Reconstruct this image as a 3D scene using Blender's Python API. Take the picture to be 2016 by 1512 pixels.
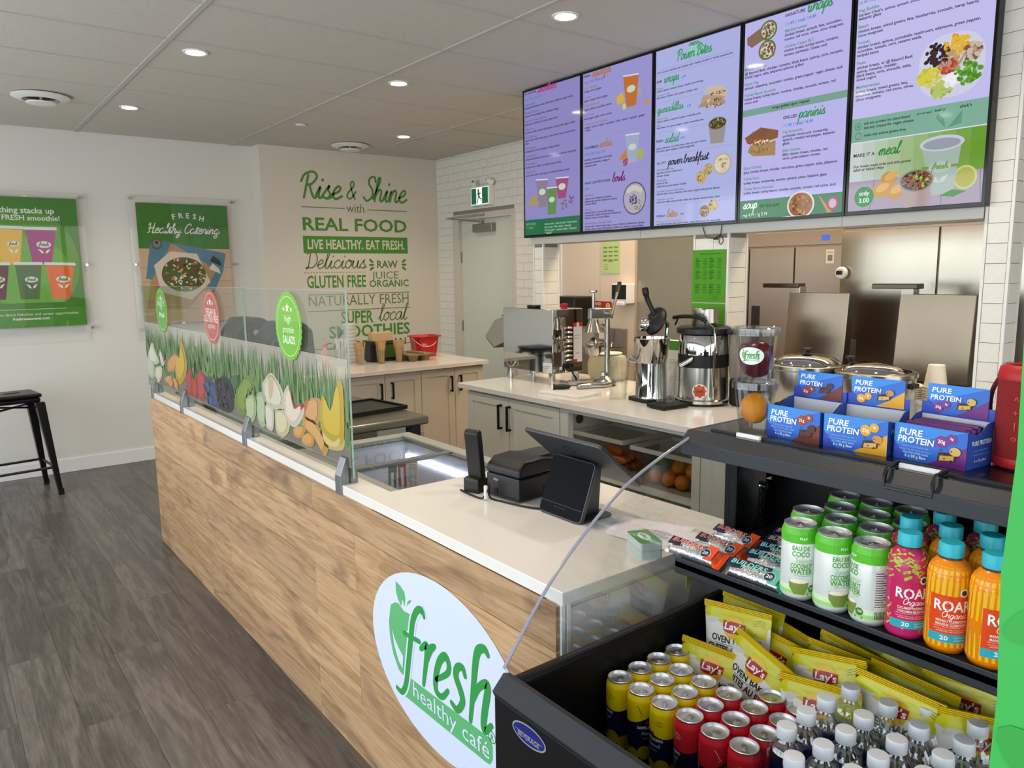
import bpy, bmesh, math, random
from mathutils import Vector, Matrix
random.seed(7)
for o in list(bpy.data.objects): bpy.data.objects.remove(o, do_unlink=True)
SC = bpy.context.scene
COL = SC.collection
PI = math.pi
V = Vector

# ------------------------------------------------------------------ camera
cam_d = bpy.data.cameras.new('camera'); cam = bpy.data.objects.new('camera', cam_d); COL.objects.link(cam)
cam_d.sensor_width = 36; cam_d.lens = 1485.37 / 2016 * 36; cam_d.clip_start = .02; cam_d.clip_end = 200
yaw, pit, rol = .6565, -.1475, -.0137
fw = V((math.sin(yaw) * math.cos(pit), math.cos(yaw) * math.cos(pit), math.sin(pit)))
rt0 = V((math.cos(yaw), -math.sin(yaw), 0)); up0 = rt0.cross(fw)
rt = rt0 * math.cos(rol) + up0 * math.sin(rol); up = up0 * math.cos(rol) - rt0 * math.sin(rol)
cam.matrix_world = Matrix(((rt.x, up.x, -fw.x, 0), (rt.y, up.y, -fw.y, 0), (rt.z, up.z, -fw.z, 1.596), (0, 0, 0, 1)))
SC.camera = cam

# ------------------------------------------------------------------ view, world, daylight
SC.view_settings.view_transform = 'Standard'; SC.view_settings.look = 'None'
SC.view_settings.gamma = 1; SC.view_settings.use_curve_mapping = False
SC.view_settings.exposure = 0.0
w = bpy.data.worlds.new('daylight'); SC.world = w; w.use_nodes = True
nt = w.node_tree; bg = nt.nodes['Background']
sky = nt.nodes.new('ShaderNodeTexSky'); sky.sky_type = 'NISHITA'; sky.sun_disc = False
sky.sun_elevation = math.radians(48); sky.sun_rotation = math.radians(150); sky.air_density = 1.2; sky.dust_density = 2.5
nt.links.new(sky.outputs[0], bg.inputs[0]); bg.inputs[1].default_value = .2

def lamp(kind, name, loc, energy, color, rot=(0, 0, 0), **kw):
    d = bpy.data.lights.new(name, kind); d.energy = energy; d.color = color
    for k, v in kw.items(): setattr(d, k, v)
    o = bpy.data.objects.new(name, d); COL.objects.link(o); o.location = loc; o.rotation_euler = rot
    return o
# daylight entering through the storefront glazing on the left and behind the camera
lamp('AREA', 'storefront_daylight', (-1.63, 2.4, 1.40), 185, (.88, .94, 1), (0, -PI / 2 - .12, 0), shape='RECTANGLE', size=2.2, size_y=8.6)
lamp('AREA', 'entrance_daylight', (1.0, -2.05, 1.40), 60, (.9, .95, 1), (PI / 2 + .12, 0, 0), shape='RECTANGLE', size=4.6, size_y=2.3)
# warm lamp troffers of the kitchen ceiling
lamp('AREA', 'kitchen_troffer_light', (4.0, 2.6, 2.66), 62, (1, .80, .60), (0, 0, 0), shape='RECTANGLE', size=.5, size_y=3.4)

# ------------------------------------------------------------------ materials
def lin(c):
    if isinstance(c, str):
        c = c.lstrip('#'); c = [int(c[i:i + 2], 16) / 255 for i in (0, 2, 4)]
    return tuple((x / 12.92 if x <= .04045 else ((x + .055) / 1.055) ** 2.4) for x in c) + (1,)
MATS = {}
def mat(name, col='#cccccc', rough=.5, metal=0, spec=.5, trans=0, ior=1.45, emit=None, es=1, alpha=1, coat=0, noise=0, nscale=8, bump=0, bscale=60, aniso=0):
    if name in MATS: return MATS[name]
    m = bpy.data.materials.new(name); m.use_nodes = True; n = m.node_tree; b = n.nodes['Principled BSDF']
    b.inputs['Base Color'].default_value = lin(col); b.inputs['Roughness'].default_value = rough
    b.inputs['Metallic'].default_value = metal; b.inputs['Specular IOR Level'].default_value = spec
    b.inputs['Transmission Weight'].default_value = trans; b.inputs['IOR'].default_value = ior
    b.inputs['Alpha'].default_value = alpha; b.inputs['Coat Weight'].default_value = coat
    if emit: b.inputs['Emission Color'].default_value = lin(emit); b.inputs['Emission Strength'].default_value = es
    if noise or bump:
        tc = n.nodes.new('ShaderNodeTexCoord'); tx = n.nodes.new('ShaderNodeTexNoise'); tx.inputs['Scale'].default_value = nscale
        tx.inputs['Detail'].default_value = 5
        n.links.new(tc.outputs['Object'], tx.inputs['Vector'])
        if noise:
            mx = n.nodes.new('ShaderNodeMix'); mx.data_type = 'RGBA'; mx.blend_type = 'MULTIPLY'; mx.inputs[0].default_value = 1
            rp = n.nodes.new('ShaderNodeValToRGB'); lo = 1 - noise
            rp.color_ramp.elements[0].position = .3; rp.color_ramp.elements[1].position = .7
            rp.color_ramp.elements[0].color = (lo, lo, lo, 1); rp.color_ramp.elements[1].color = (1, 1, 1, 1)
            n.links.new(tx.outputs['Fac'], rp.inputs[0]); mx.inputs[6].default_value = lin(col)
            n.links.new(rp.outputs[0], mx.inputs[7]); n.links.new(mx.outputs[2], b.inputs['Base Color'])
        if bump:
            t2 = n.nodes.new('ShaderNodeTexNoise'); t2.inputs['Scale'].default_value = bscale; t2.inputs['Detail'].default_value = 3
            n.links.new(tc.outputs['Object'], t2.inputs['Vector'])
            bp = n.nodes.new('ShaderNodeBump'); bp.inputs['Strength'].default_value = bump; bp.inputs['Distance'].default_value = .01
            n.links.new(t2.outputs['Fac'], bp.inputs['Height']); n.links.new(bp.outputs[0], b.inputs['Normal'])
    MATS[name] = m; return m
def glassy(name, col='#ffffff', fac=.08, rough=.02):
    """thin clear sheet: mostly see-through with a glossy reflection"""
    if name in MATS: return MATS[name]
    m = bpy.data.materials.new(name); m.use_nodes = True; n = m.node_tree; n.nodes.clear()
    o = n.nodes.new('ShaderNodeOutputMaterial'); t = n.nodes.new('ShaderNodeBsdfTransparent'); g = n.nodes.new('ShaderNodeBsdfGlossy')
    t.inputs[0].default_value = lin(col); g.inputs['Roughness'].default_value = rough; mx = n.nodes.new('ShaderNodeMixShader')
    lw = n.nodes.new('ShaderNodeLayerWeight'); lw.inputs[0].default_value = .25
    ma = n.nodes.new('ShaderNodeMath'); ma.operation = 'MULTIPLY_ADD'; ma.inputs[1].default_value = .22; ma.inputs[2].default_value = fac
    n.links.new(lw.outputs['Fresnel'], ma.inputs[0]); n.links.new(ma.outputs[0], mx.inputs[0])
    n.links.new(t.outputs[0], mx.inputs[1]); n.links.new(g.outputs[0], mx.inputs[2]); n.links.new(mx.outputs[0], o.inputs[0])
    MATS[name] = m; return m
def pm(col, rough=.5):      # printed ink
    return mat('ink_%s_%d' % (col.lstrip('#'), int(rough * 100)), col, rough)
def em(col, s=1.0):         # lit screen pixel behind glossy glass
    return mat('screen_%s_%d' % (col.lstrip('#'), int(s * 100)), '#050507', .06, emit=col, es=s)
def wood(name, a, b, c, axis, stretch=9, scale=5.0, rough=.5, ringmix=.55, var=.25, knots=True, kn=(.62, .8), kc=None, kscale=1.6):
    """procedural plank: grain runs along `axis` (0 x, 1 y); each plank differs by its own object location"""
    m = bpy.data.materials.new(name); m.use_nodes = True; n = m.node_tree; bs = n.nodes['Principled BSDF']; bs.inputs['Roughness'].default_value = rough
    tc = n.nodes.new('ShaderNodeTexCoord'); oi = n.nodes.new('ShaderNodeObjectInfo')
    mp = n.nodes.new('ShaderNodeMapping'); sc = [stretch] * 3; sc[axis] = 1; mp.inputs['Scale'].default_value = sc
    off = n.nodes.new('ShaderNodeVectorMath'); off.operation = 'MULTIPLY_ADD'
    off.inputs[1].default_value = (37, 21, 13)
    cb = n.nodes.new('ShaderNodeCombineXYZ')
    for i in range(3): n.links.new(oi.outputs['Random'], cb.inputs[i])
    n.links.new(cb.outputs[0], off.inputs[0]); n.links.new(tc.outputs['Object'], off.inputs[2]); n.links.new(off.outputs[0], mp.inputs[0])
    n1 = n.nodes.new('ShaderNodeTexNoise'); n1.inputs['Scale'].default_value = scale * .35; n1.inputs['Detail'].default_value = 3; n1.inputs['Distortion'].default_value = .6
    n.links.new(mp.outputs[0], n1.inputs['Vector'])
    mu = n.nodes.new('ShaderNodeMath'); mu.operation = 'MULTIPLY'; mu.inputs[1].default_value = 26; n.links.new(n1.outputs['Fac'], mu.inputs[0])
    si = n.nodes.new('ShaderNodeMath'); si.operation = 'SINE'; n.links.new(mu.outputs[0], si.inputs[0])
    n2 = n.nodes.new('ShaderNodeTexNoise'); n2.inputs['Scale'].default_value = scale * 3.2; n2.inputs['Detail'].default_value = 7; n2.inputs['Roughness'].default_value = .65
    n.links.new(mp.outputs[0], n2.inputs['Vector'])
    a1 = n.nodes.new('ShaderNodeMath'); a1.operation = 'MULTIPLY_ADD'; a1.inputs[1].default_value = .09 * ringmix / .55; n.links.new(si.outputs[0], a1.inputs[0]); n.links.new(n2.outputs['Fac'], a1.inputs[2])
    rp = n.nodes.new('ShaderNodeValToRGB'); r = rp.color_ramp
    r.elements[0].position = .3; r.elements[0].color = lin(c); r.elements[1].position = .72; r.elements[1].color = lin(a)
    e = r.elements.new(.5); e.color = lin(b)
    n.links.new(a1.outputs[0], rp.inputs[0]); last = rp.outputs[0]
    if knots:
        mk = n.nodes.new('ShaderNodeMapping'); sk = [4.2] * 3; sk[axis] = 1.5; mk.inputs['Scale'].default_value = sk; n.links.new(off.outputs[0], mk.inputs[0])
        k = n.nodes.new('ShaderNodeTexNoise'); k.inputs['Scale'].default_value = kscale; k.inputs['Detail'].default_value = 6; k.inputs['Distortion'].default_value = 1.6
        n.links.new(mk.outputs[0], k.inputs['Vector'])
        kr = n.nodes.new('ShaderNodeValToRGB'); kr.color_ramp.elements[0].position = kn[0]; kr.color_ramp.elements[0].color = (0, 0, 0, 1); kr.color_ramp.elements[1].position = kn[1]; kr.color_ramp.elements[1].color = (.75, .75, .75, 1)
        n.links.new(k.outputs['Fac'], kr.inputs[0])
        mx = n.nodes.new('ShaderNodeMix'); mx.data_type = 'RGBA'; n.links.new(kr.outputs[0], mx.inputs[0]); n.links.new(last, mx.inputs[6]); mx.inputs[7].default_value = lin(kc or c); last = mx.outputs[2]
    hs = n.nodes.new('ShaderNodeHueSaturation'); vr = n.nodes.new('ShaderNodeMapRange'); vr.inputs[3].default_value = 1 - var; vr.inputs[4].default_value = 1 + var * .6
    n.links.new(oi.outputs['Random'], vr.inputs[0]); n.links.new(vr.outputs[0], hs.inputs['Value']); n.links.new(last, hs.inputs['Color']); n.links.new(hs.outputs[0], bs.inputs['Base Color'])
    MATS[name] = m; return m

# ------------------------------------------------------------------ mesh helpers
class MB:
    def __init__(s): s.v = []; s.f = []; s.m = []; s.T = Matrix()
    def at(s, x=0, y=0, z=0, rx=0, ry=0, rz=0):
        s.T = Matrix.Translation((x, y, z)) @ Matrix.Rotation(rz, 4, 'Z') @ Matrix.Rotation(ry, 4, 'Y') @ Matrix.Rotation(rx, 4, 'X'); return s
    def add(s, vs, fs, mi=0):
        b = len(s.v); s.v += [tuple(s.T @ V(p)) for p in vs]
        for f in fs: s.f.append([b + i for i in f]); s.m.append(mi)
        return s
    def box(s, x0, x1, y0, y1, z0, z1, mi=0):
        if x0 > x1: x0, x1 = x1, x0
        if y0 > y1: y0, y1 = y1, y0
        if z0 > z1: z0, z1 = z1, z0
        return s.add([(x0, y0, z0), (x1, y0, z0), (x1, y1, z0), (x0, y1, z0), (x0, y0, z1), (x1, y0, z1), (x1, y1, z1), (x0, y1, z1)],
                     [(0, 3, 2, 1), (4, 5, 6, 7), (0, 1, 5, 4), (1, 2, 6, 5), (2, 3, 7, 6), (3, 0, 4, 7)], mi)
    def lathe(s, prof, n=24, mi=0, cx=0, cy=0, a0=0, a1=2 * PI, cap=False):
        """prof: list of (r, z) or (r, z, mi) from bottom to top"""
        full = abs(a1 - a0 - 2 * PI) < 1e-6; k = n if full else n + 1
        vs = []; fs = []; ms = []
        for p in prof:
            for i in range(k):
                a = a0 + (a1 - a0) * i / n; vs.append((cx + p[0] * math.cos(a), cy + p[0] * math.sin(a), p[1]))
        b = len(s.v); s.v += [tuple(s.T @ V(p)) for p in vs]
        for j in range(len(prof) - 1):
            for i in range(n):
                q = (i + 1) % k; s.f.append([b + j * k + i, b + j * k + q, b + (j + 1) * k + q, b + (j + 1) * k + i])
                s.m.append(prof[j][2] if len(prof[j]) > 2 else mi)
        if cap:
            s.f.append([b + i for i in range(k)][::-1]); s.m.append(mi); e = b + (len(prof) - 1) * k; s.f.append([e + i for i in range(k)]); s.m.append(mi)
        return s
    def cyl(s, r, z0, z1, n=20, mi=0, cx=0, cy=0, r2=None):
        r2 = r if r2 is None else r2
        return s.lathe([(r, z0), (r2, z1)], n, mi, cx, cy, cap=True)
    def prism(s, poly, h0, h1, axis='z', mi=0):
        """extrude a polygon; axis z: (x,y), x: (y,z), y: (x,z)"""
        def P(p, h): return (p[0], p[1], h) if axis == 'z' else ((h, p[0], p[1]) if axis == 'x' else (p[0], h, p[1]))
        n = len(poly); vs = [P(p, h0) for p in poly] + [P(p, h1) for p in poly]
        return s.add(vs, [list(range(n))[::-1], list(range(n, 2 * n))] + [[i, (i + 1) % n, n + (i + 1) % n, n + i] for i in range(n)], mi)
    def tube(s, pts, r, n=8, mi=0, closed=False, cap=True):
        P = [V(p) for p in pts]; k = len(P); R = r if isinstance(r, (list, tuple)) else [r] * k
        vs = []; up_ = None
        for i in range(k):
            if closed: t = P[(i + 1) % k] - P[i - 1]
            else: t = P[min(i + 1, k - 1)] - P[max(i - 1, 0)]
            t.normalize()
            if up_ is None:
                up_ = V((0, 0, 1)) if abs(t.z) < .9 else V((1, 0, 0))
            a = t.cross(up_)
            if a.length < 1e-6: a = t.cross(V((1, .3, .2)))
            a.normalize(); b = a.cross(t); up_ = b
            for j in range(n): vs.append(tuple(P[i] + (a * math.cos(2 * PI * j / n) + b * math.sin(2 * PI * j / n)) * R[i]))
        fs = []
        for i in range(k if closed else k - 1):
            for j in range(n): fs.append([i * n + j, i * n + (j + 1) % n, ((i + 1) % k) * n + (j + 1) % n, ((i + 1) % k) * n + j])
        if cap and not closed: fs.append(list(range(n))[::-1]); fs.append([(k - 1) * n + j for j in range(n)])
        return s.add(vs, fs, mi)
    def sph(s, r, cx=0, cy=0, cz=0, n=12, m=8, mi=0, sx=1, sy=1, sz=1):
        vs = [(cx, cy, cz - r * sz)]; fs = []
        for j in range(1, m):
            p = -PI / 2 + PI * j / m
            for i in range(n): a = 2 * PI * i / n; vs.append((cx + r * sx * math.cos(p) * math.cos(a), cy + r * sy * math.cos(p) * math.sin(a), cz + r * sz * math.sin(p)))
        vs.append((cx, cy, cz + r * sz)); L = len(vs) - 1
        for i in range(n): fs.append([0, 1 + (i + 1) % n, 1 + i]); fs.append([L, 1 + (m - 2) * n + i, 1 + (m - 2) * n + (i + 1) % n])
        for j in range(m - 2):
            for i in range(n): a = 1 + j * n; fs.append([a + i, a + (i + 1) % n, a + n + (i + 1) % n, a + n + i])
        return s.add(vs, fs, mi)
    def loft(s, rings, mi=0, closed=True, cap=True):
        n = len(rings[0]); vs = [p for r in rings for p in r]; fs = []
        for j in range(len(rings) - 1):
            for i in range(n if closed else n - 1): fs.append([j * n + i, j * n + (i + 1) % n, (j + 1) * n + (i + 1) % n, (j + 1) * n + i])
        if cap and closed: fs.append(list(range(n))[::-1]); fs.append([(len(rings) - 1) * n + i for i in range(n)])
        return s.add(vs, fs, mi)
    def mesh(s, name, mats):
        me = bpy.data.meshes.new(name); me.from_pydata(s.v, [], s.f)
        for m in (mats if isinstance(mats, (list, tuple)) else [mats]): me.materials.append(m)
        me.polygons.foreach_set('material_index', s.m); me.update(); return me
    def build(s, name, mats, parent=None, smooth=0, bevel=0, seg=2, loc=None, rz=0, recalc=True):
        me = s.mesh(name, mats)
        if recalc:
            bm = bmesh.new(); bm.from_mesh(me); bmesh.ops.recalc_face_normals(bm, faces=bm.faces); bm.to_mesh(me); bm.free()
        if smooth: sm(me, smooth)
        return link(name, me, parent, bevel, seg, loc, rz)
def sm(me, ang=40):
    me.polygons.foreach_set('use_smooth', [True] * len(me.polygons))
    try: me.set_sharp_from_angle(angle=math.radians(ang))
    except Exception: pass
def link(name, me, parent=None, bevel=0, seg=2, loc=None, rz=0):
    o = bpy.data.objects.new(name, me); COL.objects.link(o)
    if parent: o.parent = parent
    if loc: o.location = loc
    if rz: o.rotation_euler.z = rz
    if bevel:
        md = o.modifiers.new('bevel', 'BEVEL'); md.width = bevel; md.segments = seg; md.limit_method = 'ANGLE'; md.angle_limit = math.radians(35)
    return o
def tag(o, label=None, cat=None, group=None, kind=None):
    if label: o['label'] = label
    if cat: o['category'] = cat
    if group: o['group'] = group
    if kind: o['kind'] = kind
    return o
def thing(name, label, cat, loc=(0, 0, 0), rz=0, group=None):
    o = bpy.data.objects.new(name, None); COL.objects.link(o); o.empty_display_size = .05
    o.location = loc; o.rotation_euler = (0, 0, rz); return tag(o, label, cat, group)
def struct(o): o['kind'] = 'structure'; return o
def dup(root, loc, rz=None, label=None, group=None):
    r = root.copy(); COL.objects.link(r); r.location = loc
    if rz is not None: r.rotation_euler.z = rz
    if label: r['label'] = label
    if group: r['group'] = group
    for ch in KIDS(root):
        c = ch.copy(); COL.objects.link(c); c.parent = r
        for g in KIDS(ch):
            d = g.copy(); COL.objects.link(d); d.parent = c
    return r
_kid = {}
def KIDS(o):
    if o.name not in _kid: _kid[o.name] = list(o.children)
    return _kid[o.name]

# ------------------------------------------------------------------ lettering
GL = {}
def load_glyphs():
    chars = [chr(c) for c in range(33, 127)] + ['é', '•', '®', '™', 'É']
    tmp = []
    for st, of in (('r', 0), ('b', .022)):
        for c in chars + ['HH']:
            cu = bpy.data.curves.new('g', 'FONT'); cu.body = c if c == 'HH' else c; cu.size = 1; cu.offset = of; cu.resolution_u = 2
            o = bpy.data.objects.new('g', cu); COL.objects.link(o)
            cu2 = bpy.data.curves.new('g', 'FONT'); cu2.body = 'H' + c + 'H' if c != 'HH' else 'HH'; cu2.size = 1; cu2.offset = of; cu2.resolution_u = 1
            o2 = bpy.data.objects.new('g', cu2); COL.objects.link(o2); tmp.append((st, c, o, o2))
    bpy.context.view_layer.update(); dg = bpy.context.evaluated_depsgraph_get()
    raw = {}
    for st, c, o, o2 in tmp:
        me = o.evaluated_get(dg).to_mesh(); vs = [(v.co.x, v.co.y) for v in me.vertices]; fs = [list(p.vertices) for p in me.polygons]
        o.evaluated_get(dg).to_mesh_clear()
        m2 = o2.evaluated_get(dg).to_mesh(); xs = [v.co.x for v in m2.vertices]; wd = max(xs) - min(xs); o2.evaluated_get(dg).to_mesh_clear()
        raw[(st, c)] = (vs, fs, wd)
    for st in 'rb':
        hh = raw[(st, 'HH')][2]
        for c in chars: vs, fs, wd = raw[(st, c)]; GL[(st, c)] = (vs, fs, wd - hh)
        GL[(st, ' ')] = ([], [], .30)
    for st, c, o, o2 in tmp:
        for q in (o, o2): cu = q.data; bpy.data.objects.remove(q); bpy.data.curves.remove(cu)
load_glyphs()
# joined-up handwriting, strokes on an x-height of 1
CUR = {
'a': ([[(.85,.85),(.55,1),(.15,.7),(.1,.3),(.4,0),(.75,.3),(.9,.95),(.85,.3),(1,0),(1.25,.2)]],1.15),
'b': ([[(0,.2),(.35,1.2),(.45,1.9),(.25,1.9),(.18,1),(.22,.15),(.55,0),(.82,.4),(.7,.85),(.95,.75)]],.95),
'c': ([[(.8,.8),(.55,1),(.15,.65),(.15,.25),(.5,0),(.95,.25)]],.88),
'd': ([[(.85,.85),(.55,1),(.15,.7),(.1,.3),(.4,0),(.75,.3),(.98,2)],[(.98,2),(.85,.4),(1,0),(1.25,.2)]],1.15),
'e': ([[(.05,.35),(.6,.6),(.7,.9),(.45,1),(.15,.6),(.2,.15),(.5,0),(.95,.25)]],.88),
'f': ([[(0,.2),(.5,1.2),(.65,1.85),(.45,1.95),(.3,1.3),(.3,-.4),(.2,-.9)],[(.05,.9),(.7,.95)]],.7),
'g': ([[(.85,.85),(.55,1),(.15,.7),(.1,.3),(.4,.05),(.75,.3),(.9,.95),(.8,-.5),(.45,-.9),(.2,-.6),(.7,-.1),(1.2,.25)]],1.1),
'h': ([[(0,.2),(.4,1.4),(.45,1.9),(.25,1.85),(.2,.9),(.2,0)],[(.2,.4),(.5,.95),(.75,.85),(.75,.2),(.9,0),(1.15,.2)]],1.08),
'i': ([[(0,.2),(.3,.95),(.25,.25),(.4,0),(.65,.2)],[(.38,1.4),(.42,1.48)]],.58),
'k': ([[(0,.2),(.4,1.4),(.45,1.9),(.25,1.85),(.2,0)],[(.2,.4),(.6,.95),(.65,.7),(.3,.5),(.7,.05),(1,.2)]],.92),
'l': ([[(0,.2),(.4,1.3),(.5,1.9),(.3,1.9),(.2,.9),(.25,.1),(.45,0),(.7,.25)]],.6),
'm': ([[(0,.3),(.2,.95),(.2,0)],[(.2,.5),(.5,.98),(.65,.8),(.6,0)],[(.62,.5),(.9,.98),(1.1,.8),(1.08,.2),(1.2,0),(1.45,.2)]],1.38),
'n': ([[(0,.3),(.2,.95),(.2,0)],[(.2,.5),(.5,.98),(.72,.8),(.7,.2),(.85,0),(1.1,.2)]],1.02),
'o': ([[(.55,1),(.2,.75),(.12,.3),(.4,0),(.75,.25),(.8,.7),(.55,1),(.62,.85),(1,.85)]],.92),
'p': ([[(0,.3),(.25,.95),(.15,-.9)],[(.2,.4),(.5,1),(.8,.75),(.7,.2),(.4,0),(.25,.2)],[(.5,0),(.95,.25)]],.92),
'q': ([[(.85,.85),(.55,1),(.15,.7),(.1,.3),(.4,.05),(.75,.3),(.9,.95),(.8,-.9),(1.1,-.3)]],1.0),
'r': ([[(0,.2),(.25,1.05),(.35,.9),(.65,.9),(.6,.3),(.75,0),(.95,.2)]],.85),
's': ([[(0,.2),(.5,1.05),(.45,.7),(.7,.3),(.45,0),(.15,.1)],[(.45,0),(.7,.05),(.9,.2)]],.82),
't': ([[(0,.2),(.4,1.6),(.3,.3),(.45,0),(.7,.2)],[(.1,1.05),(.7,1.1)]],.6),
'u': ([[(0,.3),(.2,.95),(.15,.3),(.35,0),(.65,.3),(.8,.95),(.78,.25),(.92,0),(1.15,.2)]],1.08),
'v': ([[(0,.7),(.2,.95),(.35,.05),(.75,.9),(1,.85)]],.9),
'w': ([[(0,.7),(.2,.95),(.2,.2),(.4,0),(.6,.3),(.65,.9),(.65,.2),(.85,0),(1.1,.4),(1.1,.95),(1.3,.85)]],1.2),
'y': ([[(0,.3),(.2,.95),(.15,.4),(.35,.1),(.65,.35),(.8,.95),(.7,-.5),(.4,-.9),(.2,-.6),(.6,-.1),(1.05,.2)]],1.0),
'z': ([[(.1,.8),(.35,.98),(.7,.9),(.15,.05),(.5,.1),(.65,-.4),(.4,-.85),(.15,-.6),(.6,-.1),(.95,.2)]],.9),
'R': ([[(.3,0),(.38,1.75)],[(-.15,1.25),(.05,1.8),(.75,2.05),(1.15,1.65),(.8,1.1),(.4,1)],[(.6,1.05),(.9,.4),(1.2,0),(1.4,.15)]],1.3),
'S': ([[(1.1,1.6),(.9,2),(.45,1.85),(.45,1.4),(.9,.9),(.95,.35),(.5,0),(.1,.3)]],1.1),
'D': ([[(.4,1.9),(.35,.1),(.1,.05),(.3,.15),(.9,.1),(1.35,.8),(1.1,1.7),(.5,2),(0,1.7)]],1.4),
'P': ([[(.35,0),(.4,1.8)],[(-.1,1.4),(.2,1.9),(.9,2),(1.15,1.55),(.8,1.05),(.4,1.05)]],1.15),
'B': ([[(.35,0),(.4,1.8)],[(-.1,1.4),(.2,1.9),(.9,2),(1.1,1.6),(.7,1.08),(1.15,.75),(1,.15),(.5,0),(.2,.2)]],1.25),
'H': ([[(0,1.6),(.3,1.95),(.35,.3),(.15,0)],[(1.1,1.95),(1,.2),(1.2,0),(1.45,.2)],[(.1,.95),(1.2,1.05)]],1.4),
'C': ([[(1.15,1.6),(.95,1.95),(.5,1.8),(.15,1.1),(.2,.35),(.6,0),(1.15,.35)]],1.15),
'O': ([[(.7,2),(.2,1.5),(.15,.6),(.6,0),(1.1,.5),(1.15,1.4),(.7,2),(.5,1.7)]],1.2),
'N': ([[(.2,0),(.35,1.9),(.9,.1),(1.1,1.95)]],1.2),
'&': ([[(1.15,.7),(.7,.05),(.25,.1),(.2,.55),(.7,1.1),(.75,1.5),(.5,1.65),(.35,1.35),(.8,.5),(1.2,0)]],1.3),
' ': ([],.55)}
def catmull(P, k=4):
    if len(P) < 3: return list(P)
    out = []
    for i in range(len(P) - 1):
        p0, p1, p2, p3 = P[max(i - 1, 0)], P[i], P[i + 1], P[min(i + 2, len(P) - 1)]
        for j in range(k):
            t = j / k
            out.append(tuple(.5 * (2 * b + (c - a) * t + (2 * a - 5 * b + 4 * c - d) * t * t + (3 * b - a - 3 * c + d) * t ** 3) for a, b, c, d in zip(p0, p1, p2, p3)))
    out.append(tuple(P[-1])); return out
def ribbon(P, w):
    """flat stroke through P; width w or per point widths -> (verts, faces)"""
    n = len(P); W = w if isinstance(w, (list, tuple)) else [w] * n; vs = []; fs = []
    for i in range(n):
        a = P[max(i - 1, 0)]; b = P[min(i + 1, n - 1)]; dx, dy = b[0] - a[0], b[1] - a[1]; l = math.hypot(dx, dy) or 1
        nx, ny = -dy / l * W[i] / 2, dx / l * W[i] / 2; vs += [(P[i][0] + nx, P[i][1] + ny), (P[i][0] - nx, P[i][1] - ny)]
    for i in range(n - 1): fs.append([2 * i + 1, 2 * i + 3, 2 * i + 2, 2 * i])
    for i, j in ((0, 1), (n - 1, n - 2)):      # round ends: half discs beyond the stroke
        a = math.atan2(P[i][1] - P[j][1], P[i][0] - P[j][0]); b = len(vs)
        vs += [(P[i][0] + math.cos(a - PI / 2 + PI * k / 5) * W[i] / 2, P[i][1] + math.sin(a - PI / 2 + PI * k / 5) * W[i] / 2) for k in range(6)]; fs.append(list(range(b, b + 6)))
    return vs, fs
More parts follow.
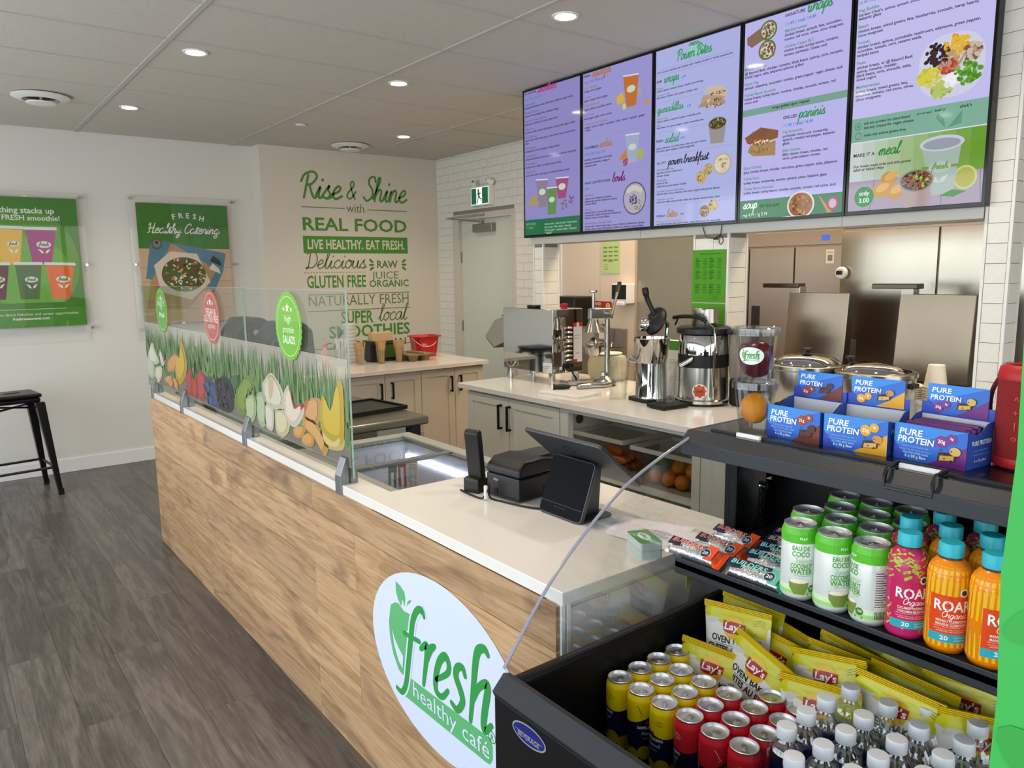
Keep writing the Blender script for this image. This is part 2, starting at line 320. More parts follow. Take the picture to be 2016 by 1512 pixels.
class Flat:
    """flat print: coloured shapes in (u, v), stacked in thin layers, mapped onto a surface by fn(u, v, h)"""
    def __init__(s, fn, ink=pm, step=.0004, base=.0004, curved=False): s.curved = curved; s.fn = fn; s.ink = ink; s.v = []; s.f = []; s.m = []; s.mats = []; s.n = 0; s.step = .00014 if curved else step; s.base = .0002 if curved else base; s.eps = .00002 if curved else .00006
    def mi(s, col):
        m = s.ink(col)
        if m not in s.mats: s.mats.append(m)
        return s.mats.index(m)
    def raw(s, vs, fs, col, layer=0):
        s.n += 1; b = len(s.v); h = s.base + layer * s.step + (s.n % 6) * s.eps; k = s.mi(col); s.v += [tuple(s.fn(p[0], p[1], h)) for p in vs]
        for f in fs: s.f.append([b + i for i in f]); s.m.append(k)
        return s
    def poly(s, pts, col, layer=0):
        if not s.curved: return s.raw(pts, [list(range(len(pts)))], col, layer)
        n = len(pts); cu = sum(p[0] for p in pts) / n; cv = sum(p[1] for p in pts) / n; vs = []; fs = []; K = 4
        if n < 9:      # finer outline so that the shape follows the curve
            q = []
            for i in range(n): a, b = pts[i], pts[(i + 1) % n]; q += [(a[0] + (b[0] - a[0]) * j / 3, a[1] + (b[1] - a[1]) * j / 3) for j in range(3)]
            pts = q; n = len(pts)
        for k in range(K): f = 1 - k / K; vs += [(cu + (p[0] - cu) * f, cv + (p[1] - cv) * f) for p in pts]
        vs.append((cu, cv))
        for k in range(K - 1): fs += [[k * n + i, k * n + (i + 1) % n, (k + 1) * n + (i + 1) % n, (k + 1) * n + i] for i in range(n)]
        fs += [[(K - 1) * n + i, (K - 1) * n + (i + 1) % n, K * n] for i in range(n)]
        return s.raw(vs, fs, col, layer)
    def rect(s, u0, v0, u1, v1, col, layer=0, n=1):
        vs = []; fs = []
        for i in range(n + 1): u = u0 + (u1 - u0) * i / n; vs += [(u, v0), (u, v1)]
        for i in range(n): fs.append([2 * i, 2 * i + 2, 2 * i + 3, 2 * i + 1])
        return s.raw(vs, fs, col, layer)
    def ell(s, cu, cv, ru, rv, col, layer=0, n=24, rot=0, a0=0, a1=2 * PI):
        c, d = math.cos(rot), math.sin(rot)
        pts = [(ru * math.cos(a0 + (a1 - a0) * i / n), rv * math.sin(a0 + (a1 - a0) * i / n)) for i in range(n + (0 if a1 - a0 > 6.28 else 1))]
        return s.poly([(cu + x * c - y * d, cv + x * d + y * c) for x, y in pts], col, layer)
    def ring(s, cu, cv, ru, rv, w, col, layer=0, n=28):
        vs = []; fs = []
        for i in range(n): a = 2 * PI * i / n; vs += [(cu + ru * math.cos(a), cv + rv * math.sin(a)), (cu + (ru - w) * math.cos(a), cv + (rv - w) * math.sin(a))]
        for i in range(n): j = (i + 1) % n; fs.append([2 * i, 2 * j, 2 * j + 1, 2 * i + 1])
        return s.raw(vs, fs, col, layer)
    def line(s, pts, w, col, layer=0, k=1): vs, fs = ribbon(catmull(pts, k) if k > 1 else pts, w); return s.raw(vs, fs, col, layer)
    def text(s, t, u, v, width, col, layer=1, h=None, st='r', align='l', shear=0, rot=0):
        """width: fitted width (None = natural for height h)"""
        x = 0; parts = []
        for c in t:
            g = GL.get((st, c)) or GL[(st, 'x')]; parts.append((x, g)); x += g[2]
        if width is None: sx = sy = h / .7; width = x * sx
        else: sx = width / max(x, .01); sy = sx if h is None else h / .7
        if align == 'c': u -= width / 2
        elif align == 'r': u -= width
        cr, sr = math.cos(rot), math.sin(rot)
        for x0, (vs, fs, _) in parts:
            if vs:
                q = [((x0 + a) * sx + b * sy * shear, b * sy) for a, b in vs]
                s.raw([(u + a * cr - b * sr, v + a * sr + b * cr) for a, b in q], fs, col, layer)
        return s
    def script(s, t, u, v, width, col, layer=1, wt=.16, shear=.3, h=None, align='l', rot=0):
        x = 0; P = []
        for c in t:
            st, ad = CUR.get(c, CUR['o'])
            for q in st: P.append([(x + a, b) for a, b in q])
            x += ad
        sx = width / x; sy = sx if h is None else h
        if align == 'c': u -= width / 2
        cr, sr = math.cos(rot), math.sin(rot)
        for q in P:
            pts = [(a * sx + b * sy * shear, b * sy) for a, b in catmull(q, 4)]
            vs, fs = ribbon(pts, wt * min(sx, sy * 1.1)); s.raw([(u + a * cr - b * sr, v + a * sr + b * cr) for a, b in vs], fs, col, layer)
        return s
    def build(s, name, parent=None):
        me = bpy.data.meshes.new(name); me.from_pydata(s.v, [], s.f)
        for m in s.mats: me.materials.append(m)
        me.polygons.foreach_set('material_index', s.m); me.update()
        o = bpy.data.objects.new(name, me); COL.objects.link(o)
        if parent: o.parent = parent
        return o
def on_x(x, sgn=-1):      # plane facing -x: u runs to the right as seen from the room (-y), v up
    return lambda u, v, h: (x + sgn * h, -u, v)
def on_y(y): return lambda u, v, h: (u, y - h, v)
def on_z(z, c=(0, 0), a=0):
    ca, sa = math.cos(a), math.sin(a); return lambda u, v, h: (c[0] + u * ca - v * sa, c[1] + u * sa + v * ca, z + h)
def on_cyl(r, a0=0, cz=0): # u is arc length to the right, v height; angle a0 faces u = 0
    return lambda u, v, h: ((r + h) * math.cos(a0 + u / r), (r + h) * math.sin(a0 + u / r), cz + v)
def on_m(M): return lambda u, v, h: M @ V((u, v, h))
def rrect(u0, v0, u1, v1, r, n=4):
    P = []
    for cx, cy, a in ((u1 - r, v1 - r, 0), (u0 + r, v1 - r, PI / 2), (u0 + r, v0 + r, PI), (u1 - r, v0 + r, 1.5 * PI)):
        for i in range(n + 1): t = a + PI / 2 * i / n; P.append((cx + r * math.cos(t), cy + r * math.sin(t)))
    return P
def star(cu, cv, r, n=5, q=.42, rot=PI / 2): return [(cu + (r if i % 2 == 0 else r * q) * math.cos(rot + PI * i / n), cv + (r if i % 2 == 0 else r * q) * math.sin(rot + PI * i / n)) for i in range(2 * n)]
# measured print layouts, metres on their own planes: (text, u, v, width, style, colour)
SCR = {'S': [[('ALL NATURAL', -3.9744, 2.7223, 0.1218, 'b', '#2b2440'), ('smoothies', -3.8388, 2.7146, 0.1841, 's', '#a83a78'), ('16oz 7.99 | 24oz 8.99', -3.9726, 2.6856, 0.1716, 'r', '#4a7fc0'), ('Raspberry Blast', -3.9732, 2.6521, 0.1079, 'b', '#6f6a80'), ('pomegranate-blueberry juice, blueberries, raspberries, agave nectar', -3.9735, 2.6339, 0.4625, 'r', '#2b2440'), ('Pineapple Passion', -3.9716, 2.6029, 0.1406, 'b', '#6f6a80'), ('coconut milk, pineapple juice, pineapple, mango', -3.9719, 2.5831, 0.3323, 'r', '#2b2440'), ('Strawberry Banana Supreme', -3.9725, 2.5517, 0.2101, 'b', '#6f6a80'), ('apple juice, strawberries, banana, agave nectar', -3.9728, 2.5319, 0.322, 'r', '#2b2440'), ('Coffee Lover', -3.9734, 2.5003, 0.0937, 'b', '#6f6a80'), ('cold brew coffee, almond milk, banana, cocoa powder, agave, vanilla', -3.9737, 2.4804, 0.4814, 'r', '#2b2440'), ('Chunky Monkey', -3.9706, 2.4504, 0.1143, 'b', '#6f6a80'), ('almond milk, vanilla Greek yogurt, cocoa powder, banana, peanut butter,', -3.9709, 2.4313, 0.4826, 'r', '#2b2440'), ('dates', -3.9712, 2.4135, 0.0363, 'r', '#2b2440'), ('Kale Pineapple', -3.9718, 2.3817, 0.1084, 'b', '#6f6a80'), ('pineapple juice, kale, pineapple, mango, banana', -3.9709, 2.363, 0.3356, 'r', '#2b2440'), ('Acai Mega Berry', -3.9714, 2.3319, 0.1191, 'b', '#6f6a80'), ('pomegranate-blueberry juice, acai, blueberries, strawberries, raspberries', -3.9718, 2.3126, 0.4887, 'r', '#2b2440'), ('Green Machine', -3.9723, 2.2813, 0.1136, 'b', '#6f6a80'), ('coconut water, spinach, pineapple, mango, banana', -3.9714, 2.2625, 0.3521, 'r', '#2b2440'), ('Protein Power', -3.9719, 2.2304, 0.1064, 'b', '#6f6a80'), ('almond milk, vanilla Greek yogurt, strawberries, banana, protein', -3.9711, 2.2101, 0.4292, 'r', '#2b2440'), ('BOOSTERS', -3.9715, 1.8976, 0.1014, 'b', '#7fae8c'), ('+ 1 each', -3.9719, 1.8747, 0.0738, 'r', '#7fae8c'), ('whey protein • plant protein • hemp hearts', -3.7835, 1.8916, 0.308, 'r', '#9cc4a4'), ('chia seeds • flax seeds • almond', -3.7837, 1.8709, 0.2547, 'r', '#9cc4a4'), ('Greek yogurt • peanut butter • flaxseed', -3.7839, 1.8523, 0.3033, 'r', '#9cc4a4'), ('• cacao', -3.7841, 1.8352, 0.072, 'r', '#9cc4a4')], [('FRESH', -3.4154, 2.7173, 0.0521, 'b', '#2b2440'), ('squeezes', -3.3486, 2.7105, 0.1625, 's', '#b5713a'), ('12oz 7.49 | 16oz 8.99', -3.4153, 2.681, 0.178, 'r', '#4a7fc0'), ('Cold Terminator', -3.4133, 2.6508, 0.1187, 'b', '#9a7a6a'), ('orange, carrot, ginger', -3.4133, 2.6329, 0.1446, 'r', '#2b2440'), ('The Buzz', -3.4122, 2.5988, 0.059, 'b', '#9a7a6a'), ('apple, orange, lemon, ginger', -3.4122, 2.5808, 0.1944, 'r', '#2b2440'), ('Green Lemonade', -3.4112, 2.5527, 0.1313, 'b', '#9a7a6a'), ('apple, spinach, cucumber, lemon', -3.4112, 2.5306, 0.2266, 'r', '#2b2440'), ('Beet Punch', -3.4111, 2.4992, 0.083, 'b', '#9a7a6a'), ('beet, ginger, apple, carrot, lemon', -3.4111, 2.4791, 0.2269, 'r', '#2b2440'), ('Create your own squeeze', -3.4101, 2.4468, 0.1932, 'b', '#9a7a6a'), ('orange • carrot • apple • cucumber • kale • lemon • spinach • ginger', -3.4101, 2.4279, 0.4767, 'r', '#2b2440'), ('• beets', -3.408, 2.4115, 0.0502, 'r', '#2b2440'), ('HOUSEMADE', -3.4079, 2.3102, 0.1149, 'b', '#2b2440'), ('sodas', -3.2833, 2.3072, 0.105, 's', '#b5713a'), ('16oz 2.49 | 24oz 2.99', -3.4079, 2.2743, 0.1733, 'r', '#4a7fc0'), ('sparkling mineral water with freshly', -3.4078, 2.2437, 0.2284, 'r', '#2b2440'), ('squeezed lemonade, orange or', -3.4078, 2.2247, 0.2135, 'r', '#2b2440'), ('raspberry juice', -3.4078, 2.2076, 0.1025, 'r', '#2b2440'), ('HAND CRAFTED POWER', -3.4077, 2.1071, 0.2151, 'b', '#2b2440'), ('bowls', -3.1782, 2.1015, 0.1059, 's', '#6a1a55'), ('9.99', -3.4077, 2.0727, 0.0359, 'r', '#4a7fc0'), ('Acai Bowl', -3.4056, 2.0367, 0.0739, 'b', '#7a6a90'), ('organic acai, strawberries, banana,', -3.4056, 2.0174, 0.2253, 'r', '#2b2440'), ('topped with granola, blueberries, banana,', -3.4056, 2.0016, 0.2706, 'r', '#2b2440'), ('coconut flakes', -3.4055, 1.9864, 0.0969, 'r', '#2b2440'), ('PB Bowl', -3.4055, 1.9518, 0.0541, 'b', '#7a6a90'), ('peanut butter, coconut milk, banana,', -3.4055, 1.9358, 0.2431, 'r', '#2b2440'), ('strawberries, topped with granola, blueberries,', -3.4055, 1.9205, 0.3011, 'r', '#2b2440'), ('banana, honey, coconut flakes', -3.4055, 1.9046, 0.2071, 'r', '#2b2440'), ('Hidden Greens Chocolate Bowl', -3.4054, 1.8719, 0.2263, 'b', '#7a6a90'), ('almond milk, vanilla Greek yogurt, cocoa, cinnamon, blueberries, banana,', -3.4054, 1.8544, 0.4814, 'r', '#2b2440'), ('spinach, dates, topped with granola, blueberries, banana, coconut flakes', -3.4054, 1.8384, 0.4731, 'r', '#2b2440')], [('-FRESH-', -2.6394, 2.7164, 0.0745, 'b', '#2b2440'), ('Power Bites', -2.7178, 2.6628, 0.2347, 's', '#2f9a55'), ('Our a la carte small bites pair perfectly with a healthy smoothie or freshly squeezed juice', -2.8463, 2.6234, 0.4762, 'b', '#2b2440'), ('SLIM', -2.8505, 2.5766, 0.0351, 'b', '#2b2440'), ('wraps', -2.8003, 2.5705, 0.1057, 's', '#2f9a55'), ('6.99', -2.6823, 2.5709, 0.0281, 'r', '#4a7fc0'), ('Chicken', -2.8498, 2.5418, 0.047, 'b', '#7a9a8a'), ('chicken, spinach, romaine, tomato, cheddar, aioli dressing', -2.8496, 2.53, 0.3061, 'r', '#2b2440'), ('Southwest Veggie', -2.8492, 2.5085, 0.0914, 'b', '#7a9a8a'), ('black beans, romaine, corn, quinoa, cheddar, salsa', -2.8489, 2.4959, 0.2706, 'r', '#2b2440'), ('quesadillas', -2.8455, 2.422, 0.1875, 's', '#2f9a55'), ('6.99', -2.6428, 2.4227, 0.0252, 'r', '#4a7fc0'), ('Chicken Pesto', -2.8448, 2.3869, 0.0752, 'b', '#7a9a8a'), ('chicken, spinach, roasted red pepper, mozzarella, pesto', -2.8445, 2.3742, 0.2923, 'r', '#2b2440'), ('Baja', -2.8442, 2.3548, 0.0252, 'b', '#7a9a8a'), ('black beans, corn, green pepper, tomato, mozzarella, salsa', -2.8439, 2.3413, 0.3088, 'r', '#2b2440'), ('FRESH', -2.8476, 2.2714, 0.0487, 'b', '#2b2440'), ('salad', -2.7869, 2.2631, 0.0978, 's', '#2f9a55'), ('8.99', -2.6796, 2.2687, 0.0265, 'r', '#4a7fc0'), ('quinoa, edamame, corn, black beans, kale, cucumber, tomato,', -2.847, 2.236, 0.333, 'r', '#2b2440'), ('red onion, green pepper, citrus vinaigrette', -2.8467, 2.2209, 0.2577, 'r', '#2b2440'), ('ALL DAY', -2.8403, 2.1575, 0.0635, 'b', '#2b2440'), ('power breakfast', -2.7625, 2.1462, 0.2754, 's', '#2a2338'), ('Grilled Breakfast Wrap', -2.8417, 2.1228, 0.1171, 'b', '#6a7a80'), ('egg, salsa, spinach, turkey bacon,', -2.8414, 2.1083, 0.1773, 'r', '#2b2440'), ('cheddar cheese', -2.8411, 2.0916, 0.0877, 'r', '#2b2440'), ('Omelette Bites', -2.8407, 2.068, 0.0728, 'b', '#6a7a80'), ('spinach & feta', -2.8404, 2.0527, 0.0781, 'r', '#2b2440'), ('turkey bacon, green pepper, cheddar', -2.8401, 2.0367, 0.2043, 'r', '#2b2440'), ('Chocolate Cinnamon Chia Pudding', -2.8395, 2.0099, 0.1853, 'b', '#6a7a80'), ('almond milk, cocoa, cinnamon, chia seeds, topped with granola, banana', -2.8393, 1.9961, 0.4139, 'r', '#2b2440'), ('Coffee Boost Smoothie', -2.8387, 1.9677, 0.1176, 'b', '#6a7a80'), ('cold brew coffee, almond milk, rolled oats, banana, almond butter, dates', -2.8385, 1.9532, 0.4145, 'r', '#2b2440'), ('ENERGY', -2.837, 1.8785, 0.0612, 'b', '#2b2440'), ('bites', -2.7667, 1.8763, 0.0774, 's', '#b8863a'), ('3.99', -2.6749, 1.8816, 0.024, 'b', '#2b2440'), ('Peanut Butter Dark Chocolate (2)', -2.8396, 1.85, 0.1752, 'b', '#a09070'), ('oats, dark chocolate chips, peanut butter, honey, hemp hearts, flax seed, vanilla', -2.8373, 1.8375, 0.4217, 'r', '#2b2440')], [('SIGNATURE', -2.0917, 2.7154, 0.0989, 'b', '#2b2440'), ('wraps', -1.9838, 2.7079, 0.1238, 's', '#2f9a55'), ('11.49 | meal 14.49', -2.0915, 2.6775, 0.1527, 'r', '#3f8fd0'), ('Mediterranean', -2.0902, 2.6494, 0.1091, 'b', '#4f9a78'), ('chicken breast, spinach, feta, cucumber,', -2.091, 2.6319, 0.2714, 'r', '#2b2440'), ('tomato, red onion, olives, citrus vinaigrette', -2.0902, 2.6139, 0.2781, 'r', '#2b2440'), ('Chicken Caesar BLT', -2.0887, 2.5818, 0.1441, 'b', '#4f9a78'), ('chicken breast, turkey bacon, romaine,', -2.0902, 2.565, 0.2596, 'r', '#2b2440'), ('tomato, parmesan, Caesar aioli', -2.0895, 2.5469, 0.2074, 'r', '#2b2440'), ('Mission Burrito', -2.2986, 2.5234, 0.1181, 'b', '#4f9a78'), ('@ Beyond Beef, cheddar, romaine, black beans, quinoa, corn, avocado,', -2.2963, 2.5061, 0.49, 'r', '#2b2440'), ('Greek yogurt, salsa, jalapenos optional, grilled', -2.2973, 2.4889, 0.3062, 'r', '#2b2440'), ('Super Veg', -2.297, 2.4571, 0.0757, 'b', '#4f9a78'), ('spinach, edamame, cucumber, tomato, green pepper, vegan cheese, aioli', -2.2963, 2.4388, 0.4904, 'r', '#2b2440'), ('Turkey Bacon Avocado', -2.2951, 2.4061, 0.17, 'b', '#4f9a78'), ('turkey breast, turkey bacon, romaine, cheddar, avocado, tomato, red', -2.2945, 2.389, 0.4598, 'r', '#2b2440'), ('onion, aioli', -2.2938, 2.3719, 0.0717, 'r', '#2b2440'), ('wraps grilled upon request', -2.1426, 2.3272, 0.1892, 'b', '#20302a'), ('GRILLED', -2.0834, 2.2715, 0.0709, 'b', '#2b2440'), ('paninis', -2.0061, 2.2643, 0.1351, 's', '#2f9a55'), ('11.49 | meal 14.49', -2.0818, 2.236, 0.1492, 'r', '#3f8fd0'), ('Veg Portobello', -2.0821, 2.2079, 0.102, 'b', '#4f9a78'), ('portobello mushroom, mozzarella,', -2.0813, 2.19, 0.2231, 'r', '#2b2440'), ('spinach, roasted red pepper, balsamic', -2.0806, 2.1735, 0.2537, 'r', '#2b2440'), ('glaze', -2.0798, 2.157, 0.034, 'r', '#2b2440'), ('BBQ Chicken', -2.08, 2.1253, 0.0913, 'b', '#4f9a78'), ('BBQ chicken breast, cheddar, red', -2.0792, 2.1074, 0.2216, 'r', '#2b2440'), ('onion, green pepper, tomato', -2.0785, 2.0908, 0.1883, 'r', '#2b2440'), ('Spicy Chicken', -2.2884, 2.069, 0.1028, 'b', '#4f9a78'), ('spicy chicken breast, cheddar, red onion, green pepper, salsa, jalapenos', -2.2877, 2.0494, 0.4775, 'r', '#2b2440'), ('Turkey Pesto', -2.2865, 2.0186, 0.0865, 'b', '#4f9a78'), ('turkey breast, mozzarella, tomato, spinach, pesto, balsamic glaze', -2.2858, 1.999, 0.4297, 'r', '#2b2440'), ('Turkey Bacon Avocado', -2.2848, 1.971, 0.1627, 'b', '#4f9a78'), ('turkey breast, turkey bacon, cheddar, avocado, tomato, red onion, aioli', -2.2841, 1.952, 0.4716, 'r', '#2b2440'), ('soup', -2.2841, 1.8838, 0.08, 's', '#e8f4ec'), ('OF THE DAY', -2.1928, 1.8842, 0.1055, 'b', '#123a20'), ('reg 4.99 | lg 5.99', -2.286, 1.8459, 0.1389, 'r', '#cfe6d4')], [('13.99 | meal 16.99', -1.7458, 2.6747, 0.1156, 'r', '#3f8fd0'), ('Veg Buddha', -1.7467, 2.6441, 0.0862, 'b', '#4f9a78'), ("Gardein Chick'n, quinoa, spinach, avocado, edamame, tomato,", -1.7457, 2.6264, 0.3855, 'r', '#2b2440'), ('balsamic glaze', -1.7455, 2.6118, 0.0948, 'r', '#2b2440'), ('Beach', -1.745, 2.5796, 0.0441, 'b', '#4f9a78'), ('chicken breast, mixed greens, feta, blueberries, avocado, hemp hearts,', -1.744, 2.5619, 0.462, 'r', '#2b2440'), ('citrus vinaigrette', -1.7437, 2.546, 0.1048, 'r', '#2b2440'), ('Teriyaki', -1.7434, 2.5166, 0.051, 'b', '#4f9a78'), ('chicken breast, quinoa, portobello mushroom, edamame, green pepper,', -1.7437, 2.499, 0.4711, 'r', '#2b2440'), ('cucumber, tomato, corn, sesame seeds,', -1.7441, 2.4832, 0.2614, 'r', '#2b2440'), ('teriyaki sauce', -1.7438, 2.4666, 0.0914, 'r', '#2b2440'), ('Fiesta', -1.7421, 2.4355, 0.038, 'b', '#4f9a78'), ('chicken breast, or @ Beyond Beef,', -1.7424, 2.4172, 0.23, 'r', '#2b2440'), ('quinoa, romaine, cheddar,', -1.7421, 2.4012, 0.1697, 'r', '#2b2440'), ('black beans, corn, avocado, salsa,', -1.7419, 2.3851, 0.2246, 'r', '#2b2440'), ('Greek yogurt', -1.7416, 2.3696, 0.0836, 'r', '#2b2440'), ('Mediterranean', -1.7412, 2.3385, 0.1005, 'b', '#4f9a78'), ('turkey breast, mixed greens, feta,', -1.7415, 2.3207, 0.2161, 'r', '#2b2440'), ('cucumber, tomato, red onion, olives,', -1.7413, 2.3045, 0.2387, 'r', '#2b2440'), ('citrus vinaigrette', -1.7404, 2.2887, 0.1068, 'r', '#2b2440'), ('sub any protein for plant-based', -1.6995, 2.1879, 0.19, 'b', '#16302c'), ('BEYOND MEAT', -1.484, 2.1913, 0.0607, 'b', '#101818'), ('beef or', -1.4157, 2.1929, 0.0408, 'b', '#16302c'), ("chick'n", -1.3254, 2.1924, 0.044, 'b', '#16302c'), ('sub any cheese for vegan cheese', -1.6985, 2.1698, 0.2044, 'b', '#16302c'), ('make any entree gluten-free', -1.6968, 2.1395, 0.1739, 'b', '#16302c'), ('MAKE IT A', -1.7375, 2.0582, 0.0914, 'b', '#2b2440'), ('meal', -1.6303, 2.0546, 0.0898, 's', '#2f8a3a'), ('Our house made soda and side power', -1.7364, 2.0139, 0.2423, 'b', '#2b2440'), ('salad or baked chips', -1.7356, 1.9997, 0.1331, 'b', '#2b2440')]], 'G': [{'foot': [(-3.9883, 1.9337), (-3.4512, 1.9291), (-3.4512, 1.8111), (-3.9879, 1.8125)], 'cups': [[(-3.8661, 2.177), (-3.7492, 2.1689), (-3.7706, 2.003), (-3.8387, 2.0043)], [(-3.7613, 2.1156), (-3.6591, 2.1134), (-3.6749, 1.9524), (-3.7514, 1.9539)], [(-3.6733, 2.1684), (-3.5526, 2.1631), (-3.579, 2.0457), (-3.654, 2.0448)]], 'pine': [(-3.9655, 2.0288), (-3.8732, 2.0999), (-3.8445, 2.0196)], 'berry': [(-3.5934, 2.0042), (-3.5661, 2.0163), (-3.5392, 2.0), (-3.5283, 2.0309), (-3.5123, 2.0366), (-3.5552, 2.0366)]}, {'lines': [[(-3.3928, 2.3703), (-2.9239, 2.3658)], [(-3.3874, 2.1597), (-2.9247, 2.161)]], 'cup': [(-3.0988, 2.6604), (-2.9815, 2.6509), (-2.9992, 2.4955), (-3.0699, 2.494)], 'wedge': [(-3.1497, 2.5599), (-3.1025, 2.5859), (-3.0856, 2.5294), (-3.1382, 2.5166)], 'ging': [(-2.9784, 2.5596), (-2.9219, 2.5003), (-3.088, 2.5015)], 'cup2': [(-3.0771, 2.3416), (-2.9707, 2.3368), (-2.9904, 2.1907), (-3.0572, 2.1891)], 'wedge2': [(-3.1306, 2.2171), (-3.0673, 2.2734), (-3.062, 2.2152)], 'lemon2': [(-2.963, 2.2314), (-2.9344, 2.2278)], 'rasp': [(-3.0982, 2.1939), (-3.0754, 2.2008), (-3.0572, 2.1923)], 'bowl': [(-3.0053, 1.9947), (-2.9134, 1.9965), (-3.0066, 2.0845)]}, {'leaf': [(-2.6058, 2.6616), (-2.6531, 2.7105), (-2.5584, 2.7402), (-2.5651, 2.6629)], 'lines': [[(-2.8498, 2.6439), (-2.3622, 2.6376)], [(-2.8522, 2.6136), (-2.3613, 2.6109)], [(-2.8313, 2.4721), (-2.3857, 2.4761)], [(-2.8333, 2.3166), (-2.3846, 2.3206)], [(-2.8207, 2.1966), (-2.3636, 2.2037)], [(-2.8359, 1.9284), (-2.3378, 1.9477)]], 'ques': [[(-2.5759, 2.4076), (-2.5538, 2.4269), (-2.4177, 2.4213), (-2.4043, 2.4033), (-2.4212, 2.3981)], [(-2.5584, 2.4291), (-2.5413, 2.4609), (-2.4058, 2.4462), (-2.4134, 2.4205)], [(-2.5416, 2.4714), (-2.5112, 2.4968), (-2.4328, 2.492), (-2.3908, 2.4536), (-2.4053, 2.4326)]], 'cup': [(-2.5057, 2.3156), (-2.3987, 2.3126), (-2.4108, 2.215), (-2.4895, 2.2188)], 'cuptop': [(-2.4511, 2.3126), (-2.3995, 2.3127), (-2.4522, 2.3473)], 'bowl': [(-2.4161, 2.1138), (-2.3605, 2.1121), (-2.4181, 2.1745)], 'balls': [[(-2.5009, 2.0969), (-2.4724, 2.0958)], [(-2.5433, 2.0622), (-2.5115, 2.061)], [(-2.5182, 1.8908), (-2.4884, 1.8909)], [(-2.4667, 1.9143), (-2.4357, 1.9148)]]}, {'band': [(-2.307, 2.3456), (-1.7881, 2.3504), (-1.7883, 2.319), (-2.3075, 2.315)], 'foot': [(-2.2999, 1.9217), (-1.7807, 1.9267), (-1.7783, 1.831), (-2.2985, 1.8154)], 'wrap1': [(-2.2919, 2.6732), (-2.2192, 2.7015), (-2.181, 2.7242), (-2.1369, 2.6812), (-2.1857, 2.6512), (-2.2641, 2.6238), (-2.2892, 2.6428)], 'wrapend': [(-2.1776, 2.6816), (-2.1329, 2.677), (-2.1794, 2.7238)], 'wrap2': [(-2.2267, 2.5923), (-2.1849, 2.6316), (-2.1369, 2.5915), (-2.1432, 2.5607), (-2.2137, 2.5664)], 'wrapend2': [(-2.1811, 2.5964), (-2.1392, 2.592), (-2.1826, 2.6311)], 'pan1': [(-2.2881, 2.2174), (-2.2012, 2.2542), (-2.1059, 2.2278), (-2.1083, 2.1952), (-2.2141, 2.1731), (-2.272, 2.1877)], 'pan2': [(-2.2705, 2.1498), (-2.2551, 2.1786), (-2.1194, 2.1835), (-2.1182, 2.1169), (-2.2367, 2.1263)], 'bowl': [(-1.9785, 1.8777), (-1.9166, 1.8795), (-1.9809, 1.9291)], 'carrot': [(-1.8998, 1.9298), (-1.8846, 1.9092), (-1.8252, 1.8406), (-1.8458, 1.8356)], 'onion': [(-1.8236, 1.8755), (-1.7983, 1.8767)]}, {'bowl': [(-1.3682, 2.3573), (-1.2643, 2.3458), (-1.3758, 2.4691)], 'band': [(-1.754, 2.2163), (-1.2401, 2.2174), (-1.2383, 2.1218), (-1.7552, 2.1192)], 'pic': [(-1.7552, 2.1192), (-1.238, 2.1164), (-1.2275, 1.8264), (-1.7492, 1.8259)], 'table': [(-1.7497, 1.9568), (-1.2341, 1.9549), (-1.2301, 1.8266), (-1.7492, 1.8259)], 'leaf': [[(-1.3742, 2.1265), (-1.4108, 2.1682), (-1.4054, 2.1868), (-1.3793, 2.1631)], [(-1.366, 2.1252), (-1.3144, 2.1851), (-1.3163, 2.1367)]], 'circ': [(-1.7243, 2.1839), (-1.7113, 2.1819)], 'circ2': [(-1.7221, 2.1449), (-1.7092, 2.1431)], 'only': [(-1.6828, 1.8909), (-1.6415, 1.8917)], 'cup': [(-1.4591, 2.0685), (-1.309, 2.0675), (-1.3279, 1.879), (-1.408, 1.8718)], 'cupr': [(-1.3824, 2.0705), (-1.309, 2.0675)], 'bowl2': [(-1.5358, 1.9475), (-1.408, 1.9487), (-1.4188, 1.8382), (-1.5168, 1.831)], 'bowl2t': [(-1.4695, 1.935), (-1.4084, 1.9374), (-1.4724, 1.9814)], 'chips': [[(-1.6157, 1.9106), (-1.5849, 1.9108)], [(-1.5814, 1.9551), (-1.5512, 1.9549)], [(-1.5538, 1.899), (-1.5269, 1.8996)]], 'lemon': [(-1.2891, 1.9319), (-1.2519, 1.9324), (-1.292, 1.974)], 'mint': [(-1.379, 1.8693), (-1.3314, 1.8905), (-1.2803, 1.8803), (-1.3268, 1.8621)]}]}
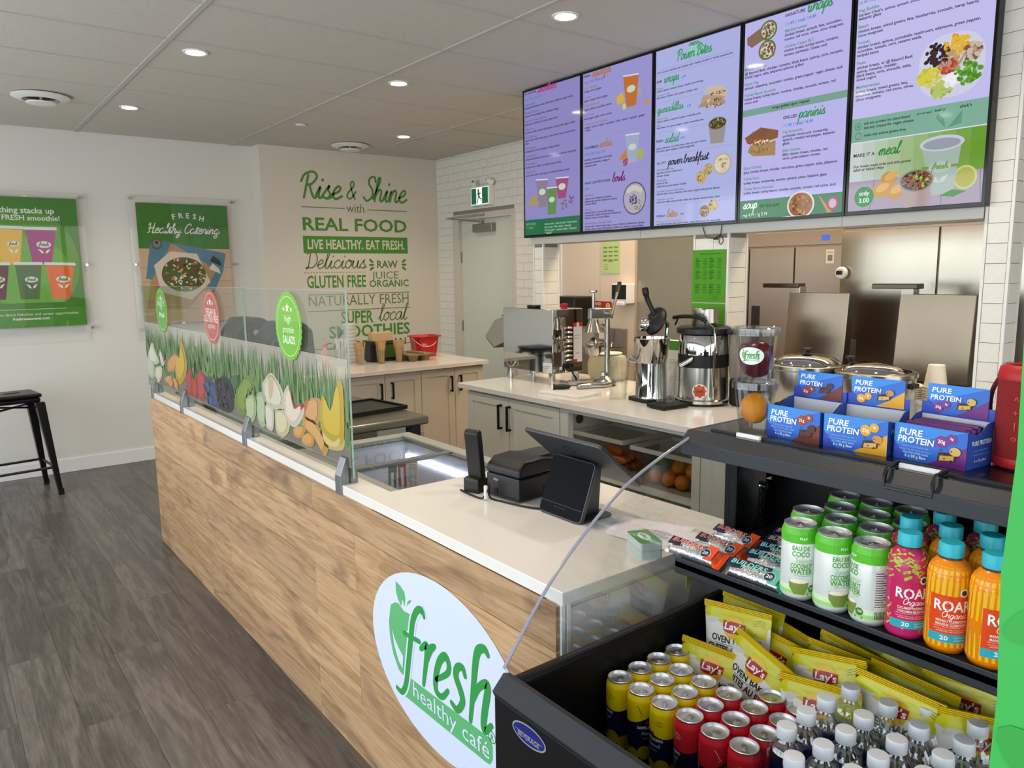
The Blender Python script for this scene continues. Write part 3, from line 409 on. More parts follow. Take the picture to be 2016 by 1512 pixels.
RISE = [('Rise', 2.8675, 2.3128, 0.4047, 's', '#4a7a32'), ('&', 3.3233, 2.3214, 0.1101, 's', '#4a7a32'), ('Shine', 3.4999, 2.3096, 0.4878, 's', '#4a7a32'), ('with', 3.3285, 2.1927, 0.1959, 'r', '#4f6a3a'), ('REAL FOOD', 2.864, 2.0141, 1.1319, 'b', '#3f7a25'), ('LIVE HEALTHY. EAT FRESH.', 2.9088, 1.8387, 1.0521, 'n', '#ddd5c6'), ('Delicious', 2.875, 1.6535, 0.6321, 's', '#4f6a3a'), ('RAW', 3.6302, 1.6543, 0.2378, 'b', '#3f6a2a'), ('JUICE', 3.5788, 1.5444, 0.3007, 'r', '#4f6a3a'), ('ORGANIC', 3.5398, 1.465, 0.4559, 'b', '#3f7a25'), ('GLUTEN FREE', 2.8854, 1.4708, 0.6211, 'n', '#3f7a25'), ('NATURALLY FRESH', 2.8852, 1.2934, 1.1106, 'r', '#4f6a3a'), ('SUPER', 3.2188, 1.1128, 0.3472, 'n', '#3f7a25'), ('local', 3.6279, 1.1047, 0.3223, 's', '#4f6a3a'), ('SMOOTHIES', 3.0843, 0.9751, 0.906, 'b', '#3f7a25'), ('CAREFREE VEGAN', 3.0366, 0.8648, 0.9079, 'n', '#4f6a3a')]
RISEL = {'bar': [(2.8704, 1.9592), (3.9952, 1.7932)], 'l1': [(2.8694, 2.2281), (3.3112, 2.2263)], 'l2': [(3.5532, 2.2249), (3.9987, 2.221)], 'dash': [(2.8646, 1.6146), (3.528, 1.6098)], 'l3': [(2.8921, 1.4182), (3.9994, 1.3886)], 'l4': [(2.8838, 1.2697), (4.0029, 1.2214)], 'box': [(3.02, 0.9448), (3.9986, 0.879)]}
POST1 = [('thing stacks up', 0.5111, 2.1012, 0.3661, 'b', '#e6e8dc'), ('a FRESH smoothie!', 0.4818, 2.0456, 0.4321, 'b', '#e6e8dc'), ('re about franchise and career opportunities', 0.4425, 1.307, 0.5378, 'r', '#dfe8d0'), ('freshrestaurants.com', 0.527, 1.2726, 0.2506, 'b', '#e8ece0')]
P1 = {'print': [(0.3962, 2.2213), (1.0384, 2.2213), (1.022, 1.2118), (0.2991, 1.2147)], 'acr': [(0.3748, 2.2415), (1.0754, 2.2577), (1.1015, 1.1689), (0.2723, 1.1826)], 'cups': [[(0.4912, 1.9751), (0.6523, 1.9721), (0.6127, 1.7051), (0.4861, 1.7086)], [(0.6703, 1.9696), (0.8741, 1.9692), (0.8244, 1.7021), (0.6983, 1.7076)], [(0.3616, 1.6997), (0.5377, 1.6958), (0.4953, 1.4353), (0.3844, 1.4418)], [(0.5774, 1.6985), (0.7551, 1.6975), (0.7183, 1.4309), (0.5919, 1.435)], [(0.7825, 1.6973), (0.9818, 1.6912), (0.9305, 1.4291), (0.8091, 1.433)]], 'line': [(0.3694, 1.3683), (0.9018, 1.3559)], 'st': [(1.0746, 2.2488), (1.0744, 1.7191), (1.0735, 1.1893)]}
POST2 = [('FRESH', 1.7302, 2.0912, 0.2503, 'b', '#e6e8dc'), ('Healthy Catering', 1.546, 1.9786, 0.5949, 's', '#e8e8de')]
P2 = {'print': [(1.4779, 2.2189), (2.2287, 2.2132), (2.1757, 1.1826), (1.4616, 1.2186)], 'green': [(1.4779, 2.2189), (2.2287, 2.2132), (2.2195, 1.8303), (1.4733, 1.8305)], 'acr': [(1.4205, 2.2718), (2.3055, 2.2742), (2.2328, 1.0986), (1.3969, 1.1521)], 'cloth': [(1.563, 1.8787), (1.675, 1.8993), (2.1892, 1.7965), (2.1562, 1.639), (2.0654, 1.449), (1.51, 1.5816)], 'box': [(1.7348, 1.8808), (2.1015, 1.6508), (2.0029, 1.4955), (1.8389, 1.3111), (1.4998, 1.3247), (1.5423, 1.549)], 'bowl': [(1.8209, 1.6424), (2.0131, 1.6405), (1.8306, 1.7733)], 'can': [(1.6158, 1.8772), (1.6632, 1.8778)], 'cup2': [(2.0466, 1.7293), (2.0774, 1.7793), (2.1346, 1.7291), (2.1426, 1.6842)], 'st': [(1.4453, 2.2453), (2.2309, 2.2465), (1.4449, 1.7179), (2.2286, 1.7153), (1.4245, 1.1882)]}
GP = {'topL': (-5.0476, 1.5431), 'topR': (-2.1874, 1.5472), 'print_t': [(-5.0168, 1.324), (-2.2185, 1.3326)], 'print_b': [(-4.9492, 0.9438), (-2.257, 1.0092)], 'grass': [(-5.0182, 1.3202), (-4.8467, 1.2777), (-4.0524, 1.3199), (-3.2957, 1.3132), (-2.6251, 1.3039), (-2.2364, 1.2881)], 'grassb': [(-4.7581, 1.1048), (-4.07, 1.0943), (-3.3336, 1.13), (-2.6458, 1.1596), (-2.2466, 1.1922)], 'woodline': [(-4.7909, 1.0083), (-2.2465, 1.1082)]}
FRUIT = [('#e8e0c8', [(-4.9414, 1.1408), (-4.8238, 1.2145), (-4.7532, 1.1623), (-4.6841, 1.1111), (-4.7947, 1.0837), (-4.9443, 1.089)]), ('#c9d3ae', [(-5.0337, 1.1039), (-4.8991, 1.1294), (-4.8087, 1.0861), (-4.8241, 0.9977), (-4.9476, 0.9924), (-5.0426, 1.0355)]), ('#e6dfb8', [(-4.7858, 1.0665), (-4.6357, 1.0873), (-4.6402, 1.0307), (-4.7593, 0.9719), (-4.8062, 1.0068)]), ('#e6d8c8', [(-4.6696, 1.1545), (-4.6313, 1.1853), (-4.5556, 1.1221), (-4.6213, 1.0886)]), ('#c8452f', [(-4.6359, 1.1884), (-4.605, 1.1387), (-4.5186, 1.1115), (-4.4835, 1.1384), (-4.5556, 1.1221)]), ('#e39a4a', [(-4.4868, 1.1279), (-4.3293, 1.1808), (-4.2349, 1.1688), (-4.3301, 1.095), (-4.4908, 1.0731)]), ('#e0b02a', [(-4.3252, 1.1943), (-4.2349, 1.1688), (-4.1709, 1.2662), (-4.1075, 1.2043), (-4.0977, 1.1169), (-4.2282, 1.0265), (-4.3316, 1.0485)]), ('#e8a85c', [(-4.5957, 1.0142), (-4.4997, 1.0448), (-4.4077, 1.0473), (-4.5131, 1.0022)]), ('#e8a050', [(-4.5108, 1.0093), (-4.4119, 1.0334), (-4.4093, 0.9999), (-4.4786, 0.9854)]), ('#e8a050', [(-4.4077, 1.0473), (-4.2974, 1.0388), (-4.3125, 0.9874), (-4.372, 0.9974)]), ('#b8403a', [(-4.1359, 1.0623), (-4.0356, 1.1383), (-3.9939, 1.0895), (-4.018, 0.9995), (-4.1261, 0.9737)]), ('#c23c38', [(-4.0216, 1.0679), (-3.9494, 1.094), (-3.9081, 1.0494), (-3.9575, 0.9819), (-4.0294, 0.9981)]), ('#c83e3a', [(-3.9167, 1.0974), (-3.8633, 1.1419), (-3.7594, 1.1134), (-3.782, 1.0218), (-3.8736, 0.9802), (-3.9271, 1.0165)]), ('#3c4a78', [(-3.7597, 1.072), (-3.6756, 1.0987), (-3.5933, 1.0904), (-3.5772, 1.001), (-3.6111, 0.9734), (-3.7445, 0.973), (-3.7758, 1.0226)]), ('#2a2430', [(-3.6095, 1.1001), (-3.5186, 1.1407), (-3.414, 1.1431), (-3.3573, 1.095), (-3.3748, 1.0112), (-3.4665, 0.9792), (-3.5719, 0.9845), (-3.5947, 1.0445)]), ('#2f6a34', [(-3.4053, 1.144), (-3.2684, 1.1739), (-3.2723, 1.1155), (-3.3405, 1.0969), (-3.3708, 1.1097)]), ('#7a9a35', [(-3.3155, 1.0998), (-3.2169, 1.1582), (-3.1514, 1.183), (-3.0864, 1.1769), (-3.0783, 1.1425), (-3.1793, 1.1157), (-3.211, 1.0702), (-3.1989, 1.0141), (-3.2801, 0.9973), (-3.329, 1.0336)]), ('#a8bf5a', [(-3.2848, 1.0928), (-3.2064, 1.1333), (-3.1619, 1.128), (-3.211, 1.0702), (-3.2573, 1.0325)]), ('#e8e8d0', [(-3.2659, 1.0685), (-3.2226, 1.0897), (-3.2121, 1.0648), (-3.2471, 1.0444)]), ('#b8c98f', [(-3.2021, 1.0765), (-3.1063, 1.1089), (-3.0685, 1.0781), (-3.0873, 1.0145), (-3.1445, 0.9829), (-3.202, 0.9979)]), ('#b5c794', [(-3.0547, 1.1151), (-2.9885, 1.1329), (-2.9477, 1.0937), (-2.9623, 1.0079), (-3.0149, 0.9823), (-3.0651, 1.0177)]), ('#ddd6b8', [(-2.9824, 1.168), (-2.8934, 1.2183), (-2.8308, 1.2079), (-2.753, 1.1513), (-2.7617, 1.0944), (-2.8646, 1.078), (-2.9684, 1.091)]), ('#c9b48a', [(-2.908, 1.2097), (-2.8437, 1.2066), (-2.8474, 1.1447), (-2.9017, 1.0899), (-2.9188, 1.1459)]), ('#ddd8c0', [(-2.9676, 1.096), (-2.8708, 1.0796), (-2.8838, 1.0003), (-2.926, 0.9839), (-2.9763, 1.0057)]), ('#ded3a0', [(-2.8592, 1.0716), (-2.7868, 1.091), (-2.7175, 1.0681), (-2.7191, 1.0168), (-2.7985, 0.9756), (-2.8588, 0.9946)]), ('#ead9c4', [(-2.7523, 1.156), (-2.6991, 1.1919), (-2.6537, 1.1045), (-2.5662, 1.1297), (-2.5772, 1.0884), (-2.6633, 1.0371), (-2.7544, 1.0627)]), ('#b8332e', [(-2.6991, 1.1919), (-2.6628, 1.1214), (-2.6062, 1.12), (-2.587, 1.138), (-2.5606, 1.1305), (-2.6317, 1.0985), (-2.6864, 1.1183)]), ('#dda45e', [(-2.56, 1.135), (-2.5353, 1.1578), (-2.4193, 1.1745), (-2.4344, 1.092), (-2.5141, 1.0757), (-2.5704, 1.0982)]), ('#c95a3a', [(-2.5622, 1.1347), (-2.5353, 1.1578), (-2.5032, 1.1597), (-2.5543, 1.0961)]), ('#dcb92a', [(-2.4323, 1.1094), (-2.397, 1.194), (-2.3351, 1.144), (-2.2672, 1.2534), (-2.2333, 1.2334), (-2.2417, 1.0687), (-2.3094, 1.0368), (-2.4039, 1.0543)]), ('#e0c878', [(-2.4314, 1.0755), (-2.4039, 1.0543), (-2.3094, 1.0368), (-2.2435, 1.0684), (-2.2552, 1.0258), (-2.3698, 1.0094), (-2.4264, 1.0335)]), ('#e0a352', [(-2.6762, 1.0282), (-2.6392, 1.0454), (-2.5601, 1.0532), (-2.5746, 1.0264), (-2.6225, 1.0028), (-2.6736, 1.0057)]), ('#e2a24a', [(-2.5985, 1.0135), (-2.5407, 1.0364), (-2.4882, 1.0318), (-2.4978, 0.9974), (-2.5584, 0.9845), (-2.6017, 0.9905)]), ('#e2a656', [(-2.5822, 1.0921), (-2.4809, 1.0894), (-2.3768, 1.0335), (-2.3818, 0.9903), (-2.4127, 0.9803), (-2.4887, 1.0274), (-2.5816, 1.0566)])]
BADGE = [('#5aa832', (-4.5247, 1.4093), (-4.3969, 1.4134), (-4.4831, 1.5366), (-4.5579, 1.2828)), ('#b5544a', (-3.6012, 1.4108), (-3.4784, 1.4128), (-3.5891, 1.5382), (-3.6093, 1.2828)), ('#6fb524', (-2.6638, 1.4135), (-2.5486, 1.4169), (-2.6589, 1.5388), (-2.6713, 1.2846))]
BADT = [('MAKE IT', -4.6132, 1.4324, 0.1357, 'n', '#dfe9d0'), ('A', -4.5428, 1.4121, 0.0273, 'n', '#dfe9d0'), ('Meal', -4.5885, 1.3733, 0.1009, 'b', '#eef4e6'), ('VEGAN &', -3.6782, 1.4192, 0.1554, 'n', '#f0dcd6'), ('GLUTEN FREE', -3.7093, 1.3868, 0.2074, 'n', '#f0dcd6'), ('options', -3.6704, 1.3573, 0.1151, 'r', '#f0dcd6'), ('high', -2.7024, 1.4272, 0.0667, 'r', '#f2f8e8'), ('protein', -2.7286, 1.3881, 0.1076, 'r', '#f2f8e8'), ('SALADS', -2.7382, 1.3492, 0.114, 'b', '#f2f8e8')]
LOGO = {'apple': [(-1.8989, 0.6269), (-1.8714, 0.6444), (-1.8497, 0.6476), (-1.821, 0.6348), (-1.7796, 0.639), (-1.7953, 0.587), (-1.8213, 0.5703), (-1.7948, 0.5696), (-1.8193, 0.452), (-1.8261, 0.4391), (-1.8438, 0.4285), (-1.8648, 0.4368), (-1.8954, 0.4747), (-1.9113, 0.5238), (-1.915, 0.5685)], 'hi': [(-1.8957, 0.5528), (-1.8801, 0.5269), (-1.8556, 0.5048), (-1.8335, 0.4912), (-1.8398, 0.45), (-1.8628, 0.4653), (-1.886, 0.5062)], 'leaf': [(-1.8638, 0.7121), (-1.837, 0.7064), (-1.8144, 0.6943), (-1.81, 0.6739), (-1.8158, 0.6499), (-1.8269, 0.6702), (-1.8346, 0.6454), (-1.8531, 0.6588), (-1.8643, 0.6817)], 'leaf2': [(-1.8031, 0.6545), (-1.7996, 0.6688), (-1.7849, 0.6819), (-1.7744, 0.6821), (-1.7857, 0.6703), (-1.7984, 0.6627)], 'f': [[(-1.7073, 0.6592), (-1.7164, 0.675), (-1.7419, 0.6657), (-1.7682, 0.628), (-1.7844, 0.5648), (-1.804, 0.4812), (-1.8222, 0.4099), (-1.8477, 0.373), (-1.8782, 0.373)], [(-1.8232, 0.5673), (-1.7381, 0.5745)]], 'r': [[(-1.7314, 0.5556), (-1.7005, 0.5789), (-1.698, 0.5564), (-1.7218, 0.4528)], [(-1.7053, 0.5232), (-1.6819, 0.5715), (-1.656, 0.5939)]], 'e': [[(-1.6521, 0.4992), (-1.5956, 0.5409), (-1.5872, 0.5693), (-1.604, 0.587), (-1.6343, 0.5576), (-1.6557, 0.5019), (-1.654, 0.4642), (-1.6247, 0.4608), (-1.5944, 0.4916)]], 's': [[(-1.5101, 0.5704), (-1.5213, 0.5895), (-1.5453, 0.5792), (-1.5533, 0.5513), (-1.531, 0.5166), (-1.5253, 0.4908), (-1.5505, 0.4583), (-1.578, 0.4659)]], 'h': [[(-1.4074, 0.6709), (-1.4222, 0.6819), (-1.4474, 0.6677), (-1.4612, 0.631), (-1.4735, 0.555), (-1.4902, 0.4572)], [(-1.4747, 0.5227), (-1.4509, 0.5653), (-1.419, 0.5914), (-1.4102, 0.58), (-1.4244, 0.5191), (-1.4321, 0.4722), (-1.4231, 0.4629), (-1.3977, 0.4894)]], 'bar': [(-1.7927, 0.4389), (-1.4265, 0.4513), (-1.4019, 0.4522), (-1.3946, 0.4326), (-1.3955, 0.3987), (-1.4071, 0.3794), (-1.4258, 0.3763), (-1.837, 0.3664), (-1.8152, 0.3879)], 'reg': (-1.3968, 0.4588), 't1': [(-1.7795, 0.3886), (-1.5635, 0.3979)], 't2': [(-1.5433, 0.3873), (-1.4221, 0.3942)]}
# ================================================================== the setting
H = 2.757
M_wall = mat('wall_paint', '#dad2c4', .75, spec=.2, bump=.04, bscale=300)
M_wallw = mat('wall_paint_white', '#dcdad2', .7, spec=.25, bump=.04, bscale=300)
M_grout = mat('grout', '#8f8a80', .9)
M_tile = mat('white_glazed_tile', '#e6e3da', .22, noise=.04, nscale=3)
M_trim = mat('white_trim', '#e9e8e4', .35)
M_ss = mat('brushed_steel', '#b5afa5', .28, metal=1, noise=.12, nscale=5)
M_chrome = mat('chrome', '#d6d6d4', .08, metal=1)
M_black = mat('black_plastic', '#0d0d0f', .38)
M_blackm = mat('black_metal', '#101012', .42, spec=.45)
M_quartz = mat('white_quartz', '#e3e0d9', .14, noise=.03, nscale=4)
M_cab = mat('cabinet_paint', '#d8d6ca', .42, noise=.02)
# --- floor
M_floor = wood('grey_floor_plank', '#6c655f', '#5a544e', '#4a4540', 1, stretch=13, scale=2.6, rough=.32, ringmix=.8, var=.24, kn=(.58, .78), kc='#37322e', kscale=1.2)
fl = struct(MB().box(-1.66, 4.47, -2.1, 7.2, -.05, -.004).build('floor', mat('floor_base', '#3a3633', .6)))
PW = .1855; PL = 1.22
me = MB().box(-PW / 2 + .0005, PW / 2 - .0005, -PL / 2 + .0005, PL / 2 - .0005, -.004, 0).mesh('plank', M_floor)
xs = 1.0 - PW / 2 + .04 + 13 * PW; k = 0
while xs > -1.68:
    y = -2.1 - ((k * .43) % 1) * PL
    while y < 7.1:
        a, b = max(y, -2.1), min(y + PL, 7.10)
        if b - a > .06 and b > .2:
            o = link('plank', me, fl); o.location = (xs, (a + b) / 2, 0); o.scale.y = (b - a) / PL
        y += PL
    xs -= PW; k += 1
# --- ceiling
M_ctile = mat('ceiling_tile', '#cfcabf', .92, spec=.1, noise=.13, nscale=220, bump=.25, bscale=260)
M_cgrid = mat('ceiling_grid', '#b9b5ae', .6)
ce = struct(MB().box(-1.66, 4.47, -2.1, 7.2, H + .03, H + .08).build('ceiling', mat('plenum', '#5b5955', .9)))
X1, Y0, TW, TL = 1.083, 6.581, 1.2192, .6096
cme = MB().box(-TW / 2 + .011, TW / 2 - .011, -TL / 2 + .006, TL / 2 - .006, .003, .02).mesh('ceiling_tile', M_ctile)
gx = [X1 + TW * i for i in range(-3, 4)]; gy = [Y0 - TL * i for i in range(-1, 16)]
def clampx(a): return min(max(a, -1.64), 4.36)
for i in range(len(gx) - 1):
    for y1 in gy:
        y0_ = max(y1 - TL, -2.08); yy1 = min(y1, 7.10); x0_, x1_ = clampx(gx[i]), clampx(gx[i + 1])
        if x1_ - x0_ < .05 or yy1 - y0_ < .05: continue
        o = link('ceiling_tile', cme, ce); o.location = ((x0_ + x1_) / 2, (y0_ + yy1) / 2, H); o.scale = ((x1_ - x0_) / TW, (yy1 - y0_) / TL, 1)
for x in gx:
    if -1.6 < x < 4.36: MB().box(x - .013, x + .013, -2.08, 7.10, H - .003, H + .02).build('grid_runner', M_cgrid, ce)
for y in gy:
    if -2 < y < 7.05: MB().box(-1.64, 4.36, y - .007, y + .007, H - .001, H + .02).build('grid_crossbar', M_cgrid, ce)
# --- walls of the customer side
wb = struct(MB().box(-1.66, 2.52, 7.102, 7.2, 0, H + .03).build('wall_back', M_wallw))
wa = struct(MB().box(2.5, 4.47, 6.921, 7.2, 0, H + .03).build('wall_accent', M_wall))
struct(MB().box(-1.64, 2.5, 7.088, 7.102, 0, .113).build('baseboard_back', M_trim, bevel=.003))
struct(MB().box(-1.66, 4.47, -2.25, -2.1, 0, .25).box(-1.66, 4.47, -2.25, -2.1, 2.55, H + .03).box(3.4, 4.47, -2.25, -2.1, .25, 2.55).build('wall_entrance', M_wallw))
# storefront: sill, head and black mullions on the left of the room
wl = struct(MB().box(-1.8, -1.66, -2.25, 7.2, 0, .22).box(-1.8, -1.66, -2.25, 7.2, 2.62, H + .03).build('wall_storefront', M_wallw))
M_mull = mat('dark_mullion', '#1c1d1f', .4, metal=.6)
n = 1
for i, y in enumerate([-2.0, -.6, .8, 2.2, 3.6, 5.0, 6.4]):
    o = struct(MB().box(-1.60, -1.55, y - .035, y + .035, .22, 2.62).build('window_%d' % n, M_mull, bevel=.004))
    MB().box(-1.60, -1.56, y + .035, y + 1.365 if y < 6 else 7.1, 2.02, 2.07).build('transom_bar', M_mull, o)
    MB().box(-1.60, -1.55, y + .035, y + 1.365 if y < 6 else 7.1, .22, .28).build('window_rail', M_mull, o); n += 1
for x in (-.9, .6, 2.1, 3.4):
    struct(MB().box(x - .035, x + .035, -2.0, -1.95, .25, 2.55).build('window_%d' % n, M_mull)); n += 1
# --- kitchen wall with the exit door
wk = struct(MB().box(4.375, 4.47, -2.1, 5.58, 0, H + .03).box(4.375, 4.47, 6.62, 7.2, 0, H + .03).box(4.375, 4.47, 5.58, 6.62, 2.175, H + .03).build('wall_kitchen', M_grout))
tme = MB().box(-.004, .0, -.0749, .0749, -.0368, .0368).mesh('wall_tile', M_tile)
th = .0762; tw = .1524
for r in range(6, 37):
    z0 = r * th; z1 = min(z0 + th, H + .02)
    if z1 - z0 < .02: continue
    y = 6.921 - (tw / 2 if r % 2 else 0)
    ys = [6.921] + ([y] if r % 2 else []) 
    yy = y if r % 2 else 6.921; edges = [6.921] + ([yy] if r % 2 else [])
    while yy > 4.93: yy -= tw; edges.append(max(yy, 4.93))
    for a, b in zip(edges[:-1], edges[1:]):
        segs = [(a, b)]
        if z0 < 2.16:
            segs = []
            if b < 5.6: segs.append((min(a, 5.6), b)) if min(a, 5.6) > b else None
            if a > 6.61: segs.append((a, max(b, 6.61)))
        for p, q in segs:
            if p - q < .015: continue
            o = link('wall_tile', tme, wk); o.location = (4.372, (p + q) / 2, (z0 + z1) / 2); o.scale = (1, (p - q - .002) / (tw - .0026), (z1 - z0 - .0022) / (th - .0026))
# door
M_door = mat('door_paint', '#cfd3c6', .45, noise=.02)
M_frame = mat('door_frame_paint', '#c9c3b6', .5)
M_dgrey = mat('closer_grey', '#8f8c86', .4, metal=.6)
d = struct(MB().box(4.40, 4.44, 5.635, 6.52, .01, 2.115).build('door_1', M_door, bevel=.002))
MB().box(4.355, 4.46, 6.52, 6.62, 0, 2.175).box(4.355, 4.46, 5.58, 5.635, 0, 2.175).box(4.355, 4.46, 5.635, 6.52, 2.115, 2.175).build('door_frame', M_frame, d, bevel=.003)
for z in (.3, 1.05, 1.75): MB().box(4.385, 4.40, 6.515, 6.535, z - .055, z + .055).cyl(.008, z - .055, z + .055, 8, cx=4.388, cy=6.525).build('hinge', M_dgrey, d)
cl = MB().box(4.345, 4.40, 5.93, 6.25, 1.985, 2.065).build('door_closer', M_dgrey, d, bevel=.005)
MB().tube([(4.36, 6.12, 2.085), (4.16, 6.42, 2.125), (4.35, 6.05, 2.15)], .009, 6).cyl(.014, 2.06, 2.10, 10, cx=4.36, cy=6.12).build('closer_arm', M_dgrey, cl)
MB().at(4.38, 5.72, 1.0).lathe([(.03, 0), (.03, .012)], 14, cap=True).build('door_rose', M_chrome, d)
# --- pass-through wall: soffit above, tiled columns below
ps = struct(MB().box(3.25, 3.42, 1.235, 3.99, 1.775, H + .03).build('wall_passthrough', mat('soffit_paint', '#cdcac2', .6)))
M_sofe = mat('soffit_panel', '#d9d6cf', .5)
for a, b in ((1.232, 1.8), (1.804, 3.0), (3.004, 3.985)): MB().box(3.246, 3.25, a, b, 1.778, 1.84).build('soffit_panel', M_sofe, ps)
tmx = MB().box(-.003, 0, -.5, .5, -.5, .5).mesh('column_tile', M_tile); tmy = MB().box(-.5, .5, -.003, 0, -.5, .5).mesh('column_tile', M_tile)
def column(y0, y1, x1, running, zh=1.775):
    c = MB().box(3.255, x1, y0 + .005, y1 - .005, .917, zh).build('column_core', M_grout, ps)
    r = 0; z = .917
    while z < zh - .02:
        zt = min(z + .0762, zh)
        ed = [y1 - .012, y0 + .012]
        if running: mid = [y1 - .012 - (.04 if r % 2 else .115)]; mid += [mid[0] - .152] if mid[0] - .152 > y0 + .03 else []; ed = [y1 - .012] + mid + [y0 + .012]
        for a, b in zip(ed[:-1], ed[1:]):
            o = link('column_tile', tmx, ps); o.location = (3.254, (a + b) / 2, (z + zt) / 2); o.scale = (1, a - b - .002, zt - z - .0022)
        o = link('column_tile', tmy, ps); o.location = ((3.262 + x1 - .012) / 2, y0 + .004, (z + zt) / 2); o.scale = (x1 - .012 - 3.262 - .002, 1, zt - z - .0022)
        z = zt; r += 1
    for a, b in ((y0, y0 + .011), (y1 - .011, y1)): MB().box(3.249, 3.262, a, b, .917, zh).build('edge_trim', M_trim, ps)
    MB().box(x1 - .012, x1, y0 - .001, y0 + .01, .917, zh).build('edge_trim', M_trim, ps)
column(3.861, 3.964, 3.39, False); column(2.400, 2.625, 3.41, True); column(1.130, 1.228, 3.37, False, 2.755)
# kitchen lining boards
M_frp = mat('cream_wallboard', '#e4d2bd', .5, noise=.03, nscale=2)
a = struct(MB().box(4.352, 4.375, 4.46, 4.92, 0, 2.4).build('trim_1', M_frp)); MB().box(4.352, 4.375, 4.058, 4.456, 0, 2.4).build('wallboard_panel', M_frp, a)
MB().box(4.345, 4.352, 4.05, 4.066, 0, 2.4).build('joint_strip', mat('strip', '#b7a48f', .5), a)
MB().box(4.345, 4.375, 4.92, 4.94, 0, 2.4).build('joint_strip', M_trim, a)
struct(MB().box(4.35, 4.375, 3.2, 4.05, 0, 2.4).build('trim_2', mat('steel_sheet', '#b3a894', .35, metal=.9, noise=.1, nscale=3)))

# --- ceiling fittings
M_white = mat('white_plastic', '#e8e6e1', .4)
M_lamp = mat('lamp_diffuser', '#ffffff', .4, emit='#fff0dc', es=22)
def downlight(x, y, label):
    t = thing('downlight', label, 'light', (x, y, H), 0, 'recessed ceiling downlights')
    MB().lathe([(.046, .002), (.05, -.004), (.062, -.005), (.064, .002)], 28).build('trim_ring', M_white, t, 50)
    MB().lathe([(.0, -.002), (.046, -.002)], 28).build('lens', M_lamp, t)
    l = lamp('SPOT', 'downlight_beam', (0, 0, -.02), 38, (1, .82, .62), spot_size=math.radians(130), spot_blend=.8, shadow_soft_size=.045); l.parent = t
for x, y, s_ in ((2.462, 2.755, 'recessed downlight nearest the menu screens, high in front of the squeezes menu'), (1.25, 4.305, 'recessed downlight above the glass counter screen, nearest the top left of the view'),
               (2.446, 4.28, 'recessed downlight in the middle of the ceiling, between the screen corner and the left light'), (1.25, 5.92, 'recessed downlight beside the round vent near the posters'), (3.39, 5.875, 'recessed downlight in front of the tiled exit wall'),
               (1.25, 2.755, 'recessed downlight over the order counter, above the view'), (2.46, 1.2, 'recessed downlight over the staff aisle, above the view'), (1.25, 1.2, 'recessed downlight over the cooler, above the view'), (0, 2.755, 'recessed downlight over the customer aisle, above the view')):
    downlight(x, y, s_)
def vent(x, y, label):
    t = thing('air_diffuser', label, 'vent', (x, y, H), 0, 'round ceiling air diffusers')
    MB().lathe([(.11, .0), (.165, -.004), (.168, -.012), (.12, -.03), (.108, -.03), (.1, -.01)], 36).build('outer_ring', M_white, t, 40)
    MB().lathe([(.0, .001), (.108, .001)], 30).build('throat', mat('vent_dark', '#4d4c4a', .8), t)
    MB().lathe([(.0, -.052), (.055, -.056), (.085, -.05), (.088, -.045), (.06, -.04), (0, -.04)], 36).build('disc', M_white, t, 40)
    MB().cyl(.008, -.045, 0, 10).build('stem', M_white, t)
vent(.717, 5.847, 'round white air diffuser above the smoothie poster'); vent(3.19, 6.5, 'round white air diffuser above the Rise and Shine lettering')
t = thing('sprinkler_cap', 'small flat white sprinkler cover disc on the ceiling', 'sprinkler', (2.456, 5.844, H))
MB().lathe([(0, -.008), (.036, -.008), (.04, -.004), (.04, 0)], 24).build('cover', M_white, t, 40); MB().lathe([(.03, 0), (.03, .004)], 16).build('collar', M_dgrey, t)
# exit sign
t = thing('exit_sign', 'green running man exit sign with two emergency lamps over the door', 'exit sign', (4.368, 6.06, 2.24))
MB().box(-.06, 0, -.16, .16, -.012, .175).build('housing', M_white, t, bevel=.008)
f = Flat(lambda u, v, h: (-.06 - h, -u, v), lambda c: mat('exit_' + c[1:], '#0a0a0a' if c != '#f2f6f0' else c, .3, emit=c, es=.75))
f.rect(-.145, .002, .145, .162, '#f2f6f0', 0); f.rect(-.138, .007, -.055, .157, '#0c6a46', 1); f.rect(.04, .007, .138, .157, '#0c6a46', 1)
G = '#0b3d2b'; f.ell(-.02, .135, .013, .013, G, 1, 14); f.line([(-.018, .118), (-.01, .08), (-.012, .075)], .024, G, 1, 3)
f.line([(-.018, .113), (-.045, .095), (-.04, .075)], .009, G, 1); f.line([(-.015, .113), (.012, .1), (.022, .115)], .009, G, 1)
f.line([(-.012, .075), (-.03, .05), (-.032, .02)], .012, G, 1); f.line([(-.01, .075), (.015, .055), (.03, .05), (.026, .035)], .011, G, 1)
f.build('pictogram', t)
for y, r in ((.11, .5), (-.15, -.3)):
    hd = MB().at(-.035, y, .2, 0, PI / 2 + .5, r).lathe([(.012, -.05), (.02, -.05), (.034, .01), (.036, .02), (.03, .022), (0, .018)], 18).build('lamp_head', M_white, t, 40)
    MB().cyl(.01, .17, .2, 10, cx=-.035, cy=y).build('lamp_neck', M_white, hd)
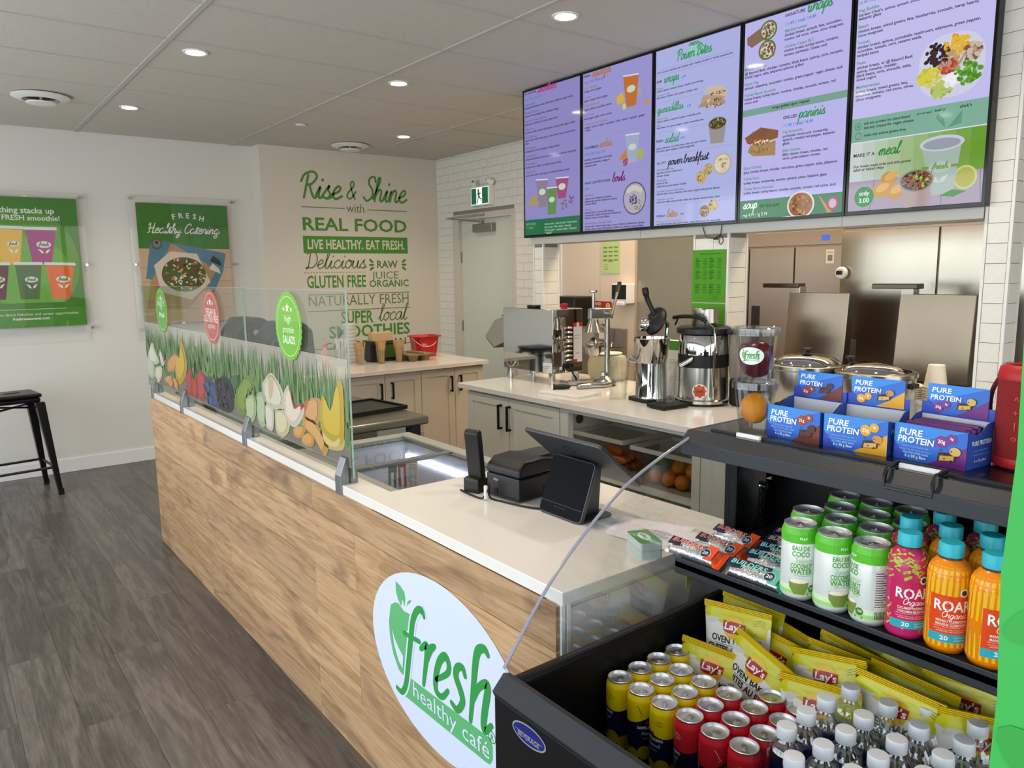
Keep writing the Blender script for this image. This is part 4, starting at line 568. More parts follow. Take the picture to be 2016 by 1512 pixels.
# ================================================================== shared prints
def sil(f, pts, col, layer): return f.poly(pts, col, layer)
def fresh_logo(f, M, lay=0, oval=True, white='#d2daee', g1='#2b9440', g2='#5cb070', detail=True, wt=1.0):
    """apple and 'fresh healthy café' logo; M maps logo metres to print coordinates"""
    mp = lambda P: [M(p) for p in P]; sc = math.dist(M((0, 0)), M((1, 0)))
    if oval: f.poly(mp([(-1.643 + .377 * math.cos(2 * PI * i / 48), .53 + .252 * math.sin(2 * PI * i / 48)) for i in range(48)]), white, lay)
    f.poly(mp(LOGO['apple']), g2, lay + 1); f.poly(mp(LOGO['leaf']), g2, lay + 1); f.poly(mp(LOGO['leaf2']), g2, lay + 1)
    if detail: f.poly(mp(LOGO['hi']), white, lay + 2)
    f.poly(mp(LOGO['bar']), g2, lay + 1)
    def stroke(P, w, ly=2, c=g1):
        q = catmull(P, 5); n = len(q); ws = [(w * sc) * (.72 + .5 * math.sin(PI * min(1, i / max(1, n - 1)) * 1.0)) for i in range(n)]
        vs, fs = ribbon(mp(q), ws); f.raw(vs, fs, c, lay + ly)
    if detail: stroke(LOGO['f'][0], .034, 2, white)
    for k, w in (('f', .021), ('r', .02), ('e', .02), ('s', .021), ('h', .021)):
        for P in LOGO[k]: stroke(P, w * wt, 3)
    a, b = M((-1.785, .392)), M((-1.405, .392)); rot = math.atan2(b[1] - a[1], b[0] - a[0])
    f.text('healthy café', a[0], a[1], math.dist(a, b), white, lay + 3, h=.046 * sc, st='r' if detail else 'b', rot=rot)
    if detail:
        c = M(LOGO['reg']); f.ring(c[0], c[1], .016 * sc, .016 * sc, .0025 * sc, g1, lay + 2, 20); f.text('R', c[0], c[1] - .008 * sc, None, g1, lay + 2, h=.016 * sc, align='c')
def logo_at(cu, cv, width):
    k = width / .754; return lambda p: (cu + (p[0] + 1.643) * k, cv + (p[1] - .53) * k)

# ================================================================== order counter
M_oak = wood('oak_laminate', '#c6a37b', '#b8936a', '#9c7850', 1, stretch=18, scale=2.4, rough=.5, ringmix=.6, var=.2, kn=(.55, .74), kc='#6a4c32', kscale=1.1)
ct = thing('order_counter', 'oak plank fronted order counter with white quartz top and round cafe logo', 'counter', (1.3, 3.0, 0))
def CB(): m = MB(); m.at(-1.3, -3.0, 0); return m
CB().box(1.012, 1.10, 1.20, 4.82, 0, .886).box(1.012, 1.66, 1.20, 2.02, .03, .886).box(1.012, 1.66, 1.165, 1.20, 0, .886).build('body', mat('counter_carcass', '#d4d2cc', .5), ct)
CB().box(1.03, 1.64, 1.158, 1.166, .02, .87).build('end_panel', M_quartz, ct, bevel=.001)
for a in (1.012, 1.028): CB().box(a, a + .012, 1.150, 1.166, 0, .886).build('corner_trim', M_trim, ct, bevel=.0015)
CB().prism([(1.012, 1.147), (1.672, 1.147), (1.672, 2.06), (1.098, 2.06), (1.098, 4.835), (1.012, 4.835)], .886, .917, 'z').build('countertop', M_quartz, ct, bevel=.002)
CB().box(1.0045, 1.0125, 1.156, 4.829, .001, .885).build('plank_backing', mat('plank_joint', '#d8bd98', .6), ct)
rows = [(0, .195, (3.78, 2.468)), (.195, .39, (3.437, 2.13)), (.39, .585, (3.78, 2.46)), (.585, .78, (3.435, 2.132)), (.78, .886, (3.762, 2.455))]
for z0, z1, js in rows:
    ed = [4.83] + list(js) + [1.155]
    for a, b in zip(ed[:-1], ed[1:]):
        o = MB().box(-.012, 0, -(a - b) / 2 + .0009, (a - b) / 2 - .0009, -(z1 - z0) / 2 + .0009, (z1 - z0) / 2 - .0009).build('oak_plank', M_oak, ct, bevel=.0008, seg=1)
        o.location = (1.0125 - 1.3, (a + b) / 2 - 3, (z0 + z1) / 2)
f = Flat(lambda u, v, h: (1.0 - .0004 - h - 1.3, -u - 3, v)); fresh_logo(f, lambda p: p); f.build('logo_decal', ct)

# sneeze guard with printed film
sg = thing('sneeze_guard', 'clear glass sneeze guard printed with wheatgrass and fruit, held by grey clamps', 'glass screen', (1.04, 3.6, .917))
M_pane = glassy('counter_glass', '#f7faf7', .06)
M_edge = mat('glass_edge', '#9fb5aa', .15, spec=.6)
for a, b in ((3.166, 5.0), (2.195, 3.16)):
    MB().box(-.003, .003, a - 3.6, b - 3.6, .024, .628).build('glass_pane', M_pane, sg)
    MB().box(-.0031, .0031, a - 3.6 - .0008, a - 3.6, .024, .628).box(-.0031, .0031, b - 3.6, b - 3.6 + .0008, .024, .628).box(-.0031, .0031, a - 3.6, b - 3.6, .628, .6288).build('polished_edge', M_edge, sg)
def glassink(c):
    k = 'film_' + c[1:]
    if k in MATS: return MATS[k]
    m = mat(k, c, .3); m.node_tree.nodes['Principled BSDF'].inputs['Alpha'].default_value = .86; return m
def veil(c):
    k = 'veil_' + c[1:]
    if k in MATS: return MATS[k]
    m = mat(k, c, .3); m.node_tree.nodes['Principled BSDF'].inputs['Alpha'].default_value = .55; return m
gfn = lambda u, v, h: (-.0034 - h, -u - 3.6, v - .917)
u0, u1 = -4.985, -2.2
f = Flat(gfn, veil); f.rect(u0, .975, u1, 1.328, '#bdb7a8', 0); f.build('printed_film', sg)
f = Flat(gfn, glassink); rnd = random.Random(3)
f.rect(u0, .977, u1, 1.045, '#aaa39a', 0)
for i in range(6): f.line([(u0 + i * .5, .985 + .008 * (i % 3)), (u0 + .45 + i * .5, .99 + .008 * (i % 3))], .0016, '#7d766e', 1)
greens = ['#64864c', '#54783f', '#72935a', '#86a06c', '#486a38', '#5b7d46']
for k in range(60): ua = u0 + (u1 - u0) * k / 60; f.rect(ua, 1.03, ua + (u1 - u0) / 60, 1.205 + .03 * math.sin(k * 1.7) + .02 * math.sin(k * .6), ['#64804c', '#5c7a46', '#6c8854'][k % 3], 1)
for i in range(1500):
    u = u0 + (u1 - u0) * rnd.random(); hgt = .10 + .12 * rnd.random(); b = 1.04 + .10 * rnd.random(); le = rnd.uniform(-.025, .025); w_ = rnd.uniform(.004, .009)
    t = min(b + hgt, 1.322); uu = min(max(u + le, u0), u1)
    f.poly([(max(u - w_, u0), b), (min(u + w_, u1), b), (min((u + uu) / 2 + w_ * .7, u1), (b + t) / 2), (uu, t), (max((u + uu) / 2 - w_ * .7, u0), (b + t) / 2)], greens[i % 6], 2 + i % 3)
for i, (c, P) in enumerate(FRUIT):
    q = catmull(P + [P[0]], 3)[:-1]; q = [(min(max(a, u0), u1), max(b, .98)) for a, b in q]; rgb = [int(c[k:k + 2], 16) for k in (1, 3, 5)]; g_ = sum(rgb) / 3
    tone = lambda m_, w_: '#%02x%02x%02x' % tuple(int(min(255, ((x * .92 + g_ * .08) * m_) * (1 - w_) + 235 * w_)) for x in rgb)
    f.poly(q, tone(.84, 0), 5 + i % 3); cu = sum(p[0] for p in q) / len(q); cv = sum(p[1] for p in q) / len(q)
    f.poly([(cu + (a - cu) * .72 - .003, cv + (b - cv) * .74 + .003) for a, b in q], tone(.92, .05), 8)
for i in range(26): f.ell(-3.80 + .12 * rnd.random(), 1.0 + .11 * rnd.random(), .017, .016, ['#3e4868', '#343c58', '#525c80'][i % 3], 10, 8)
for i in range(40): f.ell(-3.61 + .17 * rnd.random(), 1.0 + .12 * rnd.random(), .014, .013, ['#2a2530', '#38323c', '#201c24'][i % 3], 10, 8)
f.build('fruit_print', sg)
for c, ce_, r_, tp, bt in BADGE:
    f = Flat(gfn, glassink); cu, cv = ce_[0] if c != '#5aa832' else -4.52, 1.411
    n_ = 34; f.poly([(cu + (.128 if i % 2 else .121) * math.cos(PI * i / n_), cv + (.128 if i % 2 else .121) * math.sin(PI * i / n_)) for i in range(2 * n_)], c, 12)
    f.ring(cu, cv, .109, .109, .002, '#eef3e6', 13, 40)
    for k, (dx, r) in enumerate(((-.036, .012), (0, .021), (.036, .012))): f.poly(star(cu + dx, cv + .062 + (.006 if k == 1 else 0), r), '#eef3e6', 13)
    for t, u, v, w_, st, c2 in BADT:
        if abs(cu - u - w_ / 2) < .2: f.text(t, cu, v, w_ * (1.0 if cu > -4 else 1.15), c2, 13, st='b' if st in 'nb' else 'r', h={'n': .03, 'b': .028, 'r': .026}[st], align='c')
    f.build('round_badge', sg)
M_clamp = mat('grey_clamp', '#8d9193', .32, metal=.8)
for y in (4.80, 4.16, 3.17, 2.245):
    c = MB(); c.at(0, y - 3.6, 0)
    for s_ in (-1, 1):
        x = s_ * .0045
        c.prism([(x, -.062), (x + s_ * (.03 if s_ < 0 else .02), -.055), (x + s_ * (.03 if s_ < 0 else .022), .03), (x + s_ * .008, .088), (x, .088)] if s_ < 0 else [(x, .001), (x + .024, .001), (x + .024, .03), (x + .008, .088), (x, .088)], -.021, .021, 'y')
    o = c.build('clamp', M_clamp, sg, bevel=.0015)
    MB().at(0, y - 3.6, 0).box(-.026, .004, -.017, .017, -.068, -.055).build('clamp_screw_plate', M_black, o)

# ================================================================== glass top freezer
fz = thing('display_freezer', 'grey glass top freezer let into the counter beside the till', 'freezer', (1.39, 2.49, 0))
FB = lambda: MB().at(-1.39, -2.49, 0)
M_fz = mat('freezer_grey', '#8d8f86', .4); M_fzin = mat('freezer_liner', '#dfe0e6', .35)
b = FB()
b.box(1.13, 1.66, 2.07, 2.10, .02, .87).box(1.13, 1.66, 2.90, 2.93, .02, .87).box(1.13, 1.16, 2.10, 2.90, .02, .87).box(1.63, 1.66, 2.10, 2.90, .02, .87).box(1.13, 1.66, 2.07, 2.93, .02, .05)
b.build('cabinet', M_fz, fz, bevel=.003)
FB().box(1.16, 1.172, 2.10, 2.90, .4, .86).box(1.618, 1.63, 2.10, 2.90, .4, .86).box(1.172, 1.618, 2.10, 2.112, .4, .86).box(1.172, 1.618, 2.888, 2.90, .4, .86).box(1.172, 1.618, 2.112, 2.888, .4, .41).build('liner', M_fzin, fz)
FB().box(1.118, 1.178, 2.065, 2.935, .868, .888).box(1.612, 1.668, 2.065, 2.935, .868, .888).box(1.178, 1.612, 2.065, 2.112, .868, .884).box(1.178, 1.612, 2.88, 2.935, .868, .888).build('top_rim', mat('rim_grey', '#a3a69c', .35), fz, bevel=.004)
for y0, y1, z in ((2.112, 2.53, .872), (2.49, 2.88, .878)):
    l = FB().box(1.178, 1.612, y0, y1, z, z + .004).build('sliding_lid', glassy('lid_glass', '#eef2f6', .12), fz)
    FB().box(1.178, 1.612, y1 - .03 if y0 < 2.3 else y0, y1 if y0 < 2.3 else y0 + .03, z - .003, z + .008).box(1.178, 1.19, y0, y1, z - .002, z + .007).box(1.6, 1.612, y0, y1, z - .002, z + .007).build('lid_frame', mat('lid_frame', '#84877e', .3, metal=.4), l, bevel=.002)
FB().box(1.604, 1.616, 2.15, 2.86, .79, .81).build('strip_lamp', mat('led_tube', '#ffffff', .4, emit='#e9eeff', es=7), fz)
def bin_food(x, y, col, label, name='ice_cream_tub'):
    pass
t = thing('freezer_bin', 'white food tub with tongs standing in the glass top freezer', 'tub', (1.515, 2.78, .41))
MB().lathe([(.075, .0), (.085, .16), (.09, .165), (.086, .17), (.081, .16), (.073, .01), (0, .01)], 24).build('tub', M_fzin, t, 40); MB().lathe([(0, .14), (.078, .14)], 20).build('contents', mat('frozen_fruit', '#cfd2da', .6, noise=.2, nscale=40), t)
def tongs(x, y, z, hcol, label, rz, lean=.42):
    t = thing('serving_tongs', label, 'tongs', (x, y, z), rz, 'serving tongs in the freezer')
    for s_ in (-1, 1): MB().at(0, 0, 0, 0, lean, 0).tube([(0, s_ * .012, 0), (0, s_ * .011, .16)], .0035, 6).build('steel_arm', M_chrome, t)
    MB().at(0, 0, 0, 0, lean, 0).box(-.006, .006, -.017, -.006, .13, .27).box(-.006, .006, .006, .017, .13, .27).box(-.008, .008, -.018, .018, .26, .30).build('grip', mat('grip_' + hcol[1:], hcol, .4), t, bevel=.004)
tongs(1.575, 2.84, .585, '#d8392f', 'red handled tongs leaning inside the glass top freezer', -2.08, .6); tongs(1.60, 2.79, .585, '#dcc9a0', 'cream handled tongs beside the red pair in the freezer', -2.08, .62); tongs(1.53, 2.865, .565, '#3f7d55', 'green handled tongs behind the red pair in the freezer', -2.0, .6)
for x, y, lb in ((1.33, 2.55, 'pale wooden scoop handle at the counter side of the freezer'), (1.50, 2.50, 'pale wooden scoop handle in the near corner of the freezer')):
    t = thing('scoop', lb, 'scoop', (x, y, .66), -.9 if x < 1.4 else .6, 'wooden scoops in the freezer')
    MB().at(0, 0, 0, 0, 1.15, 0).tube([(0, 0, 0), (0, 0, .08), (0, 0, .17)], [.011, .015, .012], 8).build('handle', mat('pale_wood', '#d3bd92', .5), t, 40); MB().sph(.026, -.03, 0, -.012, 10, 6, sz=.6).build('bowl', M_chrome, t, 40)

# ================================================================== steel prep table behind the guard
pt = thing('prep_table', 'stainless steel refrigerated prep table behind the glass screen', 'prep table', (1.48, 3.85, 0))
TB = lambda: MB().at(-1.48, -3.85, 0)
TB().box(1.14, 1.80, 3.06, 4.72, .10, .78).build('cabinet', M_ss, pt, bevel=.004)
TB().box(1.12, 1.84, 3.04, 4.74, .885, .925).build('worktop', mat('worktop_steel', '#8f8a7c', .3, metal=.9, noise=.1), pt, bevel=.008)
TB().box(1.14, 1.82, 3.055, 3.07, .80, .845).box(1.14, 1.78, 3.075, 4.7, .78, .885).build('rail', M_chrome, pt, bevel=.002)
TB().box(1.745, 1.80, 3.05, 3.11, .78, .885).build('corner_post', M_black, pt, bevel=.003)
for x in (1.18, 1.76):
    for y in (3.1, 4.66): TB().cyl(.02, 0, .10, 10, cx=x, cy=y).build('leg', M_chrome, pt, 40)
t = thing('black_tray', 'flat black plastic tray lying on the steel prep table', 'tray', (1.62, 3.40, .925), .12)
MB().box(-.22, .22, -.16, .16, 0, .012).build('base', M_black, t, bevel=.004); MB().box(-.22, .22, -.16, -.148, .012, .02).box(-.22, .22, .148, .16, .012, .02).box(-.22, -.208, -.148, .148, .012, .02).box(.208, .22, -.148, .148, .012, .02).build('lip', M_black, t)
M_smoke = glassy('smoked_cover', '#5f635e', .10)
for y, lb in ((4.28, 'blender under a smoked dome cover, second from the glass screen badge reading salads'), (3.72, 'blender under a smoked dome cover, right behind the green salads badge')):
    t = thing('blender', lb, 'blender', (1.42, y, .925), 0, 'covered blenders behind the glass screen')
    MB().prism([(-.1, 0), (.1, 0), (.09, .15), (-.08, .17)], -.1, .1, 'y').build('motor_base', M_black, t, bevel=.012)
    jar = MB().lathe([(.045, .16), (.055, .2), (.075, .4), (.077, .40), (.06, .2), (.05, .165)], 20).build('jar', glassy('jar_clear', '#dfe5e2', .1), t, 40)
    MB().box(-.12, .11, -.125, .125, .17, .172).build('gasket', M_black, t)
    MB().prism([(-.125, .17), (.115, .17), (.10, .40), (.05, .44), (-.06, .44), (-.115, .36)], -.13, .13, 'y').build('sound_cover', M_smoke, t, bevel=.02, seg=3)
    for s_ in (-1, 1):
        MB().prism([(-.10, .16), (-.05, .16), (.02, .33), (.03, .39), (-.03, .39), (-.05, .33)], s_ * .136 - .005, s_ * .136 + .005, 'y').build('hinge_arm', M_black, t, bevel=.003)
        MB().at(0, s_ * .143, .36, PI / 2 if s_ > 0 else -PI / 2).cyl(.016, -.004, .004, 16).build('hinge_knob', mat('knob_grey', '#b9bcc0', .3), t)
# ================================================================== lettering on the accent wall
f = Flat(on_y(6.921), lambda c: pm(c, .6)); 
(bu0, bv1), (bu1, bv0) = RISEL['bar']; bar = (bu0, 1.797, bu1, 1.96)
f.rect(*bar, '#4c8c2e', 0)
for k in ('l1', 'l2', 'l3', 'l4'):
    (a, b), (c, d) = RISEL[k]; m_ = (b + d) / 2; f.rect(a, m_ - .004, c, m_ + .004, '#617f47', 0)
(a, b), (c, d) = RISEL['dash']; n_ = 22
for i in range(n_): u = a + (c - a) * i / n_; f.rect(u, b - .004, u + (c - a) / n_ * .55, b + .002, '#617f47', 0)
LIFT = {'#3f7a25': '#4c8c2e', '#4a7a32': '#578c3c', '#4f6a3a': '#617f47', '#3f6a2a': '#507f36'}
for t, u, v, w_, st, c in RISE:
    c = LIFT.get(c, c); v += .018 if t == 'local' else 0
    if st == 's': f.script(t, u, v, w_, c, 1, wt=.2 if t in ('Rise', 'Shine', '&') else .15, shear=.22, h=(.118 if t in ('Rise', 'Shine') else .1 if t == '&' else .085 if t == 'local' else .08))
    else: f.text(t, u, v, w_, c, 1, st='b' if st in 'bn' else 'r', h={'with': .085, 'REAL FOOD': .118, 'LIVE HEALTHY. EAT FRESH.': .088, 'RAW': .072, 'JUICE': .075, 'ORGANIC': .068, 'GLUTEN FREE': .115, 'NATURALLY FRESH': .1, 'SUPER': .12, 'SMOOTHIES': .115}.get(t, .07))
for su, sg_ in ((3.61, -1), (3.91, 1)):
    for k in (-1, 0, 1): f.ell(su + sg_ * .035, 1.685 + k * .038, .03, .012, '#507f36', 1, 12, rot=sg_ * k * .6)
u0_, u1_ = 2.9, 4.0
for r in ((u0_, .873, u1_, .880), (u0_, .78, u1_, .787), (u0_, .787, u0_ + .007, .873), (u1_ - .007, .787, u1_, .873)): f.rect(*r, '#617f47', 0)
f.build('wall_lettering', wa)

# ================================================================== posters behind acrylic
M_acr = glassy('acrylic_sheet', '#ffffff', .012)
def acrylic_edges(t, x0, x1, z0, z1):
    for a in ((x0, x0 + .002, z0, z1), (x1 - .002, x1, z0, z1), (x0, x1, z0, z0 + .002), (x0, x1, z1 - .002, z1)): MB().box(a[0], a[1], -.0505, -.0465, a[2], a[3]).build('acrylic_edge', mat('acrylic_rim', '#c9ccc6', .25, alpha=.75), t)
def standoffs(t, pts, y):
    for x, z in pts: MB().at(x, y, z, PI / 2).lathe([(.0, .022), (.011, .022), (.013, .019), (.013, -.006), (.006, -.006), (.006, -.038)], 16).build('standoff', M_chrome, t, 40)
def cup(f, P, body, lid='#d8dcd8', lay=2, logo=True):
    (a, b, c, d) = P; f.poly(P, body, lay); w_ = b[0] - a[0]; h = a[1] - d[1]
    f.poly([(a[0] - .012, a[1] + .004), (b[0] + .012, b[1] + .004), (b[0] + .006, b[1] + .026), (a[0] - .006, a[1] + .026)], lid, lay + 1)
    f.poly([(a[0], a[1]), (a[0] + w_ * .14, a[1]), (d[0] + w_ * .1, d[1]), (d[0], d[1])], body if False else '#ffffff' if False else lid, lay) if False else None
    if logo:
        cx = (a[0] + b[0]) / 2 + w_ * .06; cy = a[1] - h * .42; f.ell(cx, cy, w_ * .25, w_ * .13, '#d9ded0', lay + 1, 20); f.script('fresh', cx - w_ * .17, cy - w_ * .05, w_ * .33, '#55744a', lay + 2, wt=.3, h=w_ * .075)
        for s_ in (-1, 1): f.poly([(cx + s_ * w_ * .02, cy - h * .26), (cx + s_ * w_ * .1, cy - h * .255), (cx + s_ * w_ * .22, cy - h * .13), (cx + s_ * w_ * .08, cy - h * .17)], '#dfe4d8', lay + 1)
t = thing('smoothie_poster', 'green smoothie poster with stacked cups behind a clear acrylic sheet', 'poster', (.7, 7.102, 1.7))
Tn = lambda u, v, h: (u - .7, -.042 - h, v - 1.7)
MB().box(-.43, .385, -.05, -.047, -.555, .565).build('acrylic_front', M_acr, t); acrylic_edges(t, -.43, .385, -.555, .565)
f = Flat(Tn); A_, B_, Z0, Z1 = .30, 1.035, 1.213, 2.222
f.rect(A_, Z0, B_, Z1, '#3f7d22', 0); f.ell(.66, 1.72, .36, .42, '#56942a', 1, 40); f.ell(.68, 1.62, .28, .3, '#66a832', 2, 36); f.rect(A_, Z0, B_, 1.36, '#4a8a28', 3); f.rect(A_, 1.36, B_, 1.405, '#417c24', 3)
for P, c in zip(P1['cups'], ('#e0b23a', '#a02a7c', '#5a1a34', '#4a6a34', '#dd6a22')): cup(f, P, c, lay=5)
f.rect(.31, 1.354, .90, 1.357, '#cfe0b8', 5)
for tx, u, v, w_, st, c in POST1: f.text(tx, u, v, w_, c, 6, st=st if st != 'r' else 'r')
f.build('poster_print', t)
standoffs(t, [(.36, .535), (.37, 0), (.37, -.51), (-.40, .535), (-.40, 0), (-.40, -.51)], -.04)
t = thing('catering_poster', 'Fresh Healthy Catering poster with boxed salad behind a clear acrylic sheet', 'poster', (1.84, 7.102, 1.7))
Tn = lambda u, v, h: (u - 1.84, -.042 - h, v - 1.7)
MB().box(-.43, .455, -.05, -.047, -.575, .573).build('acrylic_front', M_acr, t); acrylic_edges(t, -.43, .455, -.575, .573)
f = Flat(Tn); A_, B_, Z0, Z1 = 1.473, 2.228, 1.19, 2.217
f.rect(A_, Z0, B_, Z1, '#c9ab8c', 0)
for i in range(5): f.rect(A_, Z0 + .12 * i, B_, Z0 + .12 * i + .004, '#a98a6c', 1)
f.rect(A_, 1.835, B_, Z1, '#3c7a1e', 1); f.rect(A_, 2.03, B_, 2.045, '#356e1a', 2)
clampP = lambda P: [(min(max(a, A_ + .002), B_ - .002), max(b, Z0 + .002)) for a, b in P]
f.poly(clampP(P2['cloth']), '#4f7f92', 3); f.poly(clampP(P2['box']), '#b38a62', 4)
c0, c1, c2 = P2['bowl']; f.poly([(c0[0] - .24, c0[1] + .05), (c0[0] - .1, c0[1] + .17), (c0[0] + .12, c0[1] + .15), (c0[0] + .22, c0[1] - .1), (c0[0] + .05, c0[1] - .25), (c0[0] - .2, c0[1] - .18)], '#d8cbb8', 5)
f.ell(c0[0], c0[1] - .03, .185, .15, '#4f5a2c', 6, 30); rnd = random.Random(5)
for i in range(120):
    a = rnd.random() * 2 * PI; r = math.sqrt(rnd.random()); f.ell(c0[0] + .175 * r * math.cos(a), c0[1] - .03 + .14 * r * math.sin(a), rnd.uniform(.008, .02), rnd.uniform(.006, .012), ['#e3d3b4', '#7a2a2a', '#5f7a34', '#b5843f', '#8a3a32', '#c9a86a', '#3d5a24', '#efe6d2'][i % 8], 7 + i % 3, 8, rot=rnd.random() * 3)
(a, b) = P2['can']; f.ell(a[0], a[1], .045, .048, '#5a5656', 8, 20); f.ell(a[0], a[1], .032, .034, '#807b78', 9, 18); f.ell(a[0], a[1] + .01, .011, .013, '#1f1d1d', 10, 12)
f.poly(clampP(P2['cup2']), '#2a2624', 8); f.poly([(a_ - .01, b_ - .07) for a_, b_ in clampP(P2['cup2'])], '#ddd6cc', 7)
for i, ch in enumerate('FRESH'):
    an = (i - 2) * .11; f.text(ch, 1.885 + (i - 2) * .056, 2.098 - abs(i - 2) ** 2 * .004, None, '#e6e8dc', 6, h=.044, st='b', align='c', rot=-an)
tx, u, v, w_, st, c = POST2[1]; f.script(tx, u, v - .012, w_, c, 6, wt=.2, h=.042)
f.build('poster_print', t)
standoffs(t, [(-.405, .55), (.43, .55), (-.405, 0), (.43, 0), (-.405, -.55), (.43, -.55)], -.04)

# ================================================================== bar stool
t = thing('bar_stool', 'black metal bar stool in front of the poster wall', 'stool', (.43, 6.56, 0), .12)
M_stool = mat('black_steel', '#0c0c0d', .35, metal=.3)
s_ = MB().box(-.16, .16, -.16, .16, .735, .765).box(-.15, .15, -.15, .15, .70, .735).build('seat', M_stool, t, bevel=.02, seg=3)
MB().box(-.05, .05, -.012, .012, .766, .767).build('seat_slot', mat('slot', '#000000', .8), s_)
for sx in (-1, 1):
    for sy in (-1, 1):
        top = V((sx * .14, sy * .14, .70)); bot = V((sx * .205, sy * .205, .0)); w0, w1 = .03, .015; rings = []
        for p, w_ in ((top, w0), (bot, w1)): rings.append([(p.x - w_, p.y - w_, p.z), (p.x + w_, p.y - w_, p.z), (p.x + w_, p.y + w_, p.z), (p.x - w_, p.y + w_, p.z)])
        l = MB().loft(rings).build('leg', M_stool, t, bevel=.004); MB().box(bot.x - .017, bot.x + .017, bot.y - .017, bot.y + .017, 0, .045).build('rubber_foot', M_black, l)
k = .186
for a, b in (((-k, -k), (k, -k)), ((k, -k), (k, k)), ((k, k), (-k, k)), ((-k, k), (-k, -k))): MB().tube([(a[0], a[1], .21), (b[0], b[1], .21)], .010, 6).build('footrest_bar', M_stool, t)
k = .15
for a, b in (((-k, -k), (k, k)), ((-k, k), (k, -k))): MB().tube([(a[0], a[1], .66), (b[0], b[1], .66)], .008, 6).build('cross_brace', M_stool, t)

# ================================================================== menu screens
edges = [3.997, 3.438, 2.872, 2.318, 1.766, 1.212]
backs = ['#8d88c4', '#9a96d2', '#aeb4e6', '#bdb9f0', '#c6c2f3']
names_ = ['smoothies', 'squeezes sodas and bowls', 'power bites', 'wraps and paninis', 'salad bowls and meal deal']
labs = ['portrait menu screen listing smoothies, farthest along the row', 'portrait menu screen listing fresh squeezes, sodas and power bowls', 'portrait menu screen headed Power Bites, middle of the row', 'portrait menu screen listing signature wraps and grilled paninis', 'portrait menu screen with salad bowl photo and make it a meal offer']
ES = .92
def food_cup(f, P, col, lay=3):
    f.poly(P, col, lay); a, b, c, d = P; f.poly([(a[0], a[1]), (b[0], b[1]), (b[0], b[1] + .008), (a[0], a[1] + .008)], '#d8d6ea', lay + 1); cx = (a[0] + b[0] + c[0] + d[0]) / 4; cy = (a[1] + d[1]) / 2 + .01; f.ell(cx, cy, (b[0] - a[0]) * .28, (b[0] - a[0]) * .17, '#c8d4c0', lay + 2, 14)
def blob(f, c, r, cols, n, lay, rnd, rv=None, sz=.006):
    rv = rv or r
    for i in range(n): a = rnd.random() * 2 * PI; q = math.sqrt(rnd.random()); f.ell(c[0] + r * q * math.cos(a), c[1] + rv * q * math.sin(a), sz * rnd.uniform(.6, 1.4), sz * rnd.uniform(.5, 1.1), cols[i % len(cols)], lay + i % 2, 7, rot=rnd.random() * 3)
